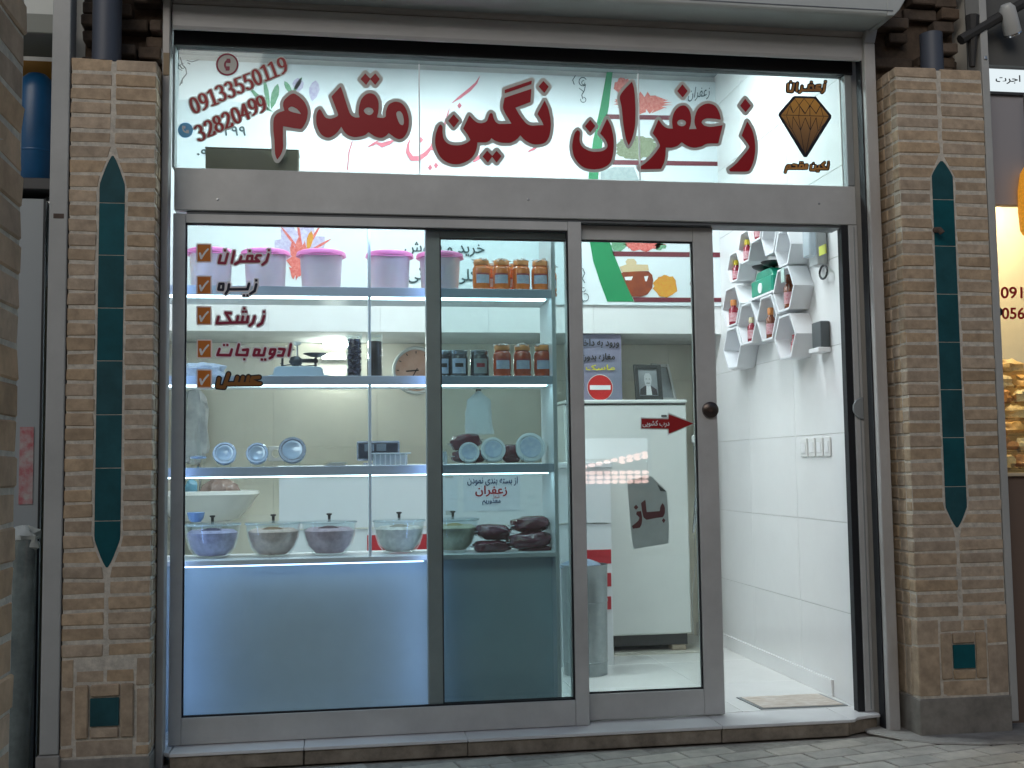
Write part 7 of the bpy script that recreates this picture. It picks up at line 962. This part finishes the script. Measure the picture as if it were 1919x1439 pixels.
t = thing('hanging_bag', 'grey plastic bag hanging on the wall above the basin at the left window edge', 'bag', (c.x, 2.05, c.z-.2))
MB().blob((c.x, 2.08, c.z), (.075, .05, .21), 12, .2, 26, 18, .8, 3).build('bag', mat('bag_grey', (.38, .40, .44), .3, vcol=(.6, .62, .62), vscale=12, bump=.8, bscale=25), t)
# clock, socket, scale display on the back wall
c = at(780, 694, YB2-.02); cr = .145
t = thing('wall_clock', 'round wall clock with pinkish face and pale rim half hidden by the sash post', 'clock', (c.x, YB2, c.z))
M4 = Matrix.Translation((c.x, YB2-.001, c.z)) @ Matrix.Rotation(R(90), 4, 'X')
MB().lathe([(cr, 0), (cr, .02), (cr*.95, .03), (cr*.87, .026), (cr*.86, .012), (0, .012)], 44).build('rim', mat('clock_rim', (.62, .65, .64), .25), t).matrix_basis = M4
MB().lathe([(cr*.855, .0122), (cr*.855, .014), (0, .014)], 40).build('face', mat('clock_face', (.52, .30, .22), .5, vcol=(.62, .42, .34), vscale=12), t).matrix_basis = M4
for an, l, w in ((210, .085, .006), (265, .06, .008)):
    o = MB().box(-w/2, w/2, -.001, .001, -.015, l).build('hand', 'black', t); o.matrix_basis = Matrix.Translation((c.x, YB2-.018, c.z)) @ Matrix.Rotation(R(an), 4, 'Y')
for k in range(12):
    o = MB().box(-.003, .003, -.0006, .0006, cr*.70, cr*.80).build('hour_mark', 'dark', t); o.matrix_basis = Matrix.Translation((c.x, YB2-.0158, c.z)) @ Matrix.Rotation(R(30*k), 4, 'Y')
c = at(517, 850, YB2-.004)
t = thing('wall_socket', 'cream power socket on the tiled back wall', 'socket', (c.x, YB2, c.z))
bxp('plate', 'white', t, c.x-.045, c.x+.045, YB2-.012, YB2-.0005, c.z-.045, c.z+.045, .004)
MB().lathe([(.024, 0), (.022, .004), (.018, -.004), (0, -.004)], 20).build('outlet', 'cream_tile', t).matrix_basis = Matrix.Translation((c.x, YB2-.0125, c.z)) @ Matrix.Rotation(R(90), 4, 'X')
p, q = at(670, 828, 1.36), at(748, 861, 1.36)
t = thing('scale_display', 'dark display panel of an electronic scale standing on the desk', 'scale', ((p.x+q.x)/2, 1.37, dtop))
bxp('panel', mat('display_dark', (.02, .025, .04), .3), t, p.x, q.x, 1.36, 1.385, q.z, p.z, .008)
bxp('rim', 'tin_grey', t, p.x-.004, q.x+.004, 1.3625, 1.39, q.z-.004, p.z+.004, .006)
for k in range(2): bxp('readout', mat('lcd', (.10, .13, .17), .3), t, p.x+.035+.062*k, p.x+.085+.062*k, 1.3585, 1.3598, q.z+.045, p.z-.012, .001)
MB().tube([((p.x+q.x)/2, 1.385, dtop), ((p.x+q.x)/2, 1.385, q.z)], .008, 8).build('neck', 'tin_grey', t)
bxp('foot', 'tin_grey', t, p.x+.03, q.x-.03, 1.35, 1.43, dtop+.0005, dtop+.01, .002)

# ------------------------------------------------------------------ right wall: hexagon shelves
HX = 2.732
H3 = lambda a, b: atX(1320+.2224*a, 400+.2224*b, HX)
mat('hex_white', (.78, .79, .81), .35)
hexes = [ # left vertex, right vertex, top, bottom (sighted), label
 ((588, 1050), (772, 1003), (672, 852), (686, 1222), 'lowest right white hexagon shelf near the doorway'),
 ((575, 640), (758, 605), (662, 455), (672, 822), 'white hexagon shelf holding the tall brown bottle'),
 ((590, 305), (735, 265), (650, 140), (672, 440), 'small upper right white hexagon shelf, empty'),
 ((438, 893), (612, 850), (522, 690), (535, 1068), 'white hexagon shelf with orange capped bottle right of centre'),
 ((478, 190), (606, 150), (535, 30), (560, 340), 'small empty white hexagon shelf at the top of the doorway'),
 ((275, 935), (440, 895), (345, 755), (360, 1100), 'white hexagon shelf with cream capped jar low in the middle'),
 ((280, 298), (398, 245), (330, 148), (340, 415), 'small white hexagon shelf with yellow capped jar near the top'),
 ((378, 80), (492, 40), (430, -60), (450, 225), 'topmost small white hexagon shelf with red jar'),
 ((190, 468), (302, 425), (243, 325), (252, 575), 'small leftmost white hexagon shelf with yellow capped jar'),
 ((147, 800), (303, 755), (215, 622), (232, 950), 'white hexagon shelf with orange capped jar at the left'),
 ((158, 1150), (310, 1110), (220, 965), (238, 1308), 'lowest left white hexagon shelf, empty')]
HC = []
for (l, r_, tp, bt, lab) in hexes:
    l, r_, tp, bt = H3(*l), H3(*r_), H3(*tp), H3(*bt)
    cy, cz = (l.y+r_.y)/2, (tp.z+bt.z)/2; hw_, hh_ = abs(l.y-r_.y)/2, (tp.z-bt.z)/2
    HC.append((cy, cz, hw_, hh_))
    t = thing('hexagon_shelf', lab, 'shelf', (HX, cy, cz-hh_), 'honeycomb shelves on the right wall')
    def ring(k): return [(cy-hw_*k, cz), (cy-hw_*.5*k, cz+hh_*k), (cy+hw_*.5*k, cz+hh_*k), (cy+hw_*k, cz), (cy+hw_*.5*k, cz-hh_*k), (cy-hw_*.5*k, cz-hh_*k)]
    o_, i_ = ring(.985), ring(.985-.009/hh_)
    for k in range(6):
        a, b = k, (k+1) % 6
        MB().prism([o_[a], o_[b], i_[b], i_[a]], 'x', HX, XR-.0015).build('panel', 'hex_white', t)
    MB().prism(i_, 'x', XR-.006, XR-.0012).build('back', 'hex_white', t)
def small_jar(lab, i, h, w, body, cap, dy=0.0, dx=.034):
    cy, cz, hw_, hh_ = HC[i]; y = cy+dy+.05; z0 = cz-hh_*.985+.0098; x = HX+dx
    t = thing('small_bottle', lab, 'bottle', (x, y, z0), 'little bottles in the hexagon shelves')
    MB().lathe([(w*.95, 0), (w, .003), (w, h*.62), (w*.55, h*.74), (w*.5, h*.78)], 18, (x, y, z0)).build('bottle_body', body, t)
    MB().lathe([(w*.62, h*.77), (w*.62, h*.97), (w*.5, h), (0, h)], 16, (x, y, z0)).build('cap', cap, t)
    curved_label(t, x, y, z0, w*1.02, 170, 300, h*.14, h*.48, mat('label_pink', (.42, .10, .14), .5, vcol=(.55, .4, .4), vscale=80))
mat('cap_yellow', (.65, .48, .03), .4); mat('cap_orange', (.60, .22, .06), .4); mat('cap_cream', (.62, .55, .35), .4); mat('bottle_brown', (.16, .04, .015), .12, coat=.5); mat('bottle_red', (.22, .015, .03), .15, coat=.4)
small_jar('yellow capped little jar in the leftmost small hexagon', 8, .115, .022, 'bottle_red', 'cap_yellow'); small_jar('yellow capped little jar in the hexagon near the top', 6, .12, .022, 'bottle_red', 'cap_yellow')
small_jar('orange capped red jar in the left hexagon', 9, .14, .027, 'bottle_red', 'cap_orange'); small_jar('cream capped dark jar in the lower middle hexagon', 5, .13, .022, 'bottle_red', 'cap_cream', -.03)
small_jar('orange capped brown bottle in the right of centre hexagon', 3, .155, .024, 'bottle_brown', 'cap_orange', -.02); small_jar('tall brown bottle in the hexagon beside the green scale', 1, .165, .026, 'bottle_brown', 'bottle_brown', -.04); small_jar('dark red jar in the topmost hexagon', 7, .13, .025, 'bottle_red', 'cap_cream')
small_jar('dark bottle half hidden in the lowest right hexagon', 0, .10, .016, 'bottle_red', 'bottle_red', -.075)
cy, cz, hw_, hh_ = HC[1]; p = H3(668, 525)
tag(bxp('price_card', mat('card_green', (.45, .60, .55), .5), None, HX-.006, HX-.003, p.y-.02, p.y+.02, p.z-.032, p.z+.036, .0005), 'pale green price card taped to the tall bottle hexagon', 'card')
# green kitchen scale in the honeycomb gap, on a bracket shelf
g0, g1 = H3(388, 720), H3(560, 590)
gy0, gy1 = min(g0.y, g1.y), max(g0.y, g1.y)
t = thing('kitchen_scale', 'green kitchen scale with two black trays in the gap of the honeycomb', 'scale', (HX+.06, (gy0+gy1)/2, g0.z))
mat('green_plastic', (.01, .26, .17), .35)
bxp('body', 'green_plastic', t, HX+.005, HX+.095, gy0, gy1, g0.z, g0.z+.085, .008)
MB().prism([(gy0+.02, g0.z+.086), (gy1-.02, g0.z+.086), (gy1-.05, g0.z+.125), (gy0+.06, g0.z+.125)], 'x', HX+.02, HX+.09).build('neck', 'green_plastic', t, .004)
for dyy in (-.055, .065): MB().lathe([(.03, 0), (.055, .012), (.062, .022), (.056, .022), (.03, .006), (0, .006)], 24, (HX+.05, (gy0+gy1)/2+dyy, g0.z+.135)).build('tray', 'black', t); MB().tube([(HX+.05, (gy0+gy1)/2+dyy, g0.z+.118), (HX+.05, (gy0+gy1)/2+dyy, g0.z+.14)], .008, 8).build('tray_stem', 'black', t)
MB().lathe([(.026, 0), (.026, .004), (0, .004)], 20).build('dial', 'white', t).matrix_basis = Matrix.Translation((HX+.0049, (gy0+gy1)/2+.01, g0.z+.035)) @ Matrix.Rotation(R(-90), 4, 'Y')
bxp('ledge', 'hex_white', t, HX+.0, XR-.001, gy0-.03, gy1+.03, g0.z-.012, g0.z-.0005, .001)
# switches
for k in range(4):
    p = atX(1503+14.6*k, 838, XR); q = atX(1515+14.6*k, 838, XR)
    t = thing('light_switch', ('first', 'second', 'third', 'fourth')[k]+' white light switch in the row on the right wall', 'switch', (XR, p.y, p.z), 'row of light switches')
    zc = atX(1531, 838, XR).z
    bxp('plate', 'white_gloss', t, XR-.009, XR-.0008, min(p.y, q.y)+.002, max(p.y, q.y)-.002, zc-.043, zc+.043, .002)
    bxp('rocker', 'white', t, XR-.012, XR-.0092, min(p.y, q.y)+.015, max(p.y, q.y)-.015, zc-.024, zc+.024, .001)
# meter box, cable, dark box
p, q = atX(1534, 420, XR), atX(1553, 520, XR)
y0, y1 = min(p.y, q.y), max(p.y, q.y)
t = thing('meter_box', 'clear plastic meter box with yellow tag high on the right wall', 'meter', (XR, (y0+y1)/2, q.z))
bxp('base', mat('meter_grey', (.5, .52, .52), .4), t, XR-.05, XR-.001, y0, y1, q.z+.06, p.z, .004)
bxp('cover', 'frost2', t, XR-.085, XR-.0505, y0+.005, y1-.005, q.z+.10, p.z-.005, .006)
pp = atX(1541, 465, XR-.087); bxp('tag', mat('tag_yellow', (.55, .60, .08), .5), t, XR-.09, XR-.0855, pp.y-.04, pp.y+.03, pp.z-.03, pp.z+.012, .001)
cc = atX(1543, 510, XR-.03); tag(MB().tube([(XR-.03, cc.y+.04*math.cos(a*.55), cc.z+.03*math.sin(a*.55)) for a in range(24)], .005, 6).build('cable_loop', 'black'), 'loop of black cable below the meter box', 'cable')
p, q = atX(1538, 606, XR), atX(1557, 650, XR); y0, y1 = min(p.y, q.y), max(p.y, q.y)
t = thing('router', 'small dark wall box with white base under the meter', 'device', (XR, (y0+y1)/2, q.z))
bxp('case', mat('box_dark', (.07, .08, .085), .4), t, XR-.045, XR-.001, y0, y1, q.z, p.z, .004); bxp('base', 'white', t, XR-.06, XR-.001, y0-.006, y1+.006, q.z-.022, q.z-.0005, .003)
# flat drain cover in the doorway
cs = [atZ(a, b, FZ) for a, b in ((1426, 1330), (1590, 1323), (1537, 1301), (1380, 1308))]
t = thing('floor_plate', 'flat framed plate with worn brown print lying in the doorway', 'mat', (sum(c.x for c in cs)/4, sum(c.y for c in cs)/4, FZ))
cen = sum(cs, Vector())/4
MB().prism([(c.x, c.y) for c in cs], 'z', FZ+.0005, FZ+.004).build('frame', mat('plate_grey', (.20, .21, .21), .5), t, .001)
MB().prism([tuple((cen+(c-cen)*.92).xy) for c in cs], 'z', FZ+.0042, FZ+.006).build('plate', mat('plate_print', (.66, .62, .57), .6, vcol=(.40, .30, .22), vscale=16, stretch=(1, 4, 1)), t)

# ------------------------------------------------------------------ left neighbour, glimpsed past the post
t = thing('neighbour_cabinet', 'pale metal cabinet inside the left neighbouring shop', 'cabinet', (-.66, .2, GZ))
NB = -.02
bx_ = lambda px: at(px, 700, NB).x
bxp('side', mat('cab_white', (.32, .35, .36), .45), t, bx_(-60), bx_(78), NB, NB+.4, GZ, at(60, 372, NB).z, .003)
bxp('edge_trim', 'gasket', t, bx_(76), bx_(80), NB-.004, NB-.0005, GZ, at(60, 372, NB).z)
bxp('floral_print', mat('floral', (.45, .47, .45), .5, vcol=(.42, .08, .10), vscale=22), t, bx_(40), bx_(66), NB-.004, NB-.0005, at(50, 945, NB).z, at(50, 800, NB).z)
z1 = at(60, 335, NB).z
t = thing('neighbour_shelf', 'dark shelf board carrying the blue barrel on the left', 'shelf', (-.66, .2, z1))
bxp('board', 'dark', t, bx_(-60), bx_(104), NB-.02, NB+.45, z1-.045, z1, .003)
c = at(66, 335, NB+.16)
t = thing('blue_barrel', 'tall blue plastic barrel with rounded top at the left edge', 'barrel', (c.x, NB+.16, z1))
h_ = at(66, 120, NB+.03).z-z1; rb = .075
MB().lathe([(rb*.95, .001), (rb, .01), (rb, h_*.72), (rb*.96, h_*.85), (rb*.8, h_*.95), (rb*.5, h_), (0, h_)], 32, (c.x, NB+.16, z1)).build('barrel_body', mat('barrel_blue', (.005, .075, .19), .35, var=.15), t)
MB().lathe([(rb*1.01, h_*.30), (rb*1.03, h_*.31), (rb*1.01, h_*.32)], 32, (c.x, NB+.16, z1)).build('hoop', 'barrel_blue', t)
za, zb_ = at(66, 82, NB).z, at(66, 118, NB).z
tag(bxp('neighbour_sign', mat('sign_orange', (.42, .19, .02), .5), None, bx_(-80), bx_(112), NB+.30, NB+.32, zb_-.05, za+.04), 'orange sign strip behind the blue barrel', 'sign')
tag(bxp('neighbour_awning', mat('awning_grey', (.22, .23, .20), .6), None, bx_(-80), bx_(112), NB-.06, NB+.2, za+.02, at(66, 36, NB).z, .004), 'grey shutter box above the left neighbouring shop', 'shutter box')
tag(bxp('neighbour_board', mat('board_white', (.62, .64, .60), .6), None, bx_(-80), bx_(112), NB+.0, NB+.02, at(66, 33, NB).z, 3.4), 'white board above the shutter box at the top left corner', 'board')
c = at(93, 700, NB+.1)
t = thing('wrapped_roll', 'shiny plastic wrapped roll standing behind the left post', 'roll', (c.x, NB+.05, GZ))
z2, z3 = at(90, 360, NB).z, at(90, 560, NB).z
MB().blob((c.x, NB+.06, (z2+z3)/2), (.032, .03, (z2-z3)/2), 9, .25, 20, 24, .7, 4).build('foil', mat('foil', (.35, .37, .37), .12, .7, bump=1.0, bscale=30), t)
MB().tube([(c.x, NB+.06, GZ+.01), (c.x, NB+.06, z3+.05)], .028, 14).build('core', mat('olive', (.12, .11, .07), .6, var=.3, vscale=5), t)
c = at(45, 1010, -.10)
t = thing('plastic_roll', 'leaning roll of clear floral plastic at the lower left', 'roll', (c.x, -.1, GZ))
MB().tube([(c.x-.03, -.09, GZ+.005), (c.x-.012, -.10, .5), (c.x, -.10, c.z)], [.06, .055, .045], 18).build('roll', mat('roll_plastic', (.30, .36, .34), .2, vcol=(.10, .12, .12), vscale=5, bump=.6, bscale=20), t)
MB().blob((c.x+.002, -.1, c.z), (.05, .045, .05), 15, .25, 20, 12).build('crumpled_end', mat('roll_end', (.5, .53, .5), .2, bump=1, bscale=40), t)
tag(bxp('neighbour_wall', 'plaster', None, -2.2, bx_(116), .42, .5, GZ, 3.5), kind='structure')
tag(bxp('neighbour_floor', 'cement', None, -2.2, -.34, -.1, .42, GZ-.02, GZ+.003), kind='structure')

# ------------------------------------------------------------------ right neighbour: warm lit shop
NX = lambda px, y=-.1: at(px, 700, y).x
NY = -.10
z_ = lambda py: at(1890, py, NY).z
XN0, XN1 = 3.389, 4.9
t = thing('neighbour_shopfront', 'grey panel wall of the right neighbouring shop with a glass window', 'shop front', (4.1, 0, GZ))
bxp('upper_panel', mat('panel_grey', (.34, .32, .33), .6), t, XN0, XN1, NY+.01, NY+.05, z_(383), z_(178)+.35, .002)
bxp('lower_panel', mat('panel_brown', (.17, .115, .085), .6), t, XN0, XN1, NY+.01, NY+.05, GZ, z_(893), .002)
bxp('sill', mat('sill_cream', (.6, .5, .35), .5), t, XN0, XN1, NY-.01, NY+.06, z_(893)+.001, z_(886), .002)
bxp('glass_pane', 'glass', t, XN0, XN1, NY+.02, NY+.026, z_(885), z_(384))
flat('phone_digits', 'nb_091', 'red_vinyl', t, .012); flat('phone_digits', 'nb_056', 'red_vinyl', t, .012)
c = at(1873, 583, NY); MB().lathe([(.022, 0), (.022, .004), (0, .004)], 20).build('phone_disc', 'black', t).matrix_basis = Matrix.Translation((c.x, NY+.015, c.z)) @ Matrix.Rotation(R(90), 4, 'X')
t = thing('light_box_sign', 'lit white sign box with dark Persian letters at the upper right edge', 'sign', (3.6, NY, z_(175)))
bxp('box', emis('sign_lit', (.86, .96, 1.0), .75), t, XN0, XN1-.6, NY+.004, NY+.06, z_(172), z_(129), .002)
flat('letters', 'nb_oj', 'black', t, 0)
bxp('trim', 'dark', t, XN0, XN1-.6, NY-.004, NY+.06, z_(178), z_(172)-.0006, .002)
t = thing('neighbour_interior', 'warm lit interior of the shop at the right edge', 'shop interior', (4.2, .6, GZ))
bxp('back_wall', mat('nb_white', (.75, .70, .60), .6), t, XN0-.0, XN1, .75, .8, GZ, 3.3)
bxp('side_wall', 'nb_white', t, XN0, XN0+.02, NY+.06, .749, GZ, 3.3)
bxp('roof', 'nb_white', t, XN0, XN1, NY+.06, .8, z_(300)+.15, z_(300)+.2)
for k in range(2):
    tl = thing('downlight', ('nearer', 'farther')[k]+' warm downlight inside the right neighbouring shop', 'light', (3.95, .15+.35*k, z_(300)+.14))
    MB().lathe([(.07, -.012), (.07, 0), (0, 0)], 24, (3.95, .15+.35*k, z_(300)+.149)).build('ring', 'white', tl); MB().lathe([(.06, -.014), (.06, -.0125), (0, -.0125)], 24, (3.95, .15+.35*k, z_(300)+.149)).build('bulb', emis('warm_lamp%d' % k, (1, .74, .42), 190), tl)
c = at(1925, 370, NY-.02)
t = thing('woven_lamp', 'glowing amber woven lamp hanging at the right edge', 'lamp', (c.x, NY-.03, z_(300)))
MB().lathe([(.012, .30), (.03, .27), (.042, .2), (.045, .1), (.04, .02), (.03, 0)], 20, (c.x, NY-.03, z_(442)), False).build('shade', mat('woven', (.62, .26, .02), .5, emit=(1, .40, .03), es=.38, vcol=(.12, .04, 0), vscale=110, bump=1, bscale=110), t)
MB().tube([(c.x, NY-.03, z_(442)+.30), (c.x, NY-.03, z_(180))], .003, 6).build('cord', 'black', t)
# nut and sweet display
r_ = random.Random(4)
mat('gold_step', (.50, .30, .08), .5)
mats_ = [mat('sweet%d' % k, c_, .5, var=.3, vscale=60, bump=.5, bscale=60) for k, c_ in enumerate(((.72, .40, .10), (.78, .55, .24), (.50, .22, .05), (.80, .62, .34)))]
k_ = 0
for row in range(7):
    zc = z_(880)+.018+.075*row
    for col in range(4):
        x = 3.44+.115*col+(.03 if row % 2 else 0)
        t = thing('sweet_tray', 'golden sweets on a tray at far right, row %s from bottom, column %s from pillar' % (('one', 'two', 'three', 'four', 'five', 'six', 'seven')[row], ('one', 'two', 'three', 'four')[col]), 'tray', (x, .12+.04*row, zc-.016), 'trays of golden sweets')
        y = .10+.045*row
        bxp('tray', 'gold_step', t, x-.05, x+.05, y-.05, y+.05, zc-.018, zc-.008, .002)
        MB().blob((x, y, zc+.008), (.06, .055, .04), k_, .25, 16, 10, .85, 4).build('sweets', mats_[(row+col) % 4], t); k_ += 1
t = thing('display_steps', 'stepped stand carrying the golden sweets', 'stand', (3.7, .3, GZ))
for row in range(7): bxp('step', mat('gold_step', (.50, .30, .08), .5), t, 3.41, 4.3, .045+.045*row, .09+.045*row+.05, z_(880)-.02 if row == 0 else z_(880)-.02+.0002, z_(880)+.075*row-.0005, .001)
p, q = at(1886, 706, .3), at(1930, 760, .3)
t = thing('cake_case', 'dark glass case above the golden sweets', 'case', ((p.x+q.x)/2, .5, q.z))
bxp('case', mat('case_dark', (.06, .045, .035), .2), t, p.x, p.x+.5, .5, .6, q.z-.06, p.z+.05, .004)
for k in range(5): bxp('rail_post', mat('brass', (.6, .42, .15), .3, .8), t, p.x+.02+.03*k, p.x+.028+.03*k, .47, .478, q.z-.06, p.z, .001)
# spot lamp and dark brackets over the right pillar
c = at(1893, 42, -.2)
t = thing('spot_lamp', 'white spot lamp with chrome ring in the upper right corner', 'lamp', (c.x, -.2, c.z))
M4 = Matrix.Translation((c.x, -.2, c.z)) @ Matrix.Rotation(R(-28), 4, 'Y') @ Matrix.Rotation(R(20), 4, 'X')
MB().lathe([(.02, .08), (.034, .06), (.036, -.02), (.036, -.045)], 24).build('housing', mat('lamp_white', (.5, .5, .48), .4), t).matrix_basis = M4
MB().lathe([(.0365, -.046), (.038, -.05), (.034, -.056), (.028, -.05), (0, -.048)], 24).build('lens_ring', 'chrome', t).matrix_basis = M4
t = thing('iron_bracket', 'dark iron bracket slanting above the right brick pillar', 'bracket', (3.35, -.16, 2.9))
a, b = at(1800, 75, -.2), at(1919, 5, -.2)
MB().tube([(a.x, -.2, a.z), (b.x, -.2, b.z)], .022, 8).build('arm', mat('iron', (.03, .028, .026), .7), t)
a, b = at(1822, 30, -.19), at(1822, 125, -.19)
MB().tube([(a.x, -.19, a.z), (b.x, -.19, b.z)], [.03, .012], 8).build('strut', 'iron', t)
tag(bxp('neighbour_soffit', mat('soffit_dark', (.10, .10, .095), .8), None, 3.39, 5, -.12, .1, z_(126), 3.5), 'dark soffit above the lit sign box at the upper right', 'soffit')

# ------------------------------------------------------------------ across the lane, seen only as a reflection: a display whose packets glow instead of being lit
a, b = at(1085, 822, 9.14), at(1214, 905, 9.14)
t = thing('glowing_display', 'display of self-glowing pink packets across the lane, mirrored in the glass door', 'display', ((a.x+b.x)/2, -8.9, b.z))
bxp('case', 'dark', t, a.x-.05, b.x+.05, -8.999, -8.97, b.z-.05, a.z+.05)
g = emis('pink_glow', (1, .62, .56), 9); g2 = emis('pale_glow', (.8, .9, 1), 2.5)
r_ = random.Random(8)
for row in range(5):
    n = 9 if row < 4 else 4
    for col in range(n):
        x = b.x-(b.x-a.x)*(col+.5)/9; z = b.z+(a.z-b.z)*.5*(row+.4)/5+.02*(n-col)*(row > 2)
        MB().blob((x, -8.93, z), ((b.x-a.x)/19, .03, (a.z-b.z)*.045), row*9+col, .2, 10, 6).build('packet', g, t)
bxp('back_panel', g2, t, a.x, b.x, -8.966, -8.962, b.z+(a.z-b.z)*.55, a.z)
